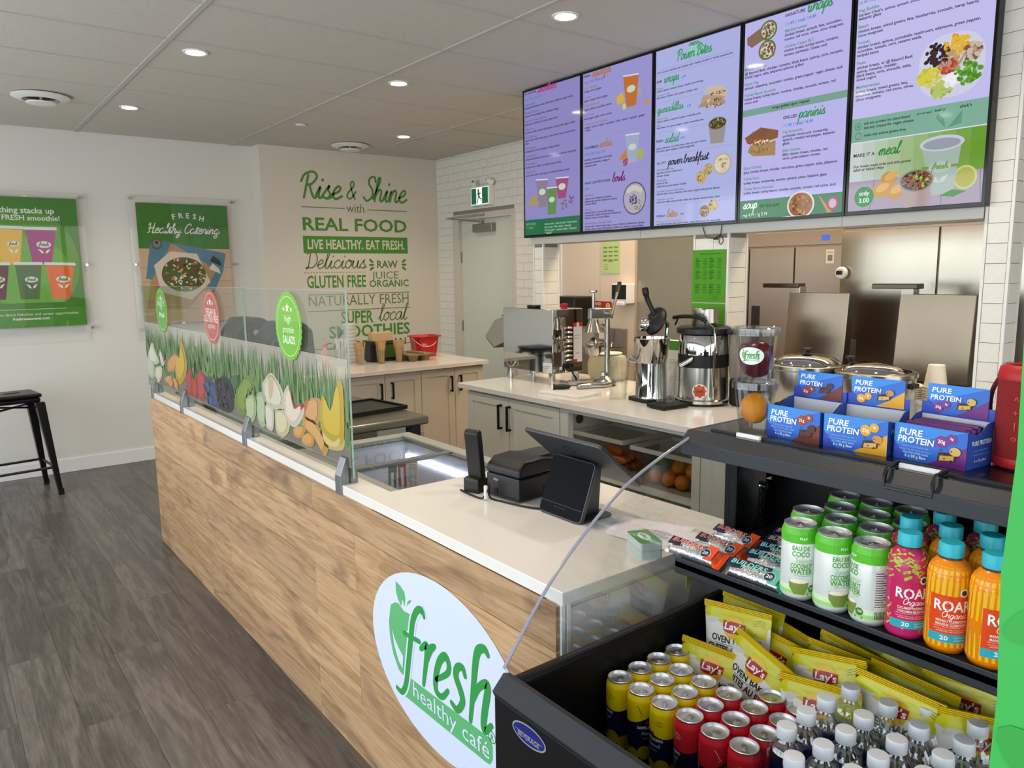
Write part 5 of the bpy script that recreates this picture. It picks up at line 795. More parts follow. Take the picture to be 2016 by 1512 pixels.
for i in range(5):
    y1, y0 = edges[i] - .002, edges[i + 1] + .002; yc = (y0 + y1) / 2
    t = thing('menu_screen', labs[i], 'screen', (3.2, yc, 1.818), 0, 'menu screens over the pass-through')
    wy = (y1 - y0) / 2; hz = .934
    MB().box(.002, .047, -wy, wy, 0, hz).build('housing', M_black, t, bevel=.003)
    be = .011
    MB().box(-.003, .003, -wy, -wy + be, 0, hz).box(-.003, .003, wy - be, wy, 0, hz).box(-.003, .003, -wy + be, wy - be, 0, be + .004).box(-.003, .003, -wy + be, wy - be, hz - be, hz).build('bezel', mat('bezel_gloss', '#0a0a0c', .12), t, bevel=.001)
    pl = (-y1 + .012, 1.818 + .016, -y0 - .012, 1.818 + hz - .012)
    F0 = lambda u, v, h, yc=yc: (-.0008 - h * .5, -u - yc, v - 1.818)
    f = Flat(F0, lambda c: em(c, ES)); f.rect(pl[0], pl[1], pl[2], pl[3], backs[i], 0); f.build('display', t)
    f = Flat(F0, lambda c: em(c, ES)); rnd = random.Random(20 + i); G_ = SCR['G'][i]
    cl = lambda P: [(min(max(a, pl[0]), pl[2]), min(max(b, pl[1]), pl[3])) for a, b in P]
    if i == 0:
        f.rect(pl[0], pl[1], pl[2], 1.932, '#1f6a44', 1); food_cup(f, G_['cups'][0], '#8a7a90'); food_cup(f, G_['cups'][2], '#a0447a'); food_cup(f, G_['cups'][1], '#5f8a4a', 5)
        f.poly(G_['pine'], '#a8935a', 3); blob(f, G_['berry'][0], .03, ['#a8485a', '#5a5a90', '#7a8a50'], 26, 6, rnd); blob(f, G_['berry'][3], .025, ['#a8485a', '#4a4a80'], 16, 6, rnd)
    if i == 1:
        for a, b in G_['lines']: f.rect(a[0], a[1] - .0006, b[0], a[1] + .0006, '#8a86b8', 1)
        food_cup(f, G_['cup'], '#c0702c'); f.poly(G_['wedge'], '#d8b040', 6); f.ell(*G_['ging'][0], .02, .02, '#b0a0a8', 3, 14); f.ell(*G_['ging'][1], .022, .012, '#d09048', 4, 12); f.ell(*G_['ging'][2], .014, .018, '#d8c890', 7, 12)
        food_cup(f, G_['cup2'], '#a0aac8'); f.poly(G_['wedge2'], '#c08040', 3); f.ell(G_['lemon2'][0][0], G_['lemon2'][0][1], .026, .03, '#a8b060', 6, 16); blob(f, G_['rasp'][1], .02, ['#b04a64', '#903050'], 18, 7, rnd)
        c = G_['bowl'][0]; f.ell(c[0], c[1], .088, .09, '#5a5670', 2, 30); f.ell(c[0], c[1], .08, .082, '#b0a8b8', 3, 30)
        for k in range(6): f.ell(c[0] - .045 + .018 * k, c[1] + .045 + .012 * math.sin(k * .7), .014, .016, '#cfc6b8', 4, 12)
        blob(f, (c[0] - .008, c[1] - .005), .028, ['#3a3f78', '#2c3060'], 26, 5, rnd); blob(f, (c[0] + .03, c[1] - .04), .03, ['#8a7848', '#a89868', '#6a5a38'], 40, 5, rnd, sz=.004)
    if i == 2:
        f.poly(G_['leaf'], '#93cfc2', 1)
        for a, b in G_['lines']: f.rect(a[0], (a[1] + b[1]) / 2 - .0006, b[0], (a[1] + b[1]) / 2 + .0006, '#8a94b8', 1)
        for k, P in enumerate(G_['ques']): f.poly(P, ['#a98f76', '#b89c82', '#d0bba4'][k], 3 + k); blob(f, (sum(p[0] for p in P) / len(P), sum(p[1] for p in P) / len(P) - .012), .05, ['#8a6a48', '#d8c8a0', '#7a4a30'], 26, 7, rnd, .006, .005)
        f.poly(G_['cup'], '#9c948e', 3); c = G_['cuptop'][0]; f.ell(c[0], c[1], .054, .03, '#7d766f', 4, 24); f.ell(c[0], c[1], .05, .026, '#39402c', 5, 24); blob(f, c, .045, ['#6a8a3a', '#8a3a2a', '#b8a850', '#3a4a2a', '#5a2a3a'], 60, 6, rnd, .022, .006)
        c = G_['bowl'][0]; f.ell(c[0], c[1], .054, .052, '#b8a890', 3, 26); f.ell(c[0], c[1], .047, .045, '#d8ceb8', 4, 24); blob(f, c, .04, ['#c8b48c', '#e8dcc8', '#a88858'], 24, 5, rnd, .035)
        for k, (a, b) in enumerate(G_['balls']): r = abs(b[0] - a[0]); f.ell(a[0], a[1], r, r, ['#b89c5c', '#c8a860', '#8a6a4a', '#c8b078'][k], 6, 20); blob(f, a, r * .8, ['#6a4a30', '#d8c490'], 14, 7, rnd, None, .005)
    if i == 3:
        b_ = G_['band']; f.rect(pl[0], b_[3][1], pl[2], b_[0][1], '#79a594', 1); ft = G_['foot']; f.rect(pl[0], pl[1], pl[2], ft[0][1], '#2a7a48', 1)
        f.poly(G_['wrap1'], '#8a6a5a', 3); f.poly(G_['wrap2'], '#a08468', 3)
        for k in ('wrapend', 'wrapend2'):
            c = G_[k][0]; f.ell(c[0], c[1], .046, .044, '#5f7a3a', 4, 22); f.ell(c[0], c[1], .037, .035, '#cfc4b4', 5, 20); blob(f, c, .032, ['#6a8a3a', '#9a3a3a', '#e8e0d0', '#7a3a5a', '#4a6a2a'], 46, 6, rnd)
        f.poly(G_['pan1'], '#8a5a3a', 4); f.poly(G_['pan2'], '#a9875a', 3)
        for k in range(6): a = G_['pan1'][1]; f.line([(a[0] - .04 + .016 * k, a[1] - .012), (a[0] - .06 + .016 * k, a[1] - .045)], .0022, '#5f3a24', 6)
        c = G_['pan2']; cc = (sum(p[0] for p in c) / 5, sum(p[1] for p in c) / 5); blob(f, (cc[0], cc[1] + .035), .06, ['#d8b060', '#9a3a50', '#5f8a3a', '#e8d8b8'], 50, 6, rnd, .01); blob(f, cc, .055, ['#a8683a', '#c89058', '#6a8a4a'], 40, 6, rnd, .014)
        c = G_['bowl'][0]; f.ell(c[0], c[1] + .003, .068, .062, '#e0dcd8', 2, 30); f.ell(c[0], c[1] + .003, .06, .054, '#9a5a30', 3, 28); blob(f, (c[0], c[1] + .003), .052, ['#b87038', '#6a7a30', '#c89a50', '#7a3a24'], 60, 4, rnd, .046)
        f.poly(G_['carrot'], '#d08a38', 3); f.ell(G_['onion'][0][0], G_['onion'][0][1], .028, .03, '#a04a70', 3, 18); f.ell(G_['onion'][0][0], G_['onion'][0][1], .018, .02, '#d8b0c0', 4, 16)
    if i == 4:
        b_ = G_['band']; f.rect(pl[0], b_[3][1], pl[2], b_[0][1], '#7fb09c', 1); f.rect(pl[0], b_[3][1] - .004, pl[2], b_[3][1], '#e4e6f4', 2)
        pt_, pb = b_[3][1] - .004, G_['table'][0][1]
        for k in range(10):
            t_ = k / 10; c = [int(a + (b - a) * t_) for a, b in zip((206, 214, 214), (96, 150, 24))]; f.rect(pl[0] + (pl[2] - pl[0]) * t_, pl[1], pl[0] + (pl[2] - pl[0]) * (t_ + .1), pt_, '#%02x%02x%02x' % tuple(c), 1)
        f.rect(pl[0], pl[1], pl[2], pb, '#a99ab0', 3)
        for u in (.1, .25, .4, .55): f.line([(pl[0] + u * .95, pl[1]), (pl[0] + u * .9 + .02, pb)], .0022, '#6f6078', 4)
        for P in G_['leaf']: f.poly(P, '#5f9a80', 2)
        for k in ('circ', 'circ2'): a, b = G_[k]; f.ring(a[0], a[1], .014, .014, .0015, '#1f3a34', 2, 20)
        f.text('PB', G_['circ'][0][0], G_['circ'][0][1] - .005, .014, '#1f3a34', 2, align='c')
        c = G_['bowl'][0]; R_ = .118; f.poly([(c[0] + R_ * 1.02 * (abs(math.cos(a)) ** .8) * (1 if math.cos(a) > 0 else -1), c[1] + R_ * (abs(math.sin(a)) ** .8) * (1 if math.sin(a) > 0 else -1)) for a in [2 * PI * k / 40 for k in range(40)]], '#d4d4ea', 2)
        sec = [((.02, .07), ['#d8a020', '#e8b838'], .05), ((-.05, .05), ['#2a1a22', '#3a2630'], .05), ((.075, .035), ['#b8a088', '#d0bca0', '#7a5a48'], .035), ((-.075, -.03), ['#c8c030', '#d8d048'], .042), ((.06, -.04), ['#5a9a2a', '#7ab83a', '#4a8a24'], .05), ((-.03, -.085), ['#98b04a', '#b8c86a'], .035), ((.0, .012), ['#d8c8b8', '#b89a80'], .04), ((-.01, .0), ['#a83018', '#c04028'], .032), ((.005, -.055), ['#e4e4f4', '#f2f2fa'], .03)]
        for (du, dv), cols, r in sec: blob(f, (c[0] + du, c[1] + dv), r, cols, 70, 4, rnd, r * .8, .009)
        a, b = G_['only']; f.ell(a[0], a[1], .042, .042, '#1f8a3c', 6, 30); f.text('only', a[0], a[1] + .006, .044, '#e8f4ea', 7, align='c', st='b'); f.text('3.00', a[0], a[1] - .024, .046, '#e8f4ea', 7, align='c', st='b')
        f.poly(G_['cup'], '#a8b8b0', 5); c = G_['cupr'][0]; f.ell(c[0], c[1], .083, .03, '#c8ccdc', 6, 30); f.ell(c[0], c[1] - .002, .07, .021, '#98a0ac', 7, 30); q = G_['cup']; m_ = ((q[0][0] + q[1][0]) / 2, (q[0][1] + q[3][1]) / 2 + .01)
        f.rect(m_[0] - .068, m_[1] - .004, m_[0] + .068, m_[1] + .006, '#7a9a30', 6); f.ell(m_[0], m_[1], .042, .022, '#b4c4bc', 7, 22); f.script('fresh', m_[0] - .03, m_[1] - .006, .06, '#7a9a40', 8, wt=.3, h=.012)
        for s_ in (-1, 1): f.poly([(m_[0], m_[1] - .06), (m_[0] + s_ * .02, m_[1] - .055), (m_[0] + s_ * .035, m_[1] - .03), (m_[0] + s_ * .01, m_[1] - .04)], '#c8d0d0', 7)
        f.poly(G_['bowl2'], '#b09a98', 9); c = G_['bowl2t'][0]; f.ell(c[0], c[1] + .002, .067, .044, '#98847e', 10, 30); f.ell(c[0], c[1] + .002, .06, .038, '#3a3a24', 11, 28); blob(f, (c[0], c[1] + .002), .054, ['#c8b838', '#8a3a2a', '#5a7a2a', '#2a1a1a', '#7a9a3a', '#a84a30'], 90, 12, rnd, .032, .007)
        for a, b in G_['chips']: f.ell(a[0], a[1], .034, .03, '#c8923a', 5, 14); f.ell(a[0] + .01, a[1] + .012, .03, .016, '#dcae5c', 6, 14, rot=.4)
        c = G_['lemon'][0]; f.ell(c[0], c[1], .043, .045, '#c8cc80', 4, 26); f.ell(c[0], c[1], .035, .037, '#b0b040', 8, 24)
        P = G_['mint']; f.poly(P, '#3a8a34', 10)
    for tx, u, v, w_, st, c in SCR['S'][i]:
        if v > pl[3] - .01: continue
        if st == 's': f.script(tx, u, v, w_ * .94, c, 14, wt=.26, h=w_ * .94 / (sum(CUR.get(ch, CUR['o'])[1] for ch in tx)) * 1.12, shear=.25)
        else: f.text(tx, u, v, min(w_, pl[2] - u - .008), c, 14, st='b', h=None)
    f.build('menu_artwork', t)
t = thing('screen_cable', 'loose black cable looping below the menu screens', 'cable', (3.24, 2.5, 1.775))
MB().tube(catmull([(0, .06, .04), (-.005, .03, -.012), (-.004, -.02, -.022), (-.004, -.055, -.008), (-.004, -.075, -.035), (-.004, -.06, -.055), (-.004, -.048, -.03), (-.004, -.058, .0), (0, -.06, .04)], 4), .0022, 5).build('wire', M_black, t, 40)
MB().box(-.008, -.002, -.04, -.016, -.03, -.02).build('plug', M_black, t)
# ================================================================== cabinets
M_pull = mat('black_pull', '#0e0e10', .35, metal=.4)
def shaker(m, u0, u1, z0, z1, P, parent, handle=None):
    """shaker door on a plane; P(u, z, d) -> point with d out of the plane; each door a part with frame rails, inset panel and pull"""
    def bx(mb, a, b, c, e, d0, d1):
        q = [P(a, c, d0), P(b, e, d1)]; mb.box(q[0][0], q[1][0], q[0][1], q[1][1], q[0][2], q[1][2])
    mb = MB(); r = .055
    for a, b, c, e in ((u0, u1, z0, z0 + r), (u0, u1, z1 - r, z1), (u0, u0 + r, z0 + r, z1 - r), (u1 - r, u1, z0 + r, z1 - r)): bx(mb, a, b, c, e, 0, .02)
    d = mb.build('door', m, parent, bevel=.0015)
    mb = MB(); bx(mb, u0 + r, u1 - r, z0 + r, z1 - r, 0, .012); mb.build('door_panel', m, d)
    if handle:
        hu, hz0, hz1 = handle; mb = MB(); bx(mb, hu - .006, hu + .006, hz0, hz1, .04, .052); bx(mb, hu - .006, hu + .006, hz0, hz0 + .012, .02, .04); bx(mb, hu - .006, hu + .006, hz1 - .012, hz1, .02, .04); mb.build('pull_handle', M_pull, d, bevel=.001)
    return d
# condiment island
t = thing('condiment_cabinet', 'cream shaker cabinet with black pulls and quartz top holding napkins and cutlery', 'cabinet', (2.8, 5.2, 0))
IB = lambda: MB().at(-2.8, -5.2, 0)
M_cabw = mat('cabinet_cream', '#d3c7b3', .42, noise=.02)
IB().box(1.95, 3.415, 4.82, 5.55, .1, .887).build('carcass', M_cabw, t); IB().box(1.97, 3.40, 4.87, 5.5, 0, .1).build('plinth', mat('plinth', '#8c7f6c', .6), t)
IB().box(1.92, 3.44, 4.76, 5.585, .887, .917).build('quartz_top', mat('quartz_warm', '#dfd6ca', .15), t, bevel=.002)
for a, b, h in ((1.96, 2.247, 2.21), (2.251, 2.547, 2.51), (2.551, 2.847, 2.60), (2.852, 3.145, 3.107), (3.149, 3.413, 3.19)):
    shaker(M_cabw, a - 2.8, b - 2.8, .12, .878, lambda u, z, d: (u, 4.82 - 5.2 - d, z), t, (h - 2.8, .70, .82))
# prep back counter
t = thing('back_counter', 'pale sage shaker back counter with open cubby under a quartz top', 'counter', (2.95, 2.4, 0))
BB = lambda: MB().at(-2.95, -2.4, 0)
BB().box(2.62, 3.24, 2.965, 3.835, .1, .887).box(2.62, 2.64, 2.90, 2.965, .1, .887).box(3.22, 3.24, 2.08, 2.9, .1, .887).box(2.62, 3.24, 2.94, 2.965, .1, .887).box(2.62, 3.24, 2.075, 2.10, .1, .887).box(2.62, 3.24, .3, 2.075, .1, .887).build('carcass', M_cab, t)
BB().box(2.60, 2.62, 2.90, 2.96, .1, .887).box(2.60, 2.62, 2.04, 2.08, .1, .887).box(2.6, 2.62, 2.08, 2.9, .865, .887).build('face_frame', M_cab, t, bevel=.001)
BB().box(2.67, 3.2, .3, 3.8, 0, .1).build('plinth', mat('plinth_grey', '#6c6a63', .6), t)
BB().box(2.62, 3.22, 2.1, 2.94, .545, .563).build('shelf', M_cab, t)
BB().prism([(2.575, .3), (3.42, .3), (3.42, 3.9), (2.575, 3.9)], .887, .917, 'z').build('quartz_top', M_quartz, t, bevel=.002)
BB().box(2.575, 3.42, 2.4, 2.401, .8866, .8872).build('seam', M_cab, t)
for a, b, h in ((-3.832, -3.41, -3.477), (-3.404, -2.968, -3.394)):
    shaker(M_cab, a + 2.4, b + 2.4, .12, .872, lambda u, z, d: (2.62 - 2.95 - d, -u, z), t, (h + 2.4, .686, .833))
shaker(M_cab, -2.035 + 2.4, -1.55 + 2.4, .12, .872, lambda u, z, d: (2.62 - 2.95 - d, -u, z), t, (-1.62 + 2.4, .686, .833))
BB().at(2.72 - 2.95, 2.938 - 2.4, .81, PI / 2).lathe([(0, .004), (.025, .003), (.027, 0)], 16).build('hinge_cup', mat('brass_hinge', '#7d6a45', .35, metal=.8), t)
M_clear = glassy('clear_plastic', '#fbfcfb', .03)
M_clear2 = glassy('clear_tub', '#efece6', .06, .15)
def tub(x, y, w_, d_, h, label):
    t = thing('produce_bin', label, 'bin', (x, y, .563), 0, 'clear produce bins in the cubby'); b = MB(); k = .012
    ring = lambda f_, z: [(-d_ / 2 * f_, -w_ / 2 * f_, z), (d_ / 2 * f_, -w_ / 2 * f_, z), (d_ / 2 * f_, w_ / 2 * f_, z), (-d_ / 2 * f_, w_ / 2 * f_, z)]
    b.loft([ring(.9, 0), ring(.97, h - .02)], cap=False); b.add(ring(.9, .001), [(0, 1, 2, 3)]); b.build('walls', M_clear2, t)
    b = MB(); b.loft([ring(.97, h - .022), ring(1.04, h - .02), ring(1.04, h), ring(.97, h)], cap=False); b.build('rim', mat('frosted_rim', '#c9c6be', .3, alpha=.6), t)
tub(2.80, 2.735, .36, .30, .2, 'clear bin of carrots in the open cubby'); tub(2.80, 2.30, .38, .30, .19, 'clear bin of oranges in the open cubby')
M_car = mat('carrot', '#c9692a', .5, noise=.2, nscale=30); M_org = mat('orange_peel', '#e08a1e', .45, bump=.3, bscale=400)
rnd = random.Random(9)
first = None
for i in range(11):
    x, y, z = 2.715 + .042 * (i % 5), 2.635 + .012 * (i % 3), .584 + .042 * (i // 5); rz = rnd.uniform(-.03, .03)
    if i == 10: x, y, z, rz = 2.75, 2.66, .672, -.35
    t = thing('carrot', 'orange carrot poking out on top of its clear bin' if i == 10 else 'orange carrot lying in the clear cubby bin', 'carrot', (x, y, z), rz, 'carrots in the clear bin')
    if first is None:
        first = (MB().at(0, 0, 0, -PI / 2).lathe([(0, -.01), (.014, 0), (.019, .02), (.017, .09), (.011, .17), (.003, .205), (0, .206)], 10).mesh('root', M_car), MB().at(0, 0, 0, -PI / 2).lathe([(.006, -.006), (.005, -.016), (0, -.016)], 8).mesh('crown', mat('carrot_crown', '#6a5a2c', .6))); [sm(q) for q in first]
    link('root', first[0], t); link('crown', first[1], t)
ome = MB().sph(.037, 0, 0, .037, 16, 10, sz=.95).mesh('peel', M_org); sm(ome); nme = MB().lathe([(.004, .0715), (.005, .0735), (0, .0735)], 8).mesh('stem_scar', mat('scar', '#8a6a24', .6))
for i, (x, y, z) in enumerate([(2.72, 2.40, .567), (2.73, 2.32, .567), (2.73, 2.24, .567), (2.81, 2.36, .567), (2.82, 2.27, .567), (2.77, 2.29, .625), (2.77, 2.21, .62)]):
    t = thing('orange', 'whole orange inside the right hand clear cubby bin', 'orange', (x, y, z), i * .7, 'oranges in the clear bin'); link('peel', ome, t); link('stem_scar', nme, t)

# ================================================================== on the condiment island
zc = .917
t = thing('sanitizer_bucket', 'red square plastic bucket with wire handle on the condiment cabinet', 'bucket', (3.245, 5.40, zc), -.15)
M_red = mat('red_plastic', '#b3141c', .35)
rg = lambda r, z: [(r * a, r * .85 * b, z) for a, b in ((-1, -.7), (-.7, -1), (.7, -1), (1, -.7), (1, .7), (.7, 1), (-.7, 1), (-1, .7))]
MB().loft([rg(.085, 0), rg(.105, .155), rg(.125, .16), rg(.125, .168), rg(.112, .168), rg(.10, .15), rg(.08, .01)], cap=True).build('pail', M_red, t, bevel=.003)
MB().tube(catmull([(-.118, -.02, .15), (-.06, -.12, .09), (.03, -.125, .10), (.115, -.02, .15)], 5), .0022, 6).build('wire_handle', M_trim, t, 40)
f = Flat(lambda u, v, h: (u, -.086 - h - .0012 * 0 - v * .11, v)); f.text('Kitchen', -.06, .10, .045, '#e8c8c8', 2, st='b'); f.text('Sanitizer', -.06, .088, .05, '#e8c8c8', 2); f.build('lettering', t)
t = thing('cup_carrier', 'brown moulded pulp cup carrier on the condiment cabinet', 'cup carrier', (3.02, 5.17, zc), .05)
M_pulp = mat('pulp', '#8d7654', .9, noise=.15, nscale=60, bump=.2, bscale=200)
for sx in (-1, 1):
    for sy in (-1, 1): MB().lathe([(.028, 0), (.03, .0), (.046, .045), (.044, .047), (.028, .004), (0, .004)], 14, cx=sx * .055, cy=sy * .055).build('cup_well', M_pulp, t, 40)
MB().box(-.115, .115, -.115, .115, .045, .055).build('rim', M_pulp, t, bevel=.006); MB().box(-.02, .02, -.1, .1, .05, .07).build('ridge', M_pulp, t, bevel=.01)
t = thing('napkin_dispenser', 'black napkin dispenser with brown napkins standing on end', 'napkin dispenser', (2.80, 5.32, zc))
MB().box(-.12, .12, -.07, .07, 0, .16).build('case', M_black, t, bevel=.02, seg=3); MB().box(-.085, .085, -.05, .05, .15, .225).build('napkins', mat('brown_napkin', '#c8a87c', .8), t, bevel=.004)
MB().box(.0, .08, -.0725, -.0705, .03, .13).build('insert_card', mat('green_card', '#35601f', .5), t)
M_tim = mat('birch_wood', '#c39a68', .6, noise=.12, nscale=25)
def cutlery(x, y, label, n_=16):
    t = thing('cutlery_cup', label, 'cutlery', (x, y, zc), 0, 'cups of wooden cutlery'); r = random.Random(int(x * 1000))
    MB().lathe([(.03, .003), (.03, 0), (.031, 0), (.042, .12), (.0405, .12), (.0295, .003), (0, .003)], 18).build('clear_cup', M_clear, t, 40)
    for i in range(n_):
        a = 2 * PI * i / n_; rr = .012 + .012 * r.random(); tl = .35 * (r.random() + .2)
        b = MB().at(rr * math.cos(a), rr * math.sin(a), .005, 0, tl * .45, a); w_ = .0055
        b.prism([(-w_, 0), (w_, 0), (w_ * .8, .09), (w_ * 1.9, .125), (w_ * 1.7, .165), (-w_ * 1.7, .165), (-w_ * 1.9, .125), (-w_ * .8, .09)], -.001, .001, 'x'); b.build('wooden_fork', M_tim, t)
cutlery(2.715, 5.16, 'clear cup of wooden cutlery left of the black napkin dispenser front'); cutlery(2.865, 5.15, 'clear cup of wooden cutlery in front of the green card of the dispenser'); cutlery(2.55, 5.18, 'clear cup of wooden cutlery beside the tall lid stack', 8)
t = thing('lid_stack', 'tall translucent stack of plastic cup lids on the condiment cabinet', 'lids', (2.56, 5.36, zc))
for i in range(11): MB().lathe([(.0, .0 + i * .028), (.045, .0 + i * .028), (.05, .02 + i * .028), (.047, .026 + i * .028), (0, .026 + i * .028)], 18).build('lid', mat('frosted_lid', '#dcdad2', .3, alpha=.75), t, 40)
t = thing('straw_jar', 'clear jar of paper straws behind the glass screen edge', 'jar', (2.42, 5.22, zc))
MB().lathe([(.05, 0), (.055, .01), (.055, .13), (.05, .135), (0, .003)], 18).build('jar', M_clear, t, 40)
for i in range(12): a = i * .9; MB().at(.02 * math.cos(a), .02 * math.sin(a), .004, .12 * math.sin(i), .12 * math.cos(i)).cyl(.0035, 0, .2, 6).build('straw', M_trim, t)
t = thing('sauce_bottle', 'orange topped squeeze bottle behind the glass screen', 'bottle', (2.28, 5.2, zc))
MB().lathe([(.03, 0), (.032, .01), (.032, .11), (.014, .135), (.014, .15)], 16, cap=True).build('bottle', mat('pink_tint', '#d8a89a', .3), t, 40); MB().cyl(.016, .15, .17, 14).build('cap', mat('orange_cap', '#d8632a', .4), t)

# ================================================================== machines on the back counter
t = thing('ice_crusher', 'mirror polished steel box machine on four round feet with angled side chute', 'machine', (3.04, 3.63, zc))
M_mir = mat('mirror_steel', '#c4c3bf', .04, metal=1)
b = MB().box(-.12, .12, -.243, .243, .07, .455).build('casing', M_mir, t, bevel=.003)
for x in (-.1, .09):
    for y in (-.21, .2): MB().lathe([(.017, 0), (.017, .012), (.021, .014), (.021, .07)], 16, cap=True, cx=x, cy=y).build('foot', M_chrome, t, 40)
ch = MB().prism([(-.02, .02), (.1, .09), (.14, .0), (.0, -.07)], -.06, .06, 'x'); 
b = MB().at(-.04, .30, .29); b.prism([(-.06, .11), (.05, .08), (.16, -.03), (.06, -.10), (-.05, -.06)], -.07, .05, 'x').build('chute', M_ss, t, bevel=.002)
MB().at(-.04, .30, .29).prism([(.155, -.036), (.07, -.095), (.074, -.105), (.165, -.04)], -.062, .042, 'x').build('chute_mouth', M_black, t)
MB().tube([(-.08, .243, .42), (-.08, .31, .40), (.04, .31, .40), (.04, .243, .42)], .005, 6).build('chute_lever', M_chrome, t, 40)
MB().lathe([(.02, .455), (.02, .462), (.024, .468), (.024, .48), (0, .484)], 16, cx=.07, cy=-.13).build('red_button', M_red, t, 40)
MB().box(-.04, .01, .02, .1, .455, .47).build('clip', M_black, t, bevel=.004)
MB().tube(catmull([(-.12, .19, .13), (-.137, .185, .10), (-.137, .15, .088), (-.137, .115, .10), (-.12, .11, .13)], 4), .0045, 6).build('ring_handle', M_chrome, t, 40)
for i in range(8): MB().tube([(-.03, -.243, .34 - i * .028), (-.02, -.25, .343 - i * .028), (.02, -.25, .343 - i * .028), (.03, -.243, .34 - i * .028)], .006, 6).build('vent_louvre', M_chrome, t, 40)
f = Flat(lambda u, v, h: (u, -.243 - h, v), lambda c: pm(c, .4)); f.rect(.045, .13, .115, .37, '#c9cbcd', 0); f.rect(.045, .345, .07, .37, '#b5292b', 1); f.rect(.09, .345, .115, .37, '#b5292b', 1); f.rect(.045, .13, .075, .147, '#b5292b', 1); f.text('Ready to Rock', .05, .29, .055, '#444444', 1); f.text('squeeze it!', .05, .272, .05, '#444444', 1); f.text('mod', .06, .18, .03, '#444444', 1)
f.build('side_label', t)
f = Flat(lambda u, v, h: (-.12 - h, -u, v), lambda c: pm(c, .4)); f.rect(.15, .075, .235, .135, '#d8dadc', 0); f.rect(.135, .11, .15, .135, '#2b3560', 0); f.text('model  220V', .155, .11, .06, '#333333', 1); f.text('serial no', .155, .098, .05, '#333333', 1); f.text('weight', .155, .086, .03, '#333333', 1); f.build('rating_plate', t)
o = MB().tube(catmull([(.0, -.25, .115), (-.01, -.275, .10), (.03, -.285, .03), (.06, -.29, .006), (.11, -.27, .006), (.15, -.2, .006)], 5), .005, 6).build('power_cord', M_black, t, 40); MB().box(-.03, .03, -.262, -.243, .1, .125).build('socket', M_black, o, bevel=.003)
# manual citrus press
M_cast = mat('cast_chrome', '#b9b7b2', .2, metal=1)
t = thing('citrus_press', 'cast chrome lever citrus press with long handle', 'juicer', (3.16, 3.20, zc), -.35)
MB().lathe([(.075, .0), (.07, .03), (.045, .05), (.024, .06), (.02, .08)], 24, cx=.0).build('base_dome', M_cast, t, 50)
MB().prism([(-.04, -.1), (-.12, -.085), (-.2, -.1), (-.21, -.06), (-.06, .0), (-.21, .06), (-.2, .1), (-.12, .085), (-.04, .1), (.06, .05), (.07, 0), (.06, -.05)], 0, .03, 'z').build('foot_casting', M_cast, t, bevel=.012, seg=3)
MB().lathe([(.022, .03), (.017, .05), (.015, .4)], 16, cap=True, cx=.02).build('column', M_cast, t, 40)
MB().lathe([(.0, .175), (.03, .18), (.045, .20), (.05, .245), (.056, .25), (.056, .26), (.03, .262), (.018, .285), (0, .295)], 24, cx=-.07).build('juice_cup', M_cast, t, 40)
MB().box(-.075, .03, -.012, .012, .2, .225).build('cup_arm', M_cast, t, bevel=.004)
MB().lathe([(.056, .322), (.052, .33), (.03, .385), (.022, .40)], 24, cx=-.07).build('press_cone', M_cast, t, 40)
MB().box(-.1, .05, -.022, .022, .395, .46).build('gear_head', M_cast, t, bevel=.008)
MB().cyl(.009, .38, .55, 12, cx=-.07).lathe([(.009, .55), (.024, .556), (.024, .566), (.0, .57)], 16, cx=-.07).build('rack_post', M_cast, t, 40)
MB().at(.02, -.03, .43, PI / 2).cyl(.018, -.05, .02, 16).build('pivot', M_cast, t, 40)
hl = MB().tube([(.02, -.06, .43), (.012, -.13, .52), (.008, -.165, .565)], [.008, .008, .011], 10).build('lever', M_cast, t, 40); MB().tube([(.008, -.165, .565), (.002, -.20, .61)], [.014, .012], 10).build('grip', mat('steel_grip', '#77736d', .3, metal=1), hl, 40)
# board and tamper
t = thing('cutting_board', 'thick white cutting board under the citrus press feet', 'cutting board', (2.785, 3.10, zc), .1)
MB().box(-.085, .085, -.15, .15, 0, .016).build('board', M_white, t, bevel=.004); MB().box(-.06, .06, -.12, .12, .016, .0164).build('worn_face', mat('worn_white', '#dedbd2', .6), t)
t = thing('blender_tamper', 'black handled tool lying on the white cutting board', 'tool', (2.80, 3.17, zc + .032), .9)
MB().at(0, 0, 0, PI / 2).lathe([(0, -.05), (.013, -.045), (.015, 0), (.012, .04), (0, .05)], 12).build('handle', M_black, t, 40); MB().at(0, 0, 0, PI / 2).lathe([(.018, -.05), (.016, -.04)], 12, cap=True).build('collar', M_black, t)
# measuring jugs
def jug(x, y, z, label, rz):
    t = thing('measuring_jug', label, 'jug', (x, y, z), rz, 'clear measuring jugs')
    P = [(.042, .002), (.042, 0), (.044, 0), (.06, .21), (.062, .214), (.058, .214), (.0425, .004), (0, .004)]
    MB().lathe(P, 28).build('jug_body', M_clear, t, 40); MB().tube(catmull([(.056, 0, .185), (.09, 0, .18), (.10, 0, .15), (.095, 0, .06), (.075, 0, .03), (.047, 0, .035)], 4), .006, 8).build('handle', M_clear, t, 40)
    MB().prism([(-.02, -.05), (.0, -.075), (.02, -.05)], .195, .214, 'z').build('spout', M_clear, t)
    f = Flat(lambda u, v, h: ((.0465 + v * .076 + h) * math.cos(PI * 1.0 + u), (.0465 + v * .076 + h) * math.sin(PI * 1.0 + u), v), lambda c: pm(c, .4))
    for i in range(9): f.rect(-.35, .03 + i * .018, -.15 if i % 2 else -.05, .0312 + i * .018, '#7a3a34', 0)
    f.build('scale_marks', t)
jug(2.87, 2.80, zc, 'clear measuring jug standing beside the lever juicer', -1.3); 
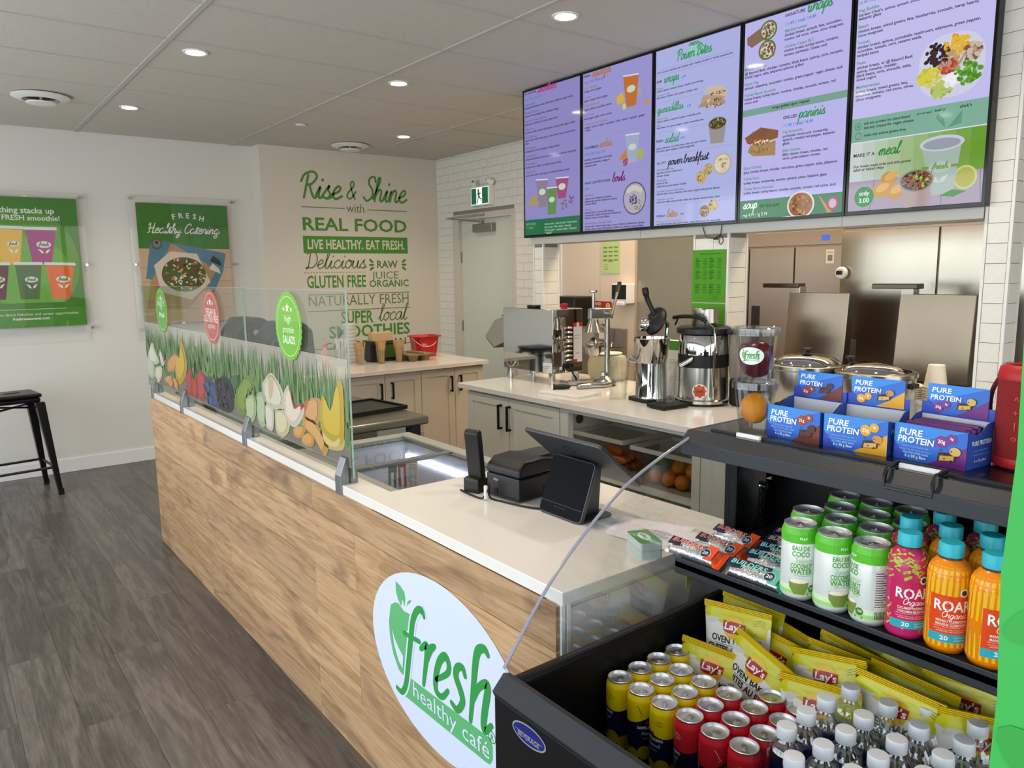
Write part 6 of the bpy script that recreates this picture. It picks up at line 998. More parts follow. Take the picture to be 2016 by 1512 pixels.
t = thing('drip_scale', 'flat black plastic drip platform under the right measuring jug', 'platform', (2.87, 2.455, zc), -.12)
MB().box(-.085, .085, -.06, .065, .004, .022).build('platform', M_black, t, bevel=.004)
for sx in (-1, 1):
    for sy in (-1, 1): MB().cyl(.008, 0, .004, 8, cx=sx * .07, cy=sy * .045).build('foot', M_black, t)
jug(2.865, 2.47, zc + .022, 'clear measuring jug on the black drip platform', 1.75)
# electric citrus juicer
t = thing('lever_juicer', 'steel electric citrus juicer with black lever arm raised', 'juicer', (2.98, 2.665, zc), -.2)
MB().prism(rrect(-.10, -.085, .10, .085, .03), 0, .018, 'z').build('foot', M_black, t)
MB().lathe([(.088, .018), (.085, .03), (.08, .10), (.075, .20)], 28).build('motor_body', M_mir, t, 40)
MB().lathe([(.076, .2), (.08, .205), (.094, .325), (.097, .33), (.092, .33), (.078, .21), (0, .205)], 28).build('juice_bowl', M_mir, t, 40)
MB().lathe([(.0, .2), (.03, .21), (.024, .27), (0, .30)], 16).build('reamer', M_chrome, t, 40)
MB().at(-.085, .02, .215, 0, -1.2).cyl(.016, 0, .05, 12).build('spout', M_chrome, t, 40)
MB().tube([(.07, -.02, .30), (.075, -.03, .40), (.04, -.02, .44)], .011, 8).build('hinge_arm', M_chrome, t, 40)
MB().at(.0, -.02, .42, 0, -1.15, 0).lathe([(0, .018), (.05, .016), (.075, .0), (.078, -.01), (.06, -.014)], 24).build('splash_guard', M_black, t, 40)
MB().at(-.03, .02, .40, 0, -1.1, 0).sph(.04, 0, 0, 0, 16, 10, sz=.8).build('press_dome', M_chrome, t, 40)
MB().tube(catmull([(.0, -.02, .45), (-.02, .01, .52), (-.03, .015, .555), (-.035, .02, .59)], 4), [.012] * 4 + [.013] * 4 + [.017] * 4 + [.012], 10).build('lever_handle', M_black, t, 40)
# centrifugal juicer
t = thing('centrifugal_juicer', 'large steel centrifugal juicer with black band, clamp arms and pulp bag', 'juicer', (3.08, 2.41, zc), 0)
t.location = (3.105, 2.43, zc); t.scale = (.92, .92, .92)
MB().lathe([(.145, .012), (.15, .016), (.15, .03), (.138, .036), (.135, .21)], 40).build('base_body', mat('ribbed_steel', '#bdbab3', .2, metal=1), t, 40)
MB().lathe([(.1, 0), (.12, 0), (.12, .012), (.145, .012)], 30).build('base_foot', M_black, t)
MB().lathe([(.136, .21), (.138, .212), (.138, .275), (.135, .278)], 40).build('black_band', M_black, t, 40)
MB().lathe([(.132, .278), (.134, .28), (.134, .385), (.13, .39)], 40).build('bowl', M_mir, t, 40)
MB().lathe([(.142, .39), (.148, .395), (.146, .42), (.13, .43), (0, .435)], 40).build('lid', M_black, t, 40)
MB().lathe([(.062, .43), (.065, .435), (.065, .52), (.068, .523), (.066, .526), (.061, .52), (.058, .44), (0, .44)], 28).build('feed_tube', M_ss, t, 40)
MB().lathe([(.055, .45), (.05, .525), (0, .53)], 24, cx=.0, cy=-.03).build('pusher', M_ss, t, 40)
MB().tube([(-.1, -.06, .285), (-.16, -.02 + .05, .22)], .014, 10).build('juice_spout', M_chrome, t, 40)
h = MB().tube(catmull([(-.10, .13, .475), (-.11, .06, .485), (-.12, -.05, .485), (-.11, -.10, .46)], 4), .011, 8).build('clamp_bar', M_black, t, 40)
MB().tube([(-.1, -.1, .46), (-.09, -.135, .43), (-.09, -.145, .38), (-.09, -.14, .05)], .005, 6).tube([(-.1, .1, .475), (-.09, .125, .44), (-.09, .12, .43)], .006, 6).build('clamp_rod', M_chrome, h, 40)
f = Flat(lambda u, v, h: ((.1385 + h) * math.cos(PI + .55 + u / .1365), (.1385 + h) * math.sin(PI + .55 + u / .1365), v), lambda c: pm(c, .4), curved=True); f.ell(0, .085, .04, .04, '#e6e2dc', 0, 30)
f.poly([(.036 * (1 if i % 4 < 2 else .86) * math.cos(2 * PI * i / 32), .085 + .036 * (1 if i % 4 < 2 else .86) * math.sin(2 * PI * i / 32)) for i in range(32)], '#b5472a', 1); f.rect(-.03, .075, .03, .096, '#e6e2dc', 2); f.text('ucen', 0, .079, .04, '#333333', 3, align='c', st='b'); f.ell(0, .104, .02, .006, '#c9604a', 2); f.build('round_sticker', t)
MB().prism([(.0, -.13), (.12, -.10), (.15, -.22), (.1, -.26), (0.02, -.21)], .39, .415, 'z').build('pulp_chute', M_black, t, bevel=.008)
def bagring(r, z, k): return [(.085 + r * (1 + .12 * math.sin(5 * a + k)) * math.cos(a), -.175 + r * 1.0 * (1 + .1 * math.sin(7 * a + k)) * math.sin(a), z) for a in [2 * PI * i / 28 for i in range(28)]]
MB().loft([bagring(.045, .15, 2), bagring(.055, .2, 1.2), bagring(.058, .3, .6), bagring(.054, .39, 0)]).build('pulp_bag', mat('plastic_bag', '#8d857a', .25, alpha=.75), t, 60)
MB().box(.03, .14, -.235, -.145, 0, .155).build('pulp_bin', M_black, t, bevel=.02)
# carton with green edge behind the juicers
t = thing('flat_carton', 'white and green upright carton between the two juicers', 'carton', (3.19, 2.72, zc), .1)
MB().box(-.03, .03, -.09, .03, 0, .30).build('carton', M_white, t, bevel=.002); f = Flat(lambda u, v, h: (-.03 - h, -u, v)); f.rect(-.03, .25, .09, .30, '#4f9a34', 0); f.rect(-.03, 0, .0, .25, '#d9d9d2', 0); f.build('green_print', t)
t = thing('tea_box', 'small brown box of printed packets behind the juicers', 'box', (3.3, 2.72, zc), 0)
MB().box(-.05, .05, -.10, .05, 0, .19).build('box', mat('kraft', '#a8855c', .7), t, bevel=.002); f = Flat(lambda u, v, h: (-.05 - h, -u, v))
for i in range(3): f.rect(.0, .02 + i * .05, .08, .06 + i * .05, '#c9a23a' if i % 2 else '#e0dcd2', 0); f.rect(.01, .03 + i * .05, .05, .045 + i * .05, '#b5452f', 1)
f.build('packet_print', t)
t = thing('wrapped_bundle', 'bundle of bowls wrapped in clear film by the kitchen sink', 'bundle', (3.42 - .08, 3.35, zc), .3)
M_film = mat('cling_film', '#d8cfa8', .2, alpha=.85, bump=.4, bscale=60)
def wr(r, z): return [(r * .6 * (1 + .06 * math.sin(9 * a)) * math.cos(a), r * (1 + .05 * math.sin(7 * a)) * math.sin(a), z) for a in [2 * PI * i / 24 for i in range(24)]]
MB().loft([wr(.1, 0), wr(.13, .03), wr(.135, .10), wr(.12, .155), wr(.07, .165)]).build('film', M_film, t, 60); MB().cyl(.09, .165, .172, 20).build('top_bowl', M_white, t, 40)
# soup kettles
def kettle(x, y, label, openlid):
    t = thing('soup_kettle', label, 'kettle', (x, y, zc), 0, 'steel soup kettles')
    MB().lathe([(.135, .0), (.15, .02), (.15, .235), (.157, .24), (.157, .255), (.14, .262), (.132, .26), (.128, .1), (0, .1)], 40).build('pot', mat('kettle_steel', '#b8b4ac', .22, metal=1), t, 40)
    MB().lathe([(.15, .0), (.156, .01), (.156, .05), (.15, .06)], 36).build('base_ring', M_black, t, 40)
    if openlid:
        MB().lathe([(.118, .25), (.12, .262), (.126, .255)], 36).build('inner_well', M_black, t, 40)
        l = MB().lathe([(.13, .26), (.12, .275), (.09, .288), (0, .292)], 36, a0=.9, a1=.9 + PI * 1.15).build('hinged_lid', M_mir, t, 40); MB().lathe([(.008, .29), (.01, .3), (.02, .306), (.02, .312), (0, .316)], 14, cx=-.02, cy=.10).build('lid_knob', M_black, l, 40)
        MB().lathe([(0, .2), (.128, .2)], 30).build('soup', mat('dark_soup', '#1a1410', .3), t)
    else:
        l = MB().lathe([(.14, .262), (.138, .268), (.11, .29), (.05, .302), (0, .304)], 40).build('lid', M_mir, t, 40); MB().lathe([(.009, .303), (.009, .312), (.024, .32), (.024, .327), (0, .331)], 16).build('lid_knob', M_black, l, 40)
    MB().at(-.165, -.02, .06, 0, 0, 0).box(-.02, .02, -.06, .06, -.05, .04).build('control_box', M_black, t, bevel=.006)
    MB().at(-.19, -.02, .05, 0, -PI / 2).cyl(.022, -.006, .012, 16).build('dial', M_black, t, 40)
    for s_ in (-1, 1): MB().box(-.03, .03, s_ * .155 - .008, s_ * .155 + .008, .2, .22).build('side_handle', M_black, t, bevel=.004)
kettle(3.07, 1.835, 'steel soup kettle with closed domed lid and black knob', False); kettle(3.05, 1.515, 'steel soup kettle with hinged lid half open', True)
t = thing('counter_riser', 'white riser shelf behind the soup kettles', 'shelf', (3.30, 1.38, zc))
MB().box(-.085, .1, -.145, .15, .11, .123).build('top', M_trim, t, bevel=.002)
for y in (-.135, .14): MB().box(-.08, .095, y - .01, y + .01, 0, .11).build('side', M_trim, t)
MB().box(-.08, -.072, -.125, .13, .01, .11).build('front_panel', M_trim, t)
def stack(x, y, z, label, n_, r0, r1, h, step, name, part, m, cat, up=False):
    t = thing(name, label, cat, (x, y, z))
    for i in range(n_):
        if up: MB().lathe([(r0, i * step), (r1, i * step + h), (r1 + .003, i * step + h), (r1 + .002, i * step + h - .004)], 24).build(part, m, t, 40)
        else: MB().lathe([(r0 + .003, i * step), (r0 + .003, i * step + .004), (r0, i * step + .004), (r1, i * step + h), (0, i * step + h)], 24).build(part, m, t, 40)
M_paper = mat('white_paper', '#e6ddcc', .7)
stack(3.262, 1.370, zc + .123, 'inverted stack of white paper cups on the riser', 6, .044, .031, .095, .012, 'paper_cup_stack', 'paper_cup', M_paper, 'cups')
stack(3.275, 1.478, zc + .123, 'low stack of white paper lids beside the cup stack', 7, .05, .046, .008, .009, 'paper_lid_stack', 'paper_lid', M_paper, 'lids')

# ================================================================== kitchen beyond the pass-through
def flat_x(x): return lambda u, v, h: (x - h, -u, v)
t = thing('sticky_chart', 'green paper charts taped to the white tiled middle column', 'notice', (3.249, 2.51, 1.31))
for z0, z1, nm in ((1.424, 1.696, 'upper_sheet'), (1.17, 1.418, 'lower_sheet')):
    MB().box(-.0035, -.0015, -.095 - .001, .115, z0 - 1.31, z1 - 1.31).build(nm, mat('green_paper', '#4f9a1c', .7), t)
f = Flat(lambda u, v, h: (-.0037 - h * .5, -u - 2.51, v - 1.31), lambda c: pm(c, .8)); GP_ = '#1f4a14'
f.text('Allergen and Nutrition Guide', -2.575, 1.672, .13, GP_, 0)
for k, (zz, n_) in enumerate(((1.65, 7), (1.585, 6), (1.515, 6))):
    for c0 in (-2.605, -2.515):
        for i in range(n_): f.rect(c0, zz - i * .008, c0 + .035 * (.6 + .4 * ((i * 7 + k) % 3) / 2), zz - i * .008 + .003, GP_, 0); f.rect(c0 + .05, zz - i * .008, c0 + .075, zz - i * .008 + .002, GP_, 0)
for zz in (1.478, 1.462, 1.445): f.ring(-2.475, zz, .04, .006, .0012, GP_, 0, 4)
for i in range(6): f.rect(-2.5, 1.385 - i * .012, -2.45, 1.388 - i * .012, GP_, 0)
f.build('chart_print', t)
t = thing('kitchen_notice', 'pale green notice pinned on the cream kitchen wall', 'notice', (4.350, 4.334, 1.70)); MB().box(-.002, 0, -.1, .1, -.128, .128).build('sheet', mat('pale_green_paper', '#bdd08c', .7), t)
f = Flat(lambda u, v, h: (-.0022 - h * .5, -u, v), lambda c: pm(c, .8))
for r in range(4):
    for c in range(3): f.rect(-.085 + c * .06, .07 - r * .033, -.035 + c * .06, .085 - r * .033, '#8fae6c', 0); f.rect(-.08 + c * .06, .075 - r * .033, -.045 + c * .06, .079 - r * .033, '#4a6a34', 1)
f.rect(-.03, -.035, .03, -.031, '#4a6a34', 0)
for i in range(4): f.rect(-.07, -.06 - i * .012, -.03, -.057 - i * .012, '#6a8a4c', 0)
f.build('notice_print', t)
t = thing('towel_dispenser', 'black paper towel dispenser behind the polished machine', 'dispenser', (4.35, 4.69, 1.15)); MB().box(-.22, 0, -.175, .175, 0, .24).build('case', M_black, t, bevel=.015, seg=3); MB().box(-.222, -.218, -.05, .09, .05, .2).build('window', mat('smoke_window', '#050506', .1), t); MB().at(-.222, -.02, .12, 0, -PI / 2).cyl(.022, 0, .002, 18).build('round_sticker', mat('cream_sticker', '#d8cfae', .5), t)
t = thing('handwash_sign', 'red hand wash sign on the cream kitchen wall', 'sign', (4.350, 4.42, 1.31)); MB().box(-.003, 0, -.10, .13, -.04, .04).build('plate', mat('sign_red', '#b5381f', .4), t)
f = Flat(lambda u, v, h: (-.0032 - h * .5, -u, v), lambda c: pm(c, .4)); f.text('HAND', -.12, .008, .1, '#f2e8dc', 0, st='b', h=.024); f.text('WASH', -.12, -.03, .1, '#f2e8dc', 0, st='b', h=.024); f.ell(.06, .0, .024, .028, '#f2d8cc', 0, 16); f.ell(.06, .0, .018, .022, '#b5381f', 1, 16)
for i in range(4): f.line([(.045 + .009 * i, -.006), (.043 + .011 * i, .02)], .005, '#f2d8cc', 2)
f.build('lettering', t)
t = thing('soap_dispenser', 'white wall soap dispenser with dark window', 'dispenser', (4.35, 4.153, 1.34)); MB().box(-.09, 0, -.085, .085, 0, .155).build('case', M_white, t, bevel=.008); MB().box(-.094, -.088, -.075, .075, .035, .145).build('window', mat('dark_window', '#0c0a14', .15), t); MB().box(-.11, -.06, -.06, .02, -.012, .012).build('push_bar', M_white, t, bevel=.004)
t = thing('hand_sink', 'small steel hand sink with gooseneck tap on the kitchen wall', 'sink', (4.35, 4.32, .80))
MB().box(-.36, 0, -.17, .17, .0, .19).box(-.04, 0, -.17, .17, .19, .34).build('basin', M_ss, t, bevel=.006); MB().tube(catmull([(-.09, -.02, .19), (-.09, -.02, .33), (-.12, -.02, .375), (-.17, -.02, .36), (-.18, -.02, .31)], 5), .011, 8).build('tap', M_chrome, t, 40)
for s_ in (-1, 1): MB().at(-.09, -.02 + s_ * .07, .2, 0, 0, s_ * .3).tube([(0, 0, 0), (0, 0, .03), (-.02, s_ * .05, .035)], .008, 6).build('tap_lever', M_chrome, t, 40)
MB().box(-.045, -.04, .04, .1, .25, .3).build('price_tag', M_white, t)
def fridge(name, label, x, y0, y1, z1, splits, band, m, hn=None):
    t = thing(name, label, 'fridge', (x + .3, (y0 + y1) / 2, 0)); yc = (y0 + y1) / 2
    x2 = min(x + .6, 4.34) - x - .3
    MB().box(-.28, x2, y0 - yc, y1 - yc, .08, z1).build('cabinet', m, t, bevel=.004)
    ed = [y1] + splits + [y0]
    for a, b in zip(ed[:-1], ed[1:]):
        d = MB().box(-.305, -.28, b - yc + .004, a - yc - .004, .12, band - .012).build('door', m, t, bevel=.003)
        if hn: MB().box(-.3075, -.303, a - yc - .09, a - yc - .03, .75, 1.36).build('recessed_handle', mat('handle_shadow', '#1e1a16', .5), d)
    MB().box(-.303, -.28, y0 - yc, y1 - yc, band, z1).build('top_grille', m, t, bevel=.002)
    for y in (y0 + .1, y1 - .1): MB().at(-.304, y - yc, (band + z1) / 2, 0, -PI / 2).cyl(.008, -.001, .003, 10).build('bolt', M_chrome, t)
    for sx in (-.24, x2 - .05):
        for sy in (y0 + .06, y1 - .06): MB().cyl(.02, 0, .08, 8, cx=sx, cy=sy - yc).build('foot', M_black, t)
    return t
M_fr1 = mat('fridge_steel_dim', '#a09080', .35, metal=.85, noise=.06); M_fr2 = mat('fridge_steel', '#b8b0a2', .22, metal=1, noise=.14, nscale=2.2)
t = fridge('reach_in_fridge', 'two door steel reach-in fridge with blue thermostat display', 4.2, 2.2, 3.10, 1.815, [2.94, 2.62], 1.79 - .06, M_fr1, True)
MB().box(-.306, -.30, 2.40 - 2.65, 2.45 - 2.65, 1.755, 1.785).build('thermostat', mat('blue_lcd', '#10204a', .2, emit='#3a66d8', es=1.0), t)
f = Flat(lambda u, v, h: (-.306 - h, -u - 2.65, v)); f.rect(-2.415, 1.62, -2.365, 1.70, '#d8d0c4', 0); f.text('notice', -2.41, 1.68, .04, '#333333', 1); f.rect(-2.405, 1.635, -2.375, 1.67, '#777066', 1); f.build('door_notice', t)
t = fridge('upright_fridge', 'wide polished steel upright fridge beside the right tiled column', 3.95, 1.25, 2.19, 1.86, [1.685], 1.80, M_fr2)
t = thing('door_sensor', 'white and dark oval magnet clip on the edge of the polished fridge', 'sensor', (3.93, 2.165, 1.567)); MB().at(0, 0, 0, 0, -PI / 2).lathe([(0, 0), (.032, 0), (.032, .016), (.026, .022), (0, .022)], 20).build('shell', M_white, t, 40); MB().box(-.03, -.02, -.012, .022, -.01, .012).build('lens', M_black, t, bevel=.004)
def press(y0, y1, hy0, hy1, label):
    yc = (y0 + y1) / 2; t = thing('panini_grill', label, 'grill', (3.62, yc, .93), 0, 'raised steel panini grill lids'); w_ = (y1 - y0) / 2
    MB().box(-.2, .16, -w_, w_, .0, .14).build('base', M_ss, t, bevel=.006)
    MB().at(-.02, 0, .14, 0, .10, 0).box(-.03, .03, -w_, w_, .0, .40).build('raised_lid', mat('lid_steel', '#8f8270', .25, metal=1, noise=.12, nscale=4), t, bevel=.004)
    MB().at(.02, 0, .52).box(-.03, .03, w_ - .06, w_, .0, .05).build('handle_post', M_ss, t, bevel=.003); MB().at(.02, 0, .575).box(-.045, .03, hy0 - yc, hy1 - yc, -.012, .012).build('handle_bar', mat('bar_steel', '#5d564c', .25, metal=1), t, bevel=.004)
    for s_ in (-1, 1): MB().box(.05, .12, s_ * w_ * .8 - .01, s_ * w_ * .8 + .01, .1, .3).build('hinge', M_ss, t)
press(1.945, 2.275, 2.22, 2.43, 'panini grill with raised steel lid above the closed soup kettle'); press(1.37, 1.70, 1.62, 1.83, 'panini grill with raised steel lid next to the right tiled column')
t = thing('kitchen_table', 'steel kitchen work table carrying the panini grills', 'table', (3.7, 2.1, 0))
MB().box(-.26, .22, -1.0, .75, .89, .93).build('tabletop', M_ss, t, bevel=.003)
for sx in (-.22, .18):
    for sy in (-.95, .7): MB().cyl(.02, 0, .89, 10, cx=sx, cy=sy).build('leg', M_ss, t, 40)
t = thing('baking_tray', 'shallow steel tray standing on the kitchen table beside the raised lid', 'tray', (3.56, 2.50, .93), 0)
MB().box(-.1, .14, -.12, .18, .0, .15).build('warmer', M_ss, t, bevel=.004); MB().box(-.11, .15, -.13, .19, .15, .17).build('rim', mat('tray_cream', '#d9c9ac', .4), t, bevel=.003)
# ================================================================== things on the order counter
zt = .917
t = thing('receipt_printer', 'black receipt printer beside the till on the white counter', 'printer', (1.42, 1.775, zt), .1)
MB().box(-.105, .11, -.075, .07, .004, .075).build('body', M_black, t, bevel=.006)
MB().prism([(-.105, .075), (-.105, .10), (-.075, .122), (-.01, .125), (.11, .105), (.11, .075)], -.075, .07, 'y').build('cover', M_black, t, bevel=.008, seg=3)
MB().box(-.0, .1, -.05, .045, .116, .124).build('paper_slot', mat('dark_grey_plastic', '#1b1b1e', .3), t, bevel=.003)
MB().box(-.107, -.1, .02, .035, .012, .03).box(.0, .02, -.077, -.07, .02, .036).build('port', mat('port', '#030303', .6), t)
f = Flat(lambda u, v, h: (-.106 - h, -u, v)); f.text('star', -.035, .055, .022, '#8f9296', 0, st='b'); f.build('brand_lettering', t)
t = thing('cordless_phone', 'black cordless phone handset standing in its charger', 'phone', (1.325, 1.895, zt), .3)
MB().prism([(-.045, 0), (.045, 0), (.04, .03), (-.02, .05), (-.045, .045)], -.03, .03, 'y').build('charger', M_black, t, bevel=.006)
h = MB().at(-.01, 0, .03, 0, -.12, 0).prism(rrect(-.013, 0, .014, .17, .012), -.027, .027, 'y').build('handset', M_black, t, bevel=.006, seg=3)
MB().at(-.01, 0, .03, 0, -.12, 0).box(.0135, .0155, -.017, .017, .02, .13).build('keypad', mat('keypad', '#26262a', .4), h)
t = thing('till_cable', 'black power cable curling across the white counter by the phone', 'cable', (1.27, 1.85, zt))
MB().tube(catmull([(.0, .07, .004), (-.005, .0, .004), (.0, -.05, .006), (.012, -.065, .04), (.02, -.055, .045), (.02, -.06, .006), (.03, -.12, .004), (.05, -.2, .004), (.08, -.26, .004)], 5), .003, 6).build('cable', M_black, t, 40)
MB().at(.004, -.06, .0).box(-.004, .004, -.004, .004, .004, .045).build('cable_tie', M_trim, t)
# point of sale
M_gun = mat('gunmetal', '#55575b', .4, metal=.7)
t = thing('till', 'two sided touch screen till with black customer display', 'till', (1.38, 1.525, zt))
MB().prism(rrect(-.05, -.085, .085, .085, .02), 0, .006, 'z').build('base_plate', M_gun, t, bevel=.001)
R = Matrix.Translation((-.048, 0, .004)) @ Matrix.Rotation(.36, 4, 'Y')
def rb(o): o.matrix_local = R; return o
d = rb(MB().prism(rrect(-.087, 0, .087, .168, .014), 0, .014, 'x').build('customer_display', M_gun, t, bevel=.002))
MB().prism(rrect(-.0845, .0025, .0845, .1655, .012), -.0012, .0, 'x').build('display_glass', mat('display_glass', '#030406', .3, spec=.06), d)
MB().box(-.0018, -.0012, -.02, .03, .022, .026).build('card_slot', mat('slot_black', '#000000', .7), d)
MB().box(-.0016, -.0012, -.083, .083, .033, .0335).build('glass_line', mat('line_grey', '#6d7074', .4), d)
MB().prism([(-.03, .006), (.06, .006), (.07, .14), (.03, .15)], -.05, .05, 'y').build('stand', M_gun, t, bevel=.004)
R2 = Matrix.Translation((-.045, 0, .228)) @ Matrix.Rotation(math.radians(49), 4, 'Y')
m = MB().prism(rrect(-.155, 0, .16, .215, .016), 0, .011, 'z'); m.v = [(y, -x, z) for x, y, z in m.v]
o = m.build('staff_display', M_gun, t, bevel=.003); o.matrix_local = Matrix.Translation((-.05, .0, .228)) @ Matrix.Rotation(math.radians(40), 4, 'Y')
m = MB().prism(rrect(-.148, .007, .153, .208, .012), .011, .0118, 'z'); m.v = [(y, -x, z) for x, y, z in m.v]; m.build('staff_glass', mat('display_glass', '#030406', .3, spec=.06), o)
f = Flat(lambda u, v, h: (v, -u, -h)); f.line([(-.03, .06), (0, .042), (.03, .06), (0, .078), (-.03, .06)], .0035, '#08080a', 0); f.rect(-.004, .056, .004, .064, '#08080a', 0); f.build('emblem', o)
# paper and cards
t = thing('loose_papers', 'loose white printed papers lying behind the business cards', 'papers', (1.435, 1.275, zt), .25)
for i, (dx, dy, r) in enumerate(((0, 0, 0), (.02, .015, .12), (-.015, -.02, -.1))): MB().at(dx, dy, .0006 + i * .0007, 0, 0, r).box(-.07, .07, -.1, .1, 0, .0005).build('sheet', mat('paper_white', '#f4f3f6', .7), t)
f = Flat(on_z(.0028, (.0, -.02), -1.4), lambda c: pm(c, .8))
for i in range(6): f.rect(-.05, .02 - i * .009, .02 + .01 * (i % 3), .022 - i * .009, '#6d6a72', 0)
f.build('printing', t)
t = thing('business_cards', 'stack of green and white business cards near the counter corner', 'cards', (1.318, 1.195, zt), -.42)
for z0, z1 in ((0, .021), (.021, .042)): MB().prism(rrect(-.028, -.045, .028, .045, .006), z0, z1 - .0006, 'z').build('card_block', mat('card_edge', '#cfdcd2', .6, noise=.15, nscale=400), t)
f = Flat(on_z(.0415, (0, 0), 0)); f.poly(rrect(-.028, -.045, .028, .045, .006), '#4a8f3c', 0); f.ell(0, 0, .013, .026, '#d8e2d4', 1, 24); f.text('fresh', .004, -.018, .036, '#4a8f3c', 2, st='b', rot=PI / 2); f.build('top_card', t)
# ================================================================== open display cooler
cy0 = -.30
ck = thing('open_cooler', 'black open front grab and go cooler against the end of the counter', 'cooler', (1.2, .4, 0))
KB = lambda: MB().at(-1.2, -.4, 0)
M_ck = mat('cooler_black', '#070708', .45, spec=.25); M_ckg = mat('cooler_grey', '#2b2f33', .45, metal=.2)
KB().box(.775, 1.64, cy0, 1.065, .06, .60).box(.775, .792, cy0, 1.065, .60, .82).box(1.61, 1.64, cy0, 1.065, .60, 1.20).build('body', M_ck, ck, bevel=.003)
KB().prism([(.764, .822), (.768, .812), (.806, .838), (.806, .844), (.791, .849)], cy0, 1.065, 'y').build('front_rim', M_ckg, ck)
KB().box(.765, .775, cy0, 1.06, .06, .815).build('front_panel', M_ck, ck, bevel=.002)
KB().box(.792, 1.61, 1.04, 1.065, .6, .828).box(1.45, 1.61, 1.03, 1.065, .828, 1.20).build('end_panel', M_ck, ck, bevel=.004)
KB().tube([(.80, 1.052, .828), (1.46, 1.052, .828)], .013, 8).build('end_bumper', M_ck, ck, 40)
KB().box(.80, 1.61, cy0, 1.04, .615, .63).build('bin_floor', M_ck, ck)
for x in (.8, 1.58):
    for y in (cy0 + .06, 1.0): KB().cyl(.025, 0, .06, 10, cx=x, cy=y).build('foot', M_ck, ck)
KB().prism([(1.29, 1.193), (1.29, 1.223), (1.312, 1.2445), (1.64, 1.2445), (1.64, 1.193)], cy0, 1.065, 'y').build('canopy', M_ckg, ck, bevel=.0015)
KB().box(1.315, 1.625, cy0 + .01, 1.05, 1.2445, 1.2455).build('top_mat', mat('gloss_black', '#141416', .15), ck)
KB().box(1.335, 1.345, cy0, 1.02, 1.2455, 1.2495).build('price_rail', M_black, ck)
for y, w_ in ((.92, .028), (.575, .034)): KB().box(1.327, 1.334, y - w_, y + w_, 1.2458, 1.2535).build('price_tag', M_trim, ck)
KB().tube([(1.30, .535, 1.2505), (1.29, .535, 1.238), (1.292, .535, 1.216), (1.292, .615, 1.216), (1.29, .615, 1.238), (1.30, .615, 1.2505)], .004, 6).tube([(1.30, .535, 1.2505), (1.34, .535, 1.252), (1.34, .615, 1.252), (1.30, .615, 1.2505)], .004, 6).build('tag_bracket', M_black, ck, 40)
KB().box(1.222, 1.60, cy0, 1.02, .962, .978).prism([(1.222, .95), (1.232, .945), (1.236, .978), (1.222, .986)], cy0, 1.02, 'y').build('shelf', M_ckg, ck, bevel=.002)
KB().prism([(1.24, .962), (1.31, .962), (1.24, .915)], 1.0, 1.004, 'y').build('shelf_bracket', mat('olive_bracket', '#5d5a24', .5), ck)
b = KB().box(1.52, 1.545, 1.018, 1.03, .98, 1.10); b.build('bracket_rail', M_chrome, ck)
for i in range(4): KB().box(1.529, 1.536, 1.0165, 1.019, .99 + i * .026, 1.006 + i * .026).build('rail_slot', M_black, ck)
KB().at(1.53 - 1.2, 1.018 - .4, 1.085, PI / 2).cyl(.008, 0, .014, 10).build('rail_bolt', M_chrome, ck, 40)
KB().box(1.519, 1.521, 1.0, 1.03, 1.10, 1.125).build('rail_clip', M_chrome, ck); KB().box(1.544, 1.546, 1.0, 1.03, 1.10, 1.125).build('rail_clip', M_chrome, ck)
curve = [(1.325, 1.236), (1.208, 1.2), (1.093, 1.153), (.986, 1.082), (.893, 1.001), (.817, .912), (.781, .867)]
cv = catmull(curve, 4)
KB().prism(cv + [(.80, .84), (1.45, .84), (1.45, 1.2), (1.325, 1.2)], 1.048, 1.053, 'y').build('acrylic_end', glassy('acrylic_end', '#f6f7f8', .015), ck)
KB().tube([(x, 1.0505, z) for x, z in cv], .0034, 6).build('acrylic_edge', mat('acrylic_edge', '#8f8c9c', .2), ck, 40)
f = Flat(lambda u, v, h: (.765 - 1.2 - h, -u - .4, v), lambda c: mat('badge_' + c[1:], c, .2, metal=.7 if c != '#141c70' else .1)); f.ell(-.958, .785, .047, .02, '#c4c7ca', 0, 30); f.ell(-.958, .785, .0435, .0168, '#141c70', 1, 30); f.rect(-.997, .7845, -.919, .7855, '#c4c7ca', 2); f.text('BEVERAGE', -.958, .7755, .06, '#c4c7ca', 2, align='c', st='b'); f.build('maker_badge', ck)

# green banner at the end of the cooler
t = thing('green_banner', 'bright green leaf patterned banner at the right edge of the view', 'banner', (.66, -.02, 0))
prof = [(.0, 0), (.003, .4), (-.002, .8), (.004, 1.1), (.0, 1.25), (.006, 1.35), (.001, 1.45), (.004, 1.56)]
MB().prism([(.212 + .02 + dx * .8, z) for dx, z in prof] + [(-.25, 1.56), (-.25, 0)], -.003, .003, 'x').build('panel', mat('banner_green', '#35a546', .6), t)
f = Flat(lambda u, v, h: (-.0032 - h, -u, v), lambda c: pm(c, .6))
for i, (cu, cv_, r, rot, c) in enumerate(((-.19, 1.33, .05, .6, '#2f9a3e'), (-.15, 1.18, .09, -.5, '#2a9638'), (-.05, 1.4, .12, .3, '#58c45a'), (-.02, 1.0, .16, .8, '#2f9a3e'), (.1, .7, .2, .2, '#58c45a'))): f.ell(cu, cv_, r, r * .35, c, i, 20, rot=rot)
f.build('leaf_print', t); MB().box(-.1, .1, -.26, .22, -.0, .02).build('foot', M_black, t, bevel=.003); MB().cyl(.012, .02, 1.5, 10, cx=.02, cy=-.02).build('pole', M_dgrey, t, 40)

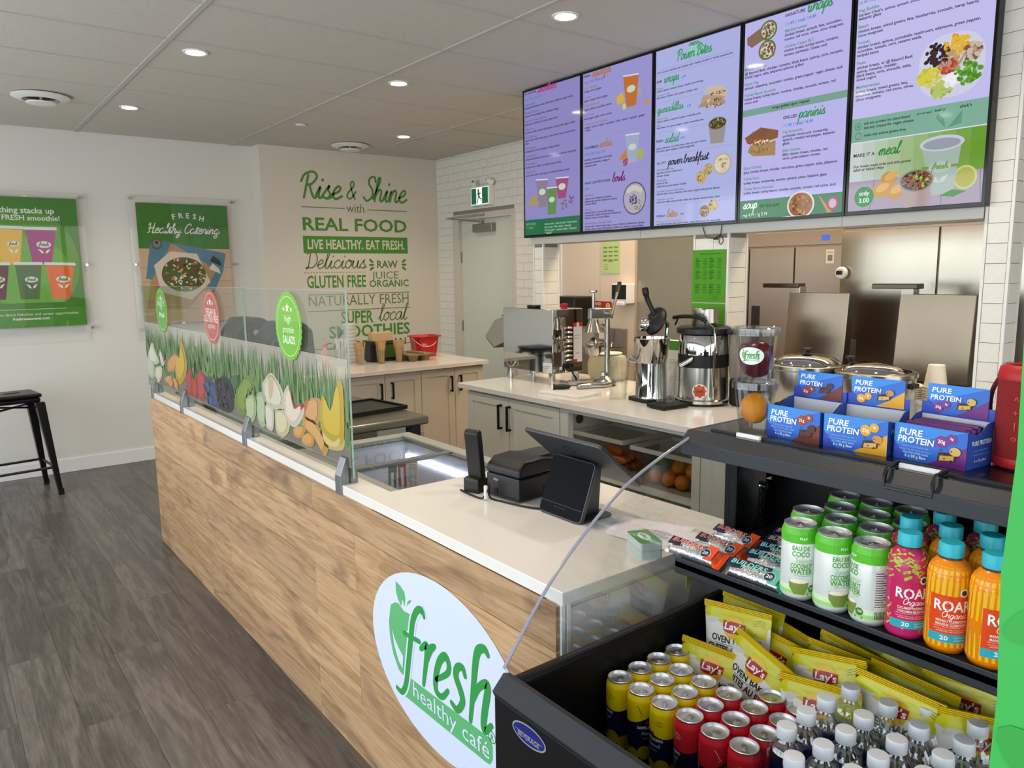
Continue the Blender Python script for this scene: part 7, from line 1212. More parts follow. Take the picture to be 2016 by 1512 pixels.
# ------------------------------------------------------------------ protein bar boxes
def protein_box(x, y, rz, acc, acc2, grams, flav, label, w_=.13, d_=.085, h=.078):
    t = thing('protein_bar_box', label, 'box', (x, y, 1.2456), rz, 'protein bar display boxes')
    blue = mat('box_blue', '#1d3fae', .35); th_ = .0012
    MB().box(0, th_, -w_ / 2, w_ / 2, 0, h * .86).build('front_wall', blue, t); MB().box(d_ - th_, d_, -w_ / 2, w_ / 2, 0, h).build('back_wall', blue, t)
    for s_ in (-1, 1): MB().prism([(0, 0), (d_, 0), (d_, h), (d_ * .75, h * .97), (d_ * .45, h * .75), (0, h * .86)], s_ * (w_ / 2) - (th_ if s_ > 0 else 0), s_ * (w_ / 2) + (0 if s_ > 0 else th_), 'y').build('side_wall', mat('box_side_blue', '#20489e', .35), t)
    MB().box(0, d_, -w_ / 2, w_ / 2, 0, th_).build('bottom', blue, t)
    MB().box(d_ - .002, d_ - .001, -w_ / 2 + .002, w_ / 2 - .002, .002, h * .96).build('inner_liner', mat('grey_board', '#c9cdd2', .6), t)
    hb = MB(); hb.prism(rrect(-w_ * .42, h, w_ * .42, h + .055, .008), d_ - th_, d_, 'x'); hb.prism([(-w_ * .5, h), (w_ * .5, h), (w_ * .5, h + .02), (-w_ * .5, h + .02)], d_ - th_, d_, 'x'); hb.build('header_card', blue, t)
    def art(F, W, Hh, v0, big):
        F.rect(-W / 2, v0, W / 2, v0 + Hh, '#2466c8', 0); F.poly([(-W / 2, v0 + Hh * .35), (W / 2, v0 + Hh), (-W / 2, v0 + Hh)], '#2f86dc', 1); F.poly([(-W * .02, v0), (W / 2, v0), (W / 2, v0 + Hh * .62), (W * .18, v0 + Hh * .2)], acc, 1); F.poly([(-W / 2, v0), (-W / 2 + W * .22, v0), (-W / 2, v0 + Hh * .5)], '#2040b0', 1)
        F.text('PURE', -W * .43, v0 + Hh * (.70 if big else .72), W * .33, '#f4f6fa', 3, st='b', shear=.12, h=Hh * .17); F.text('PROTEIN', -W * .45, v0 + Hh * (.49 if big else .47), W * .52, '#f4f6fa', 3, st='b', shear=.12, h=Hh * .17)
        if big:
            F.text(flav[0], -W * .38, v0 + Hh * .37, W * .38, '#9ec8f2', 3); F.text(flav[1], -W * .42, v0 + Hh * .28, W * .46, '#9ec8f2', 3); F.text('GLUTEN FREE BARS', -W * .36, v0 + Hh * .19, W * .36, '#9ec8f2', 3, st='b'); F.text('6 x 50 g Bars', -W * .33, v0 + Hh * .09, W * .3, '#e8f0fa', 3, st='b')
        cx, cy = (.17 * W, v0 + Hh * .66) if big else (-.3 * W, v0 + Hh * .22)
        F.ell(cx, cy, W * .085, W * .085, acc2, 2, 20); F.ell(cx + W * .13, cy + W * .055, W * .07, W * .07, acc2, 2, 20); F.text(grams, cx, cy - W * .02, W * .1, '#fff4e8', 4, align='c', st='b'); F.text('3g', cx + W * .13, cy + W * .05, W * .045, '#fff4e8', 4, align='c', st='b')
        q = v0 + Hh * (.26 if big else .32); bx = W * (.26 if big else .14); rn = random.Random(3)
        F.poly([(bx - W * .14, q - Hh * .12), (bx + W * .1, q - Hh * .06), (bx + W * .12, q + Hh * .16), (bx - W * .12, q + Hh * .12)], '#3a1d12', 4); F.poly([(bx - W * .11, q - Hh * .10), (bx + W * .08, q - Hh * .05), (bx + W * .09, q + Hh * .08), (bx - W * .1, q + Hh * .04)], {'#6e2a1e': '#54281a', '#e0a21e': '#d9a860', '#6a2178': '#d8a84a'}[acc], 5)
        F.ell(bx + W * .1, q + Hh * .2, W * .075, W * .06, {'#6e2a1e': '#4a2216', '#e0a21e': '#c98a3a', '#6a2178': '#d8ac58'}[acc], 6, 14)
        for i in range(9): F.ell(bx + rn.uniform(-.1, .14) * W, q + rn.uniform(-.1, .24) * Hh, W * .012, W * .01, '#24120c', 7, 6)
    f = Flat(lambda u, v, h_: (-h_, -u, v), lambda c: pm(c, .35)); art(f, w_, h * .86, 0, True); f.build('front_print', t)
    f = Flat(lambda u, v, h_: (d_ - th_ - h_ * 1.2, -u, v), lambda c: pm(c, .35)); art(f, w_ * .84, .055, h, False); f.rect(-w_ * .5, h, w_ * .5, h + .019, acc if False else '#2466c8', 0) if False else None; f.build('header_print', t)
    f = Flat(lambda u, v, h_: (u, -w_ / 2 - h_, v), lambda c: pm(c, .35)); f.text('PURE PROTEIN', .012, .042, d_ - .02, '#d6dee8', 1, st='b', shear=.12, h=.008); f.text(flav[0], .022, .031, .045, '#8fb2d8', 1); f.text(flav[1], .018, .024, .055, '#8fb2d8', 1); f.text('6 x 50 g Bars', .024, .012, .04, '#cfe0f2', 1); f.build('side_print', t)
    wc = {'#6e2a1e': '#5f2a24', '#e0a21e': '#c98a2a', '#6a2178': '#5a2266'}[acc]
    for i in range(3 if acc == '#6a2178' else 2): MB().at(.018 + i * .022, 0, .03 + (.02 if acc == '#6a2178' else .0), 0, .3, 0).box(-.008, .008, -w_ / 2 + .008, w_ / 2 - .008, -.02, .02).build('wrapped_bar', mat('wrap_' + wc[1:], wc, .25, metal=.3), t, bevel=.006)
    return t
protein_box(1.385, .853, -.08, '#6e2a1e', '#9a3a26', '21g', ('CHOCOLATE DELUXE', 'CHOCOLAT DE LUXE'), 'blue Pure Protein box with brown chocolate deluxe corner', .125)
protein_box(1.385, .722, .02, '#e0a21e', '#e0a21e', '20g', ('CHOCOLATE PEANUT BUTTER', "CHOCOLAT ET BEURRE D'ARACHIDE"), 'blue Pure Protein box with yellow peanut butter corner', .125)
protein_box(1.392, .588, -.1, '#6a2178', '#7a2a8a', '20g', ('CHEWY CHOCOLATE CHIP', 'TENDRE AVEC PEPITES DE CHOCOLAT'), 'blue Pure Protein box with purple chocolate chip corner', .13)
# fruit cups
def fruit_cup(z, label, name):
    t = thing(name, label, 'cup', (1.395, .952, z), -2.5, 'clear lidded display cups')
    MB().lathe([(.030, .002), (.030, 0), (.031, 0), (.044, .098), (.045, .1)], 32).build('cup', glassy('cup_clear', '#eef1f1', .1, .05), t, 40)
    l = MB().lathe([(.046, .096), (.049, .097), (.049, .112), (.045, .114), (.043, .111), (0, .111)], 32).build('lid', glassy('clear_lid', '#eef0f0', .12, .08), t, 40)
    return t
t1 = fruit_cup(1.2456, 'lower clear lidded cup holding an orange', 'fruit_cup'); t2 = fruit_cup(1.2456 + .114, 'upper clear lidded cup with fresh label holding a red apple', 'fruit_cup')
f = Flat(lambda u, v, h: ((.0392 + h + (v - .05) * .13) * math.cos(-.35 + u / .04), (.0392 + h + (v - .05) * .13) * math.sin(-.35 + u / .04), v), lambda c: pm(c, .4), curved=True); fresh_logo(f, logo_at(0, .055, .056), 0, True, '#e8ece6', '#4f9a3c', '#86b87a', False, 1.3); f.build('logo_sticker', t2)
t = thing('display_orange', 'whole orange inside the lower clear cup', 'orange', (1.395, .952, 1.2456 + .004)); MB().sph(.0300, 0, 0, .048, 18, 12, sz=1.12).build('peel', mat('orange_bright', '#e8920e', .4, bump=.25, bscale=500), t, 60); MB().cyl(.003, .0855, .087, 8).build('stem_scar', mat('scar', '#8a6a24', .6), t)
t = thing('display_apple', 'dark red apple inside the upper clear cup', 'apple', (1.395, .952, 1.2456 + .118)); MB().lathe([(0, .008), (.012, .002), (.024, .008), (.034, .03), (.0385, .055), (.034, .072), (.016, .079), (.005, .070), (0, .066)], 24).build('skin', mat('apple_red', '#5c0d1c', .25, noise=.25, nscale=30), t, 60); MB().tube([(0, 0, .066), (.003, 0, .078), (.006, 0, .084)], .0015, 6).build('stalk', mat('stalk', '#4a3520', .6), t)
# red speaker
t = thing('bluetooth_speaker', 'tall red fabric speaker with wrist strap at the right edge', 'speaker', (1.485, .475, 1.2456), -.3)
def ov(r, z, k=1.0): return [(r * k * .85 * math.cos(a), r * math.sin(a), z) for a in [2 * PI * i / 28 for i in range(28)]]
MB().loft([ov(.036, 0), ov(.043, .008), ov(.045, .02), ov(.045, .155), ov(.044, .168), ov(.04, .178), ov(.03, .178), ov(.028, .17)]).build('body', mat('speaker_mesh', '#8f1a1c', .7, bump=.5, bscale=900), t, 50)
MB().loft([ov(.0455, .004), ov(.0465, .01), ov(.0465, .018), ov(.0455, .02)], cap=False).build('end_ring', mat('speaker_red', '#b01c1e', .45), t, 50); MB().loft([ov(.0455, .155), ov(.0465, .16), ov(.043, .176), ov(.035, .181), ov(.03, .178)], cap=False).build('end_ring', mat('speaker_red', '#b01c1e', .45), t, 50)
MB().tube(catmull([(0, .045, .16), (-.004, .058, .13), (-.004, .06, .09), (0, .05, .06)], 4), .004, 6).build('strap', mat('dark_red_cord', '#5a1216', .7), t, 40)
f = Flat(lambda u, v, h: ((.0385 + h) * math.cos(PI + .25 + u / .042), (.0455 + h) * math.sin(PI + .25 + u / .042), v), lambda c: pm(c, .4)); 
for i, g_ in enumerate(('+', '+', '-', 'o')): f.text('^+|o'[i], 0, .118 - i * .022, None, '#d8392f', 2, h=.011, align='c')
f.build('control_marks', t)

# ------------------------------------------------------------------ protein bars on the shelf
def bar(x, y, z, rz, col, tail, txt, label, tilt=0):
    t = thing('snack_bar', label, 'snack bar', (x, y, z + .009), rz, 'wrapped protein bars'); t.rotation_euler.y = -.5; L, w_ = .145, .044
    rings = []
    for u, hh, ww in ((-L / 2, .0015, w_ * .5), (-L / 2 + .012, .002, w_ * .5), (-L / 2 + .018, .014, w_ * .46), (-.02, .018, w_ * .46), (.03, .018, w_ * .46), (L / 2 - .018, .014, w_ * .46), (L / 2 - .012, .002, w_ * .5), (L / 2, .0015, w_ * .5)):
        rings.append([(ww, -u, .001), (ww * .97, -u, hh * .6), (ww * .6, -u, hh), (-ww * .6, -u, hh), (-ww * .97, -u, hh * .6), (-ww, -u, .001)])
    MB().loft(rings[:6]).build('foil_wrapper', mat('silver_foil', '#c9ccd0', .22, metal=.9, bump=.2, bscale=120), t, 50); MB().loft(rings[5:]).build('coloured_end', mat('foil_' + tail[1:], tail, .25, metal=.4), t, 50)
    f = Flat(lambda u, v, h: (v, -u, (.0182 if abs(u) < .045 else .0165) + h), lambda c: pm(c, .3)); f.poly([(-.066, .015), (.05, .015), (.05, -.004), (-.066, -.008)], '#16284a', 0); f.poly([(.03, .02), (.054, .02), (.054, -.02), (.036, -.02)], tail, 0)
    f.text(txt, -.060, .0015, .082, col, 2, st='b', h=.0115, shear=.12); f.text('PROTEIN', -.032, -.0055, .04, '#dfe6ee', 2); f.ell(.034, -.004, .012, .012, '#d8dde2', 2, 20); f.ell(.034, -.004, .0105, .0105, '#16284a', 3, 20); f.text('20', .034, -.008, .014, '#dfe6ee', 4, st='b', align='c', h=.008); f.build('wrapper_print', t); return t
OR, TE = '#f0602a', '#4fc4ae'
bar(1.40, .985, .978, -.12, '#f08a72', '#e8501e', 'BUILDERS', 'orange ended protein bar, farthest back of the orange three'); bar(1.325, .975, .978, -.1, '#f08a72', '#e8501e', 'BUILDERS', 'orange ended protein bar, middle of the orange three'); bar(1.25, .985, .985, .0, '#f08a72', '#e8501e', 'BUILDERS', 'orange ended protein bar on the front edge of the shelf')
bar(1.258, .838, .978, .0, '#86d8c4', '#2fa890', 'BUILDERS', 'teal ended protein bar on the front edge of the shelf'); bar(1.328, .845, .978, -.03, '#86d8c4', '#2fa890', 'BUILDERS', 'teal ended protein bar, second from the shelf front'); bar(1.385, .855, .978, .05, '#86d8c4', '#2fa890', 'BUILDERS', 'teal ended protein bar, third from the shelf front')
bar(1.43, .868, .978, -.05, '#e0a890', '#5a3a34', 'BUILDERS', 'dark ended protein bar nearer the teal bars'); bar(1.485, .885, .978, -.1, '#e0a890', '#5a3a34', 'BUILDERS', 'dark ended protein bar at the very back of the shelf')

# ------------------------------------------------------------------ cans
M_alu = mat('can_aluminium', '#c9cacb', .3, metal=.9); M_alud = mat('can_top', '#d2d2d3', .36, metal=.85)
def can_parts(t, r, h, body, neckcol):
    MB().lathe([(r * .78, .0), (r * .86, .002), (r * .98, .01), (r, .014), (r, h - .016), (r * .985, h - .013), (r * .87, h - .003)], 32).build('can_body', [mat('can_' + body[1:], body, .28, metal=.25)], t, 50)
    l = MB().lathe([(r * .87, h - .003), (r * .9, h), (r * .86, h + .0005), (r * .8, h - .005), (r * .77, h - .006), (0, h - .0055)], 32).build('lid', M_alud, t, 40)
    MB().prism(rrect(-r * .2, -r * .12, r * .22, r * .12 + .002, r * .1), h - .0052, h - .0035, 'z').ring_dummy if False else None
    MB().prism([(r * .08 + r * .3 * math.cos(a), r * .2 * math.sin(a)) for a in [2 * PI * i / 16 for i in range(16)]], h - .0052, h - .0036, 'z').lathe([(r * .07, h - .004), (r * .07, h - .0028), (0, h - .0026)], 10).build('pull_tab', M_alu, l, 40)
    MB().prism([(-r * .42 + r * .22 * math.cos(a), r * .26 * math.sin(a)) for a in [2 * PI * i / 16 for i in range(16)]], h - .0054, h - .0050, 'z').build('mouth_panel', M_alu, l)
def shoulder(r, h):
    def fn(u, v, hh):
        rr = r - r * .015 * (v - h + .016) / .003 if v <= h - .013 else r * (.985 - .115 * (v - h + .013) / .010)
        return ((rr + hh) * math.cos(PI + u / r), (rr + hh) * math.sin(PI + u / r), v)
    return fn
def soda(name, top, fruitc, flav, label, x, y):
    r, h = .0283, .145; t = thing(name, label, 'can', (x, y, .63), 0, 'fizzy drink cans in the cooler bin'); can_parts(t, r, h, '#131a38', top)
    F = Flat(on_cyl(r, PI), lambda c: pm(c, .28), curved=True); C_ = 2 * PI * r; n_ = 28; ink = '#2a2210' if top == '#e2c40e' else '#f0c8c8'
    vs = []; fs = []
    for i in range(n_ + 1): u = -C_ / 2 + C_ * i / n_; lo = .096 - .012 * math.cos(u / r * 1.0) ; vs += [(u, lo), (u, h - .0155)]
    for i in range(n_): fs.append([2 * i, 2 * i + 2, 2 * i + 3, 2 * i + 1])
    F.raw(vs, fs, top, 0)
    F2 = shoulder(r, h)
    N = Flat(F2, lambda c: pm(c, .28), curved=True); [N.rect(-C_ / 2, h - a_, C_ / 2, h - b_, top, 0, 32) for a_, b_ in ((.016, .013), (.013, .0035))]; N.build('shoulder_print', t)
    for a in (-.045, .03): F.text('SANPELLEGRINO', a, .076, .042, '#e6e8ee', 1, st='b', h=.006); F.poly(star(a + .02, .09, .005), '#b5343a', 1); F.script('Naturali', a + .008, .064, .028, '#9fb6d8', 1, wt=.2); F.text(flav, a + .012, .055, .018, '#c8ccd8', 1)
    for a in (-.012, .062): F.ring(a, .113, .011, .008, .0006, ink, 1, 4); F.text('TASTE', a, .114, .014, ink, 1, align='c'); F.text('ITALIAN', a, .108, .016, ink, 1, align='c')
    F.line([(.03, .124), (.034, .118), (.037, .11), (.042, .104), (.036, .103)], .0012, ink, 1)
    for k in range(7): F.ell(-.08 + k * .025, .018 + .008 * (k % 2), .014, .015, fruitc, 1 + k % 2, 14)
    F.rect(.056, .02, .078, .085, '#c9ccd2', 2, 4)
    for k in range(9): F.rect(.058, .025 + k * .006, .076, .027 + k * .006, '#55585e', 3, 3)
    F.build('label_print', t); return t
YEL = [(1.046, 1.0085), (1.105, 1.0075), (1.164, 1.0085), (1.223, 1.0085), (1.046, .9495), (1.105, .9485), (1.164, .9495), (1.046, .8905), (1.105, .8895), (1.164, .8905)]
RED = [(1.048, .8315), (1.107, .8305), (1.166, .8315), (1.046, .7725), (1.105, .7715), (1.164, .7725), (1.222, .7735), (1.050, .7135), (1.109, .7135), (1.168, .7135), (1.226, .7145)]
def ordl(kind, side, k, n_):
    return k
yl = ['at the acrylic end, nearest the front rim', 'second along the acrylic end', 'third along the acrylic end', 'deepest along the acrylic end, by the chip bags', 'front can of the second yellow row', 'middle can of the second yellow row', 'back can of the second yellow row', 'front can of the yellow row touching the red cans', 'middle can of the yellow row touching the red cans', 'back can of the yellow row touching the red cans']
rl = ['front can of the first red row beside the yellow cans', 'middle can of the first red row beside the yellow cans', 'back can of the first red row beside the yellow cans', 'front can of the middle red row', 'second can of the middle red row', 'third can of the middle red row', 'back can of the middle red row, below the chip bags', 'front can of the red row touching the water bottles', 'second can of the red row touching the water bottles', 'third can of the red row touching the water bottles', 'back can of the red row touching the water bottles']
rnd = random.Random(4); y0_ = soda('soda_can', '#e2c40e', '#8f7a14', 'LIMONATA', 'yellow lemon soda can ' + yl[0], *YEL[0]); y0_.rotation_euler.z = .35
for (x, y), s_ in zip(YEL[1:], yl[1:]): dup(y0_, (x, y, .63), rnd.uniform(-.9, .9), 'yellow lemon soda can, ' + s_)
r0_ = soda('soda_can', '#c8202c', '#b5522a', 'ARANCIATA', 'red orange soda can, ' + rl[0], *RED[0]); r0_.rotation_euler.z = .2
for (x, y), s_ in zip(RED[1:], rl[1:]): dup(r0_, (x, y, .63), rnd.uniform(-.9, .9), 'red orange soda can, ' + s_)
# coconut water
def coco(x, y, label):
    r, h = .033, .145; t = thing('coconut_water_can', label, 'can', (x, y, .978), 0, 'coconut water cans on the shelf'); can_parts(t, r, h, '#e4e8e2', '#5cb82c'); C_ = 2 * PI * r
    F = Flat(on_cyl(r, PI), lambda c: pm(c, .3), curved=True); F.rect(-C_ / 2, h - .032, C_ / 2, h - .0155, '#58b828', 0, 32); F.rect(-C_ / 2, .014, C_ / 2, .022, '#9ed27a', 0, 32); F.rect(-C_ / 2, .022, C_ / 2, .032, '#cfe6bc', 0, 32)
    F2 = shoulder(r, h)
    N = Flat(F2, lambda c: pm(c, .28), curved=True); [N.rect(-C_ / 2, h - a_, C_ / 2, h - b_, '#58b828', 0, 32) for a_, b_ in ((.016, .013), (.013, .0035))]; N.build('shoulder_print', t)
    for a in (0, .105):
        F.text('PULP', a, h - .024, .014, '#f2f6ee', 1, st='b', align='c'); F.text('EAU DE', a - .004, .1, .032, '#46a01e', 1, st='b', align='c', h=.0085); F.text('COCO', a - .004, .0885, .032, '#46a01e', 1, st='b', align='c', h=.0095); F.script('Squeeze', a - .017, .077, .034, '#9fc890', 1, wt=.14)
        F.text('COCONUT', a - .002, .0655, .040, '#46a01e', 1, st='b', align='c', h=.0092); F.text('WATER', a - .002, .0545, .040, '#46a01e', 1, st='b', align='c', h=.0100); F.text('NO PULP / SANS PULPE', a, .0505, .03, '#8a9a86', 1, align='c')
        F.poly([(a - .024, .043), (a + .012, .040), (a + .011, .028), (a + .004, .015), (a - .014, .015), (a - .023, .028)], '#7d8a3c', 1); F.ell(a - .006, .0405, .018, .004, '#e8e2cc', 2, 16); F.ell(a + .018, .026, .007, .007, '#3f7a34', 2, 16); F.text('120', a + .018, .025, .009, '#e8f0e0', 3, align='c', st='b'); F.rect(a + .01, .014, a + .024, .018, '#5a6a9a', 2)
    F.rect(.04, .034, .066, .104, '#d6d6d2', 1, 4)
    for k in range(15): F.rect(.042, .038 + k * .0043, .064 - .004 * (k % 3), .0395 + k * .0043, '#4a4a4a', 2, 3)
    for k in range(9): F.rect(.043 + k * .0024, .016, .0442 + k * .0024, .03, '#2a2a2a', 2)
    F.build('label_print', t); return t
COC = [(1.261, .752), (1.261, .684), (1.263, .616), (1.343, .785), (1.341, .717), (1.342, .649), (1.412, .757), (1.414, .689), (1.413, .621), (1.49, .79), (1.49, .722), (1.49, .654)]
nm = ['front row can beside the bars, coconut picture facing out', 'middle of the front row', 'front row can showing the nutrition table beside the pink bottle']
rw = ['front', 'second', 'third', 'back']
c0_ = coco(*COC[0], 'coconut water can, ' + nm[0]); c0_.rotation_euler.z = .75
for k, (x, y) in enumerate(COC[1:], 1):
    lb = nm[k] if k < 3 else '%s row, %s' % (rw[k // 3], ('nearest the protein bars', 'middle one', 'nearest the bottles')[k % 3])
    dup(c0_, (x, y, .978), [.75, 1.05, -.55, 1.6, 1.5, 1.5, 1.4, 1.2, 1, .8, .9, 1][k], 'coconut water can, ' + lb)
# organic drink bottles
def roar(name, base, pat, lab, flav, label, x, y):
    t = thing(name, label, 'bottle', (x, y, .978), 0, 'organic drink bottles on the shelf'); r = .0318; h = .181
    prof = [(.024, .0), (.028, .002), (r, .012), (r, .126), (r * .985, .133), (r * .88, .144), (.0205, .152), (.016, .155), (.0155, .162)]
    MB().lathe(prof, 32).build('bottle_body', mat('shrink_' + base[1:], base, .22), t, 50); MB().lathe([(.0135, .157), (.0182, .158), (.0186, .177), (.0168, .18), (0, .1805)], 28).build('cap', mat('teal_cap', '#2fb4c4', .4), t, 40)
    MB().lathe([(.016, .153), (.0178, .154), (.0178, .157), (.016, .158)], 24).build('neck_ring', mat('amber_neck', '#5a3a30', .2), t, 40)
    F = Flat(on_cyl(r, PI), lambda c: pm(c, .25), curved=True); rn = random.Random(8)
    def SH(u, v, hh):
        P_ = [(.133, r * .985), (.144, r * .88), (.152, .0205)]; rr = r if v <= .126 else None
        if rr is None:
            q = [(.126, r)] + P_
            for (a, ra), (b, rb_) in zip(q[:-1], q[1:]):
                if v <= b + 1e-6: rr = ra + (rb_ - ra) * (v - a) / (b - a); break
            else: rr = .0205
        return ((rr + hh) * math.cos(PI + u / r), (rr + hh) * math.sin(PI + u / r), v)
    N = Flat(SH, lambda c: pm(c, .25), curved=True)
    if base == '#c02a62':
        for k in range(44):
            u = -.098 + .196 * ((k * .381) % 1); v = .104 + .034 * rn.random(); sg2 = rn.choice((-1, 1)); N.line([(u, v), (u + .009 * sg2, v + .004), (u - .003 * sg2, v + .011), (u + .006 * sg2, v + .013)], .0034, pat, 1)
            v = .03 + .07 * rn.random(); F.line([(u, v), (u + .009 * sg2, v - .008), (u, v - .016)], .0036, pat, 0)
    else:
        for k in range(22):
            a = -.098 + .196 * k / 22; N.poly([(a, .075), (a + .0045, .075), (a + .008, .145), (a + .001, .145)], pat, 0)
            F.poly([(a, .014), (a + .005, .014), (a + .002, .055), (a, .055)], pat, 0)
    F.rect(-.034, .030, .034, .100, lab, 2, 10); F.rect(-.034, .022, .034, .036, '#2fa8b8', 3, 10)
    N.build('shoulder_pattern', t)
    F.text('ROAR', 0, .075, .056, '#f6f0ea', 4, align='c', h=.017, st='b'); F.script('Organic', -.016, .064, .038, '#f6f0ea', 4, wt=.16); F.text(flav[0], 0, .056, .046, '#f2dcd2', 4, align='c', st='b', h=.0042); F.text(flav[1], 0, .05, .046, '#f2dcd2', 4, align='c', st='b', h=.0042); F.rect(-.026, .0475, .026, .048, '#f2dcd2', 4, 6); F.text('NATURALLY FLAVOURED VITAMIN BEVERAGE', 0, .043, .05, '#f2dcd2', 4, align='c'); F.text('AROMATISEE NATURELLEMENT', 0, .0395, .044, '#f2dcd2', 4, align='c')
    F.text('20', -.01, .026, .012, '#f6f0ea', 4, align='c', st='b', h=.007); F.text('ELECTROLYTES', .004, .03, .024, '#d6eef2', 4); F.text('VITAMINES', .004, .025, .018, '#d6eef2', 4)
    for k in range(3): F.ell(.042, .078 - k * .018, .0065, .0065, '#2a8296', 2, 16)
    F.ell(.016, .106, .007, .007, '#e8e2da', 2, 18); F.ell(.016, .106, .0045, .0045, '#3a3030', 3, 14); F.ring(.016, .017, .004, .004, .0006, '#f2dcd2', 2, 16)
    F.build('label_print', t); return t
p0 = roar('drink_bottle', '#c02a62', '#a4c426', '#c42458', ('CUCUMBER WATERMELON', "CONCOMBRE MELON D'EAU"), 'pink watermelon drink bottle at the front beside the coconut cans', 1.263, .5535); p0.rotation_euler.z = .75
dup(p0, (1.345, .589, .978), 1.4, 'pink watermelon drink bottle behind the front pink one'); dup(p0, (1.414, .562, .978), .8, 'pink watermelon drink bottle in the third row, left of the pair'); dup(p0, (1.422, .498, .978), .9, 'pink watermelon drink bottle at the back, under the canopy edge')
o0 = roar('drink_bottle', '#e8860e', '#f2b81e', '#e0481c', ('MANGO CLEMENTINE', 'MANGUE CLEMENTINE'), 'orange mango drink bottle in the middle of the front row', 1.265, .4895); o0.rotation_euler.z = .62
dup(o0, (1.265, .4255, .978), 1.05, 'orange mango drink bottle next to the green banner'); dup(o0, (1.35, .525, .978), .2, 'orange mango drink bottle directly behind the middle front one'); dup(o0, (1.35, .461, .978), 1.3, 'orange mango drink bottle behind the one beside the banner')
# water bottles
M_water = glassy('water_bottle', '#fafcfd', .2, .06)
def water(x, y, label):
    t = thing('water_bottle', label, 'bottle', (x, y, .63), 0, 'clear water bottles in the cooler bin'); r = .0318; pr_ = [(.022, .002), (.026, 0), (r, .008), (r, .02)]
    for k in range(5): z = .02 + k * .012; pr_ += [(r, z), (r * .955, z + .006), (r, z + .012)]
    pr_ += [(r, .085), (r * .985, .125), (r, .13), (r, .152), (r * .95, .164), (r * .8, .176), (r * .58, .185), (.0135, .190), (.0135, .198)]
    MB().lathe(pr_, 28).build('bottle_body', M_water, t, 50)
    MB().lathe([(.0285, .006), (.0288, .13), (.0295, .155), (0, .1555)], 20).build('water', glassy('water_fill', '#eaf1f5', .09), t, 50)
    MB().lathe([(.0135, .192), (.0158, .193), (.0162, .199), (.0156, .1995), (.0162, .2), (.0162, .2125), (.0148, .2145), (0, .2148)], 24).build('cap', mat('frost_cap', '#d3d6da', .35), t, 40)
    F = Flat(on_cyl(r, PI), lambda c: pm(c, .3), curved=True); C_ = 2 * PI * r; F.rect(-C_ / 2, .085, C_ / 2, .127, '#2a62c0', 0, 28); F.rect(-.024, .088, .034, .124, '#e4ecf6', 1, 6); F.text('Pure', .004, .107, .044, '#1c3f9a', 2, align='c', st='b'); F.text('Life', .004, .092, .034, '#1c3f9a', 2, align='c', st='b'); F.build('label_print', t); return t
WAT = [(1.063, .6425), (1.127, .6455), (1.191, .6455), (1.258, .637), (1.0, .59), (1.064, .578), (1.128, .5755), (1.192, .5785), (1.259, .5705), (1.04, .515), (1.104, .5095), (1.168, .5115), (1.234, .5065), (1.30, .5205), (1.12, .4455), (1.184, .4475), (1.248, .4425), (1.314, .4475)]
wl_ = ['at the red cans, front', 'at the red cans, second', 'at the red cans, third', 'deepest in the row against the red cans', 'alone nearest the front rim', 'front of the second row', 'second of the second row', 'third of the second row', 'back of the second row, before the bags', 'front of the third row', 'second of the third row', 'third of the third row', 'fourth of the third row', 'back of the third row, before the bags', 'front of the row by the green banner', 'second in the row by the green banner', 'third in the row by the green banner', 'back of the row by the green banner']
w0_ = water(*WAT[0], 'clear water bottle ' + wl_[0]); w0_.rotation_euler.z = .5
for (x, y), s_ in zip(WAT[1:], wl_[1:]): dup(w0_, (x, y, .63), rnd.uniform(0, 6), 'clear water bottle ' + s_)
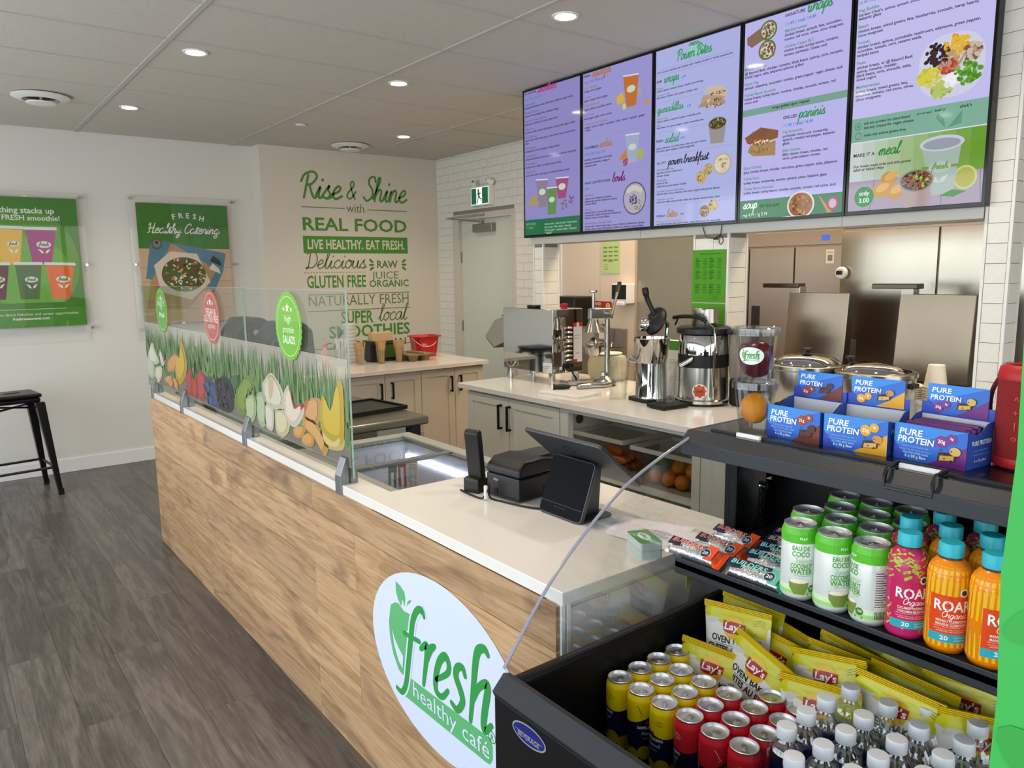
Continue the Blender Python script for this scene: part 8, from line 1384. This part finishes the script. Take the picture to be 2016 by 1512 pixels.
# ------------------------------------------------------------------ chip bags
def chip_meshes():
    W, Hh, T_ = .145, .19, .034; nu, nv = 16, 20
    def S(u, v):   # u -1..1, v 0..1 -> point; x is depth (front -x), y = -u, z = v
        e = max(0, 1 - abs(u) ** 2.6) ** .6 * max(0, math.sin(PI * min(1, max(0, (v - .04) / .90)))) ** .55
        wr = .0016 * math.sin(9 * u + 5 * v) * e + .0012 * math.sin(17 * v - 7 * u) * e
        wv = W / 2 * (1 - .07 * math.sin(PI * v)); return e * T_ / 2 + wr, wv * u, Hh * v
    def surf(u, v, h, s_=-1): d_, a, b = S(u, v); return (s_ * (d_ + h), -a, b)
    b = MB()
    for s_ in (-1, 1):
        vs = [surf(-1 + 2 * i / nu, j / nv, 0, s_) for j in range(nv + 1) for i in range(nu + 1)]; fs = []; 
        for j in range(nv):
            for i in range(nu): q = j * (nu + 1) + i; fs.append((q, q + 1, q + nu + 2, q + nu + 1))
        b.add(vs[:], fs)
    k = len(b.f) // 2
    for idx in range(len(b.f)):
        jj = (idx % k) // nu; b.m[idx] = 1 if (jj >= nv * .85 or (idx >= k and jj >= nv * .6)) else 0
    me = b.mesh('bag', [mat('bag_white', '#e2e0da', .28, bump=.12, bscale=60), mat('bag_yellow', '#cdc81e', .26, bump=.15, bscale=70)]); sm(me, 80)
    c = MB()
    for j in range(4): z = Hh * (.945 + .016 * j); c.box(-.0022, .0022, -W / 2 * .99, W / 2 * .99, z, z + .0022)
    cm = c.mesh('top_crimp', mat('crimp_yellow', '#e0bc12', .3))
    fn = lambda u, v, h: surf(u / (W / 2), v / Hh, h * 1.6, -1)
    F = Flat(fn, lambda q: pm(q, .3), curved=True)
    def curve_sheet(pts, col, lay): F.poly(pts, col, lay)
    for i in range(12):
        ua, ub = (-.92 + 1.84 * q / 12 for q in (i, i + 1)); F.poly([(ua * W / 2, .1625), (ub * W / 2, .1625), (ub * W / 2, .160 - .020 * (i + 1) / 12), (ua * W / 2, .160 - .020 * i / 12)], '#cdc81e', 0)
    F.poly([(-W * .40, .1625), (-W * .2, .1625), (-W * .36, .150), (-W * .44, .150)], '#cfcdc2', 1)
    F.ell(0, .150, .0235, .022, '#e8b81e', 2, 26)
    F.poly([(-.0245, .162), (.0245, .1605), (.024, .1465), (.006, .1405), (-.012, .1405), (-.025, .150)], '#a81c22', 3); F.ell(-.005, .1465, .0185, .0075, '#a81c22', 3, 16)
    F.text("Lay's", 0, .146, .043, '#f6f2ee', 5, st='b', align='c', h=.0128, shear=.12)
    F.text('OVEN BAKED', 0, .119, .102, '#2a1c16', 2, st='b', align='c', h=.0125); F.rect(-.042, .1152, .042, .116, '#2a1c16', 2, 8); F.text('CUITES AU FOUR', 0, .1005, .118, '#2a1c16', 2, st='b', align='c', h=.0125)
    F.poly(rrect(-.022, .085, .026, .095, .004), '#7fa878', 2); F.text('65% less fat', .002, .0872, .04, '#eef4ea', 3, align='c', st='b')
    F.text('baked potato chips snack', 0, .079, .05, '#8f8c86', 2, align='c'); F.text('croustilles au four', 0, .0745, .04, '#8f8c86', 2, align='c'); F.text('original', .004, .064, .034, '#2a2420', 2, align='c', st='b', h=.006)
    for k in range(2): F.text('MAR 28' if k == 0 else 'CP L63', .040, .134 - k * .006, .018, '#5a5854', 2)
    for k in range(3): F.line([(.04, .170 - k * .004), (.052, .174 - k * .004), (.062, .171 - k * .004)], .0008, '#7a7014', 2, 3)
    me2 = F
    return me, cm, F
bm_, cm_, FB_ = chip_meshes()
BAGS = [('a', 1.335, .973, .872, .873, .882, 'standing highest at the left end, wording fully visible'), ('b', 1.278, .990, .800, .874, .798, 'lowest at the left end, right behind the yellow cans'), ('c', 1.292, .883, .849, .757, .816, 'tilted in the front row behind the red cans'), ('d', 1.40, .985, .869, .871, .870, 'at the back left corner under the shelf'), ('e', 1.355, .884, .844, .769, .833, 'half hidden behind the tilted front bag'), ('f', 1.405, .89, .853, .781, .832, 'tilted in the back row, second from the left'), ('g', 1.335, .792, .839, .641, .871, 'mid pile with its logo facing out'), ('h', 1.275, .755, .818, .638, .834, 'in front, just left of the tallest water bottle'), ('i', 1.385, .779, .846, .634, .849, 'behind the middle bag, only its yellow top showing'), ('j', 1.43, .774, .85, .634, .834, 'deep in the middle, third from the shelf edge'), ('k', 1.475, .791, .834, .647, .845, 'deepest in the middle against the back wall'), ('l', 1.315, .631, .864, .506, .861, 'behind the water bottles with OVEN visible'), ('m', 1.375, .625, .86, .515, .854, 'behind the bag showing OVEN, logo upright'), ('n', 1.45, .64, .853, .53, .833, 'at the back right below the pink bottle'), ('o', 1.425, .565, .857, .435, .87, 'large at the right end beside the green banner'), ('p', 1.36, .49, .853, .395, .839, 'turned edge on near the right end'), ('q', 1.345, .405, .83, .295, .84, 'lowest at the right end behind the last water bottle'), ('r', 1.50, .56, .831, .44, .833, 'deepest at the right end under the shelf')]
fo = None
for key, x, ya, za, yb, zb, lb in BAGS:
    yc, ztop = (ya + yb) / 2, (za + zb) / 2; roll = math.atan2(zb - za, ya - yb); wd = math.hypot(ya - yb, za - zb)
    t = thing('chip_bag', "yellow and white Lay's chip bag " + lb, 'chip bag', (x, yc, .63), 0, 'baked chip bags in the cooler bin')
    lean = .12; hgt = ztop - .635
    M_ = Matrix.Translation((-.02, 0, ztop - .63)) @ Matrix.Rotation(-roll, 4, 'X') @ Matrix.Rotation(lean if key != 'p' else .1, 4, 'Y') @ Matrix.Rotation(.75 if key == 'p' else {'c': -.15, 'a': .12, 'b': .2, 'h': .1}.get(key, 0), 4, 'Z') @ Matrix.Diagonal((1.05, 1.1, 1.1, 1)) @ Matrix.Translation((0, 0, -.19))
    o = link('bag', bm_, t); o.matrix_local = M_; o2 = link('top_crimp', cm_, t); o2.matrix_local = M_
    if fo is None: fo = FB_.build('bag_print', t); o3 = fo
    else: o3 = fo.copy(); COL.objects.link(o3); o3.parent = t
    o3.matrix_local = M_
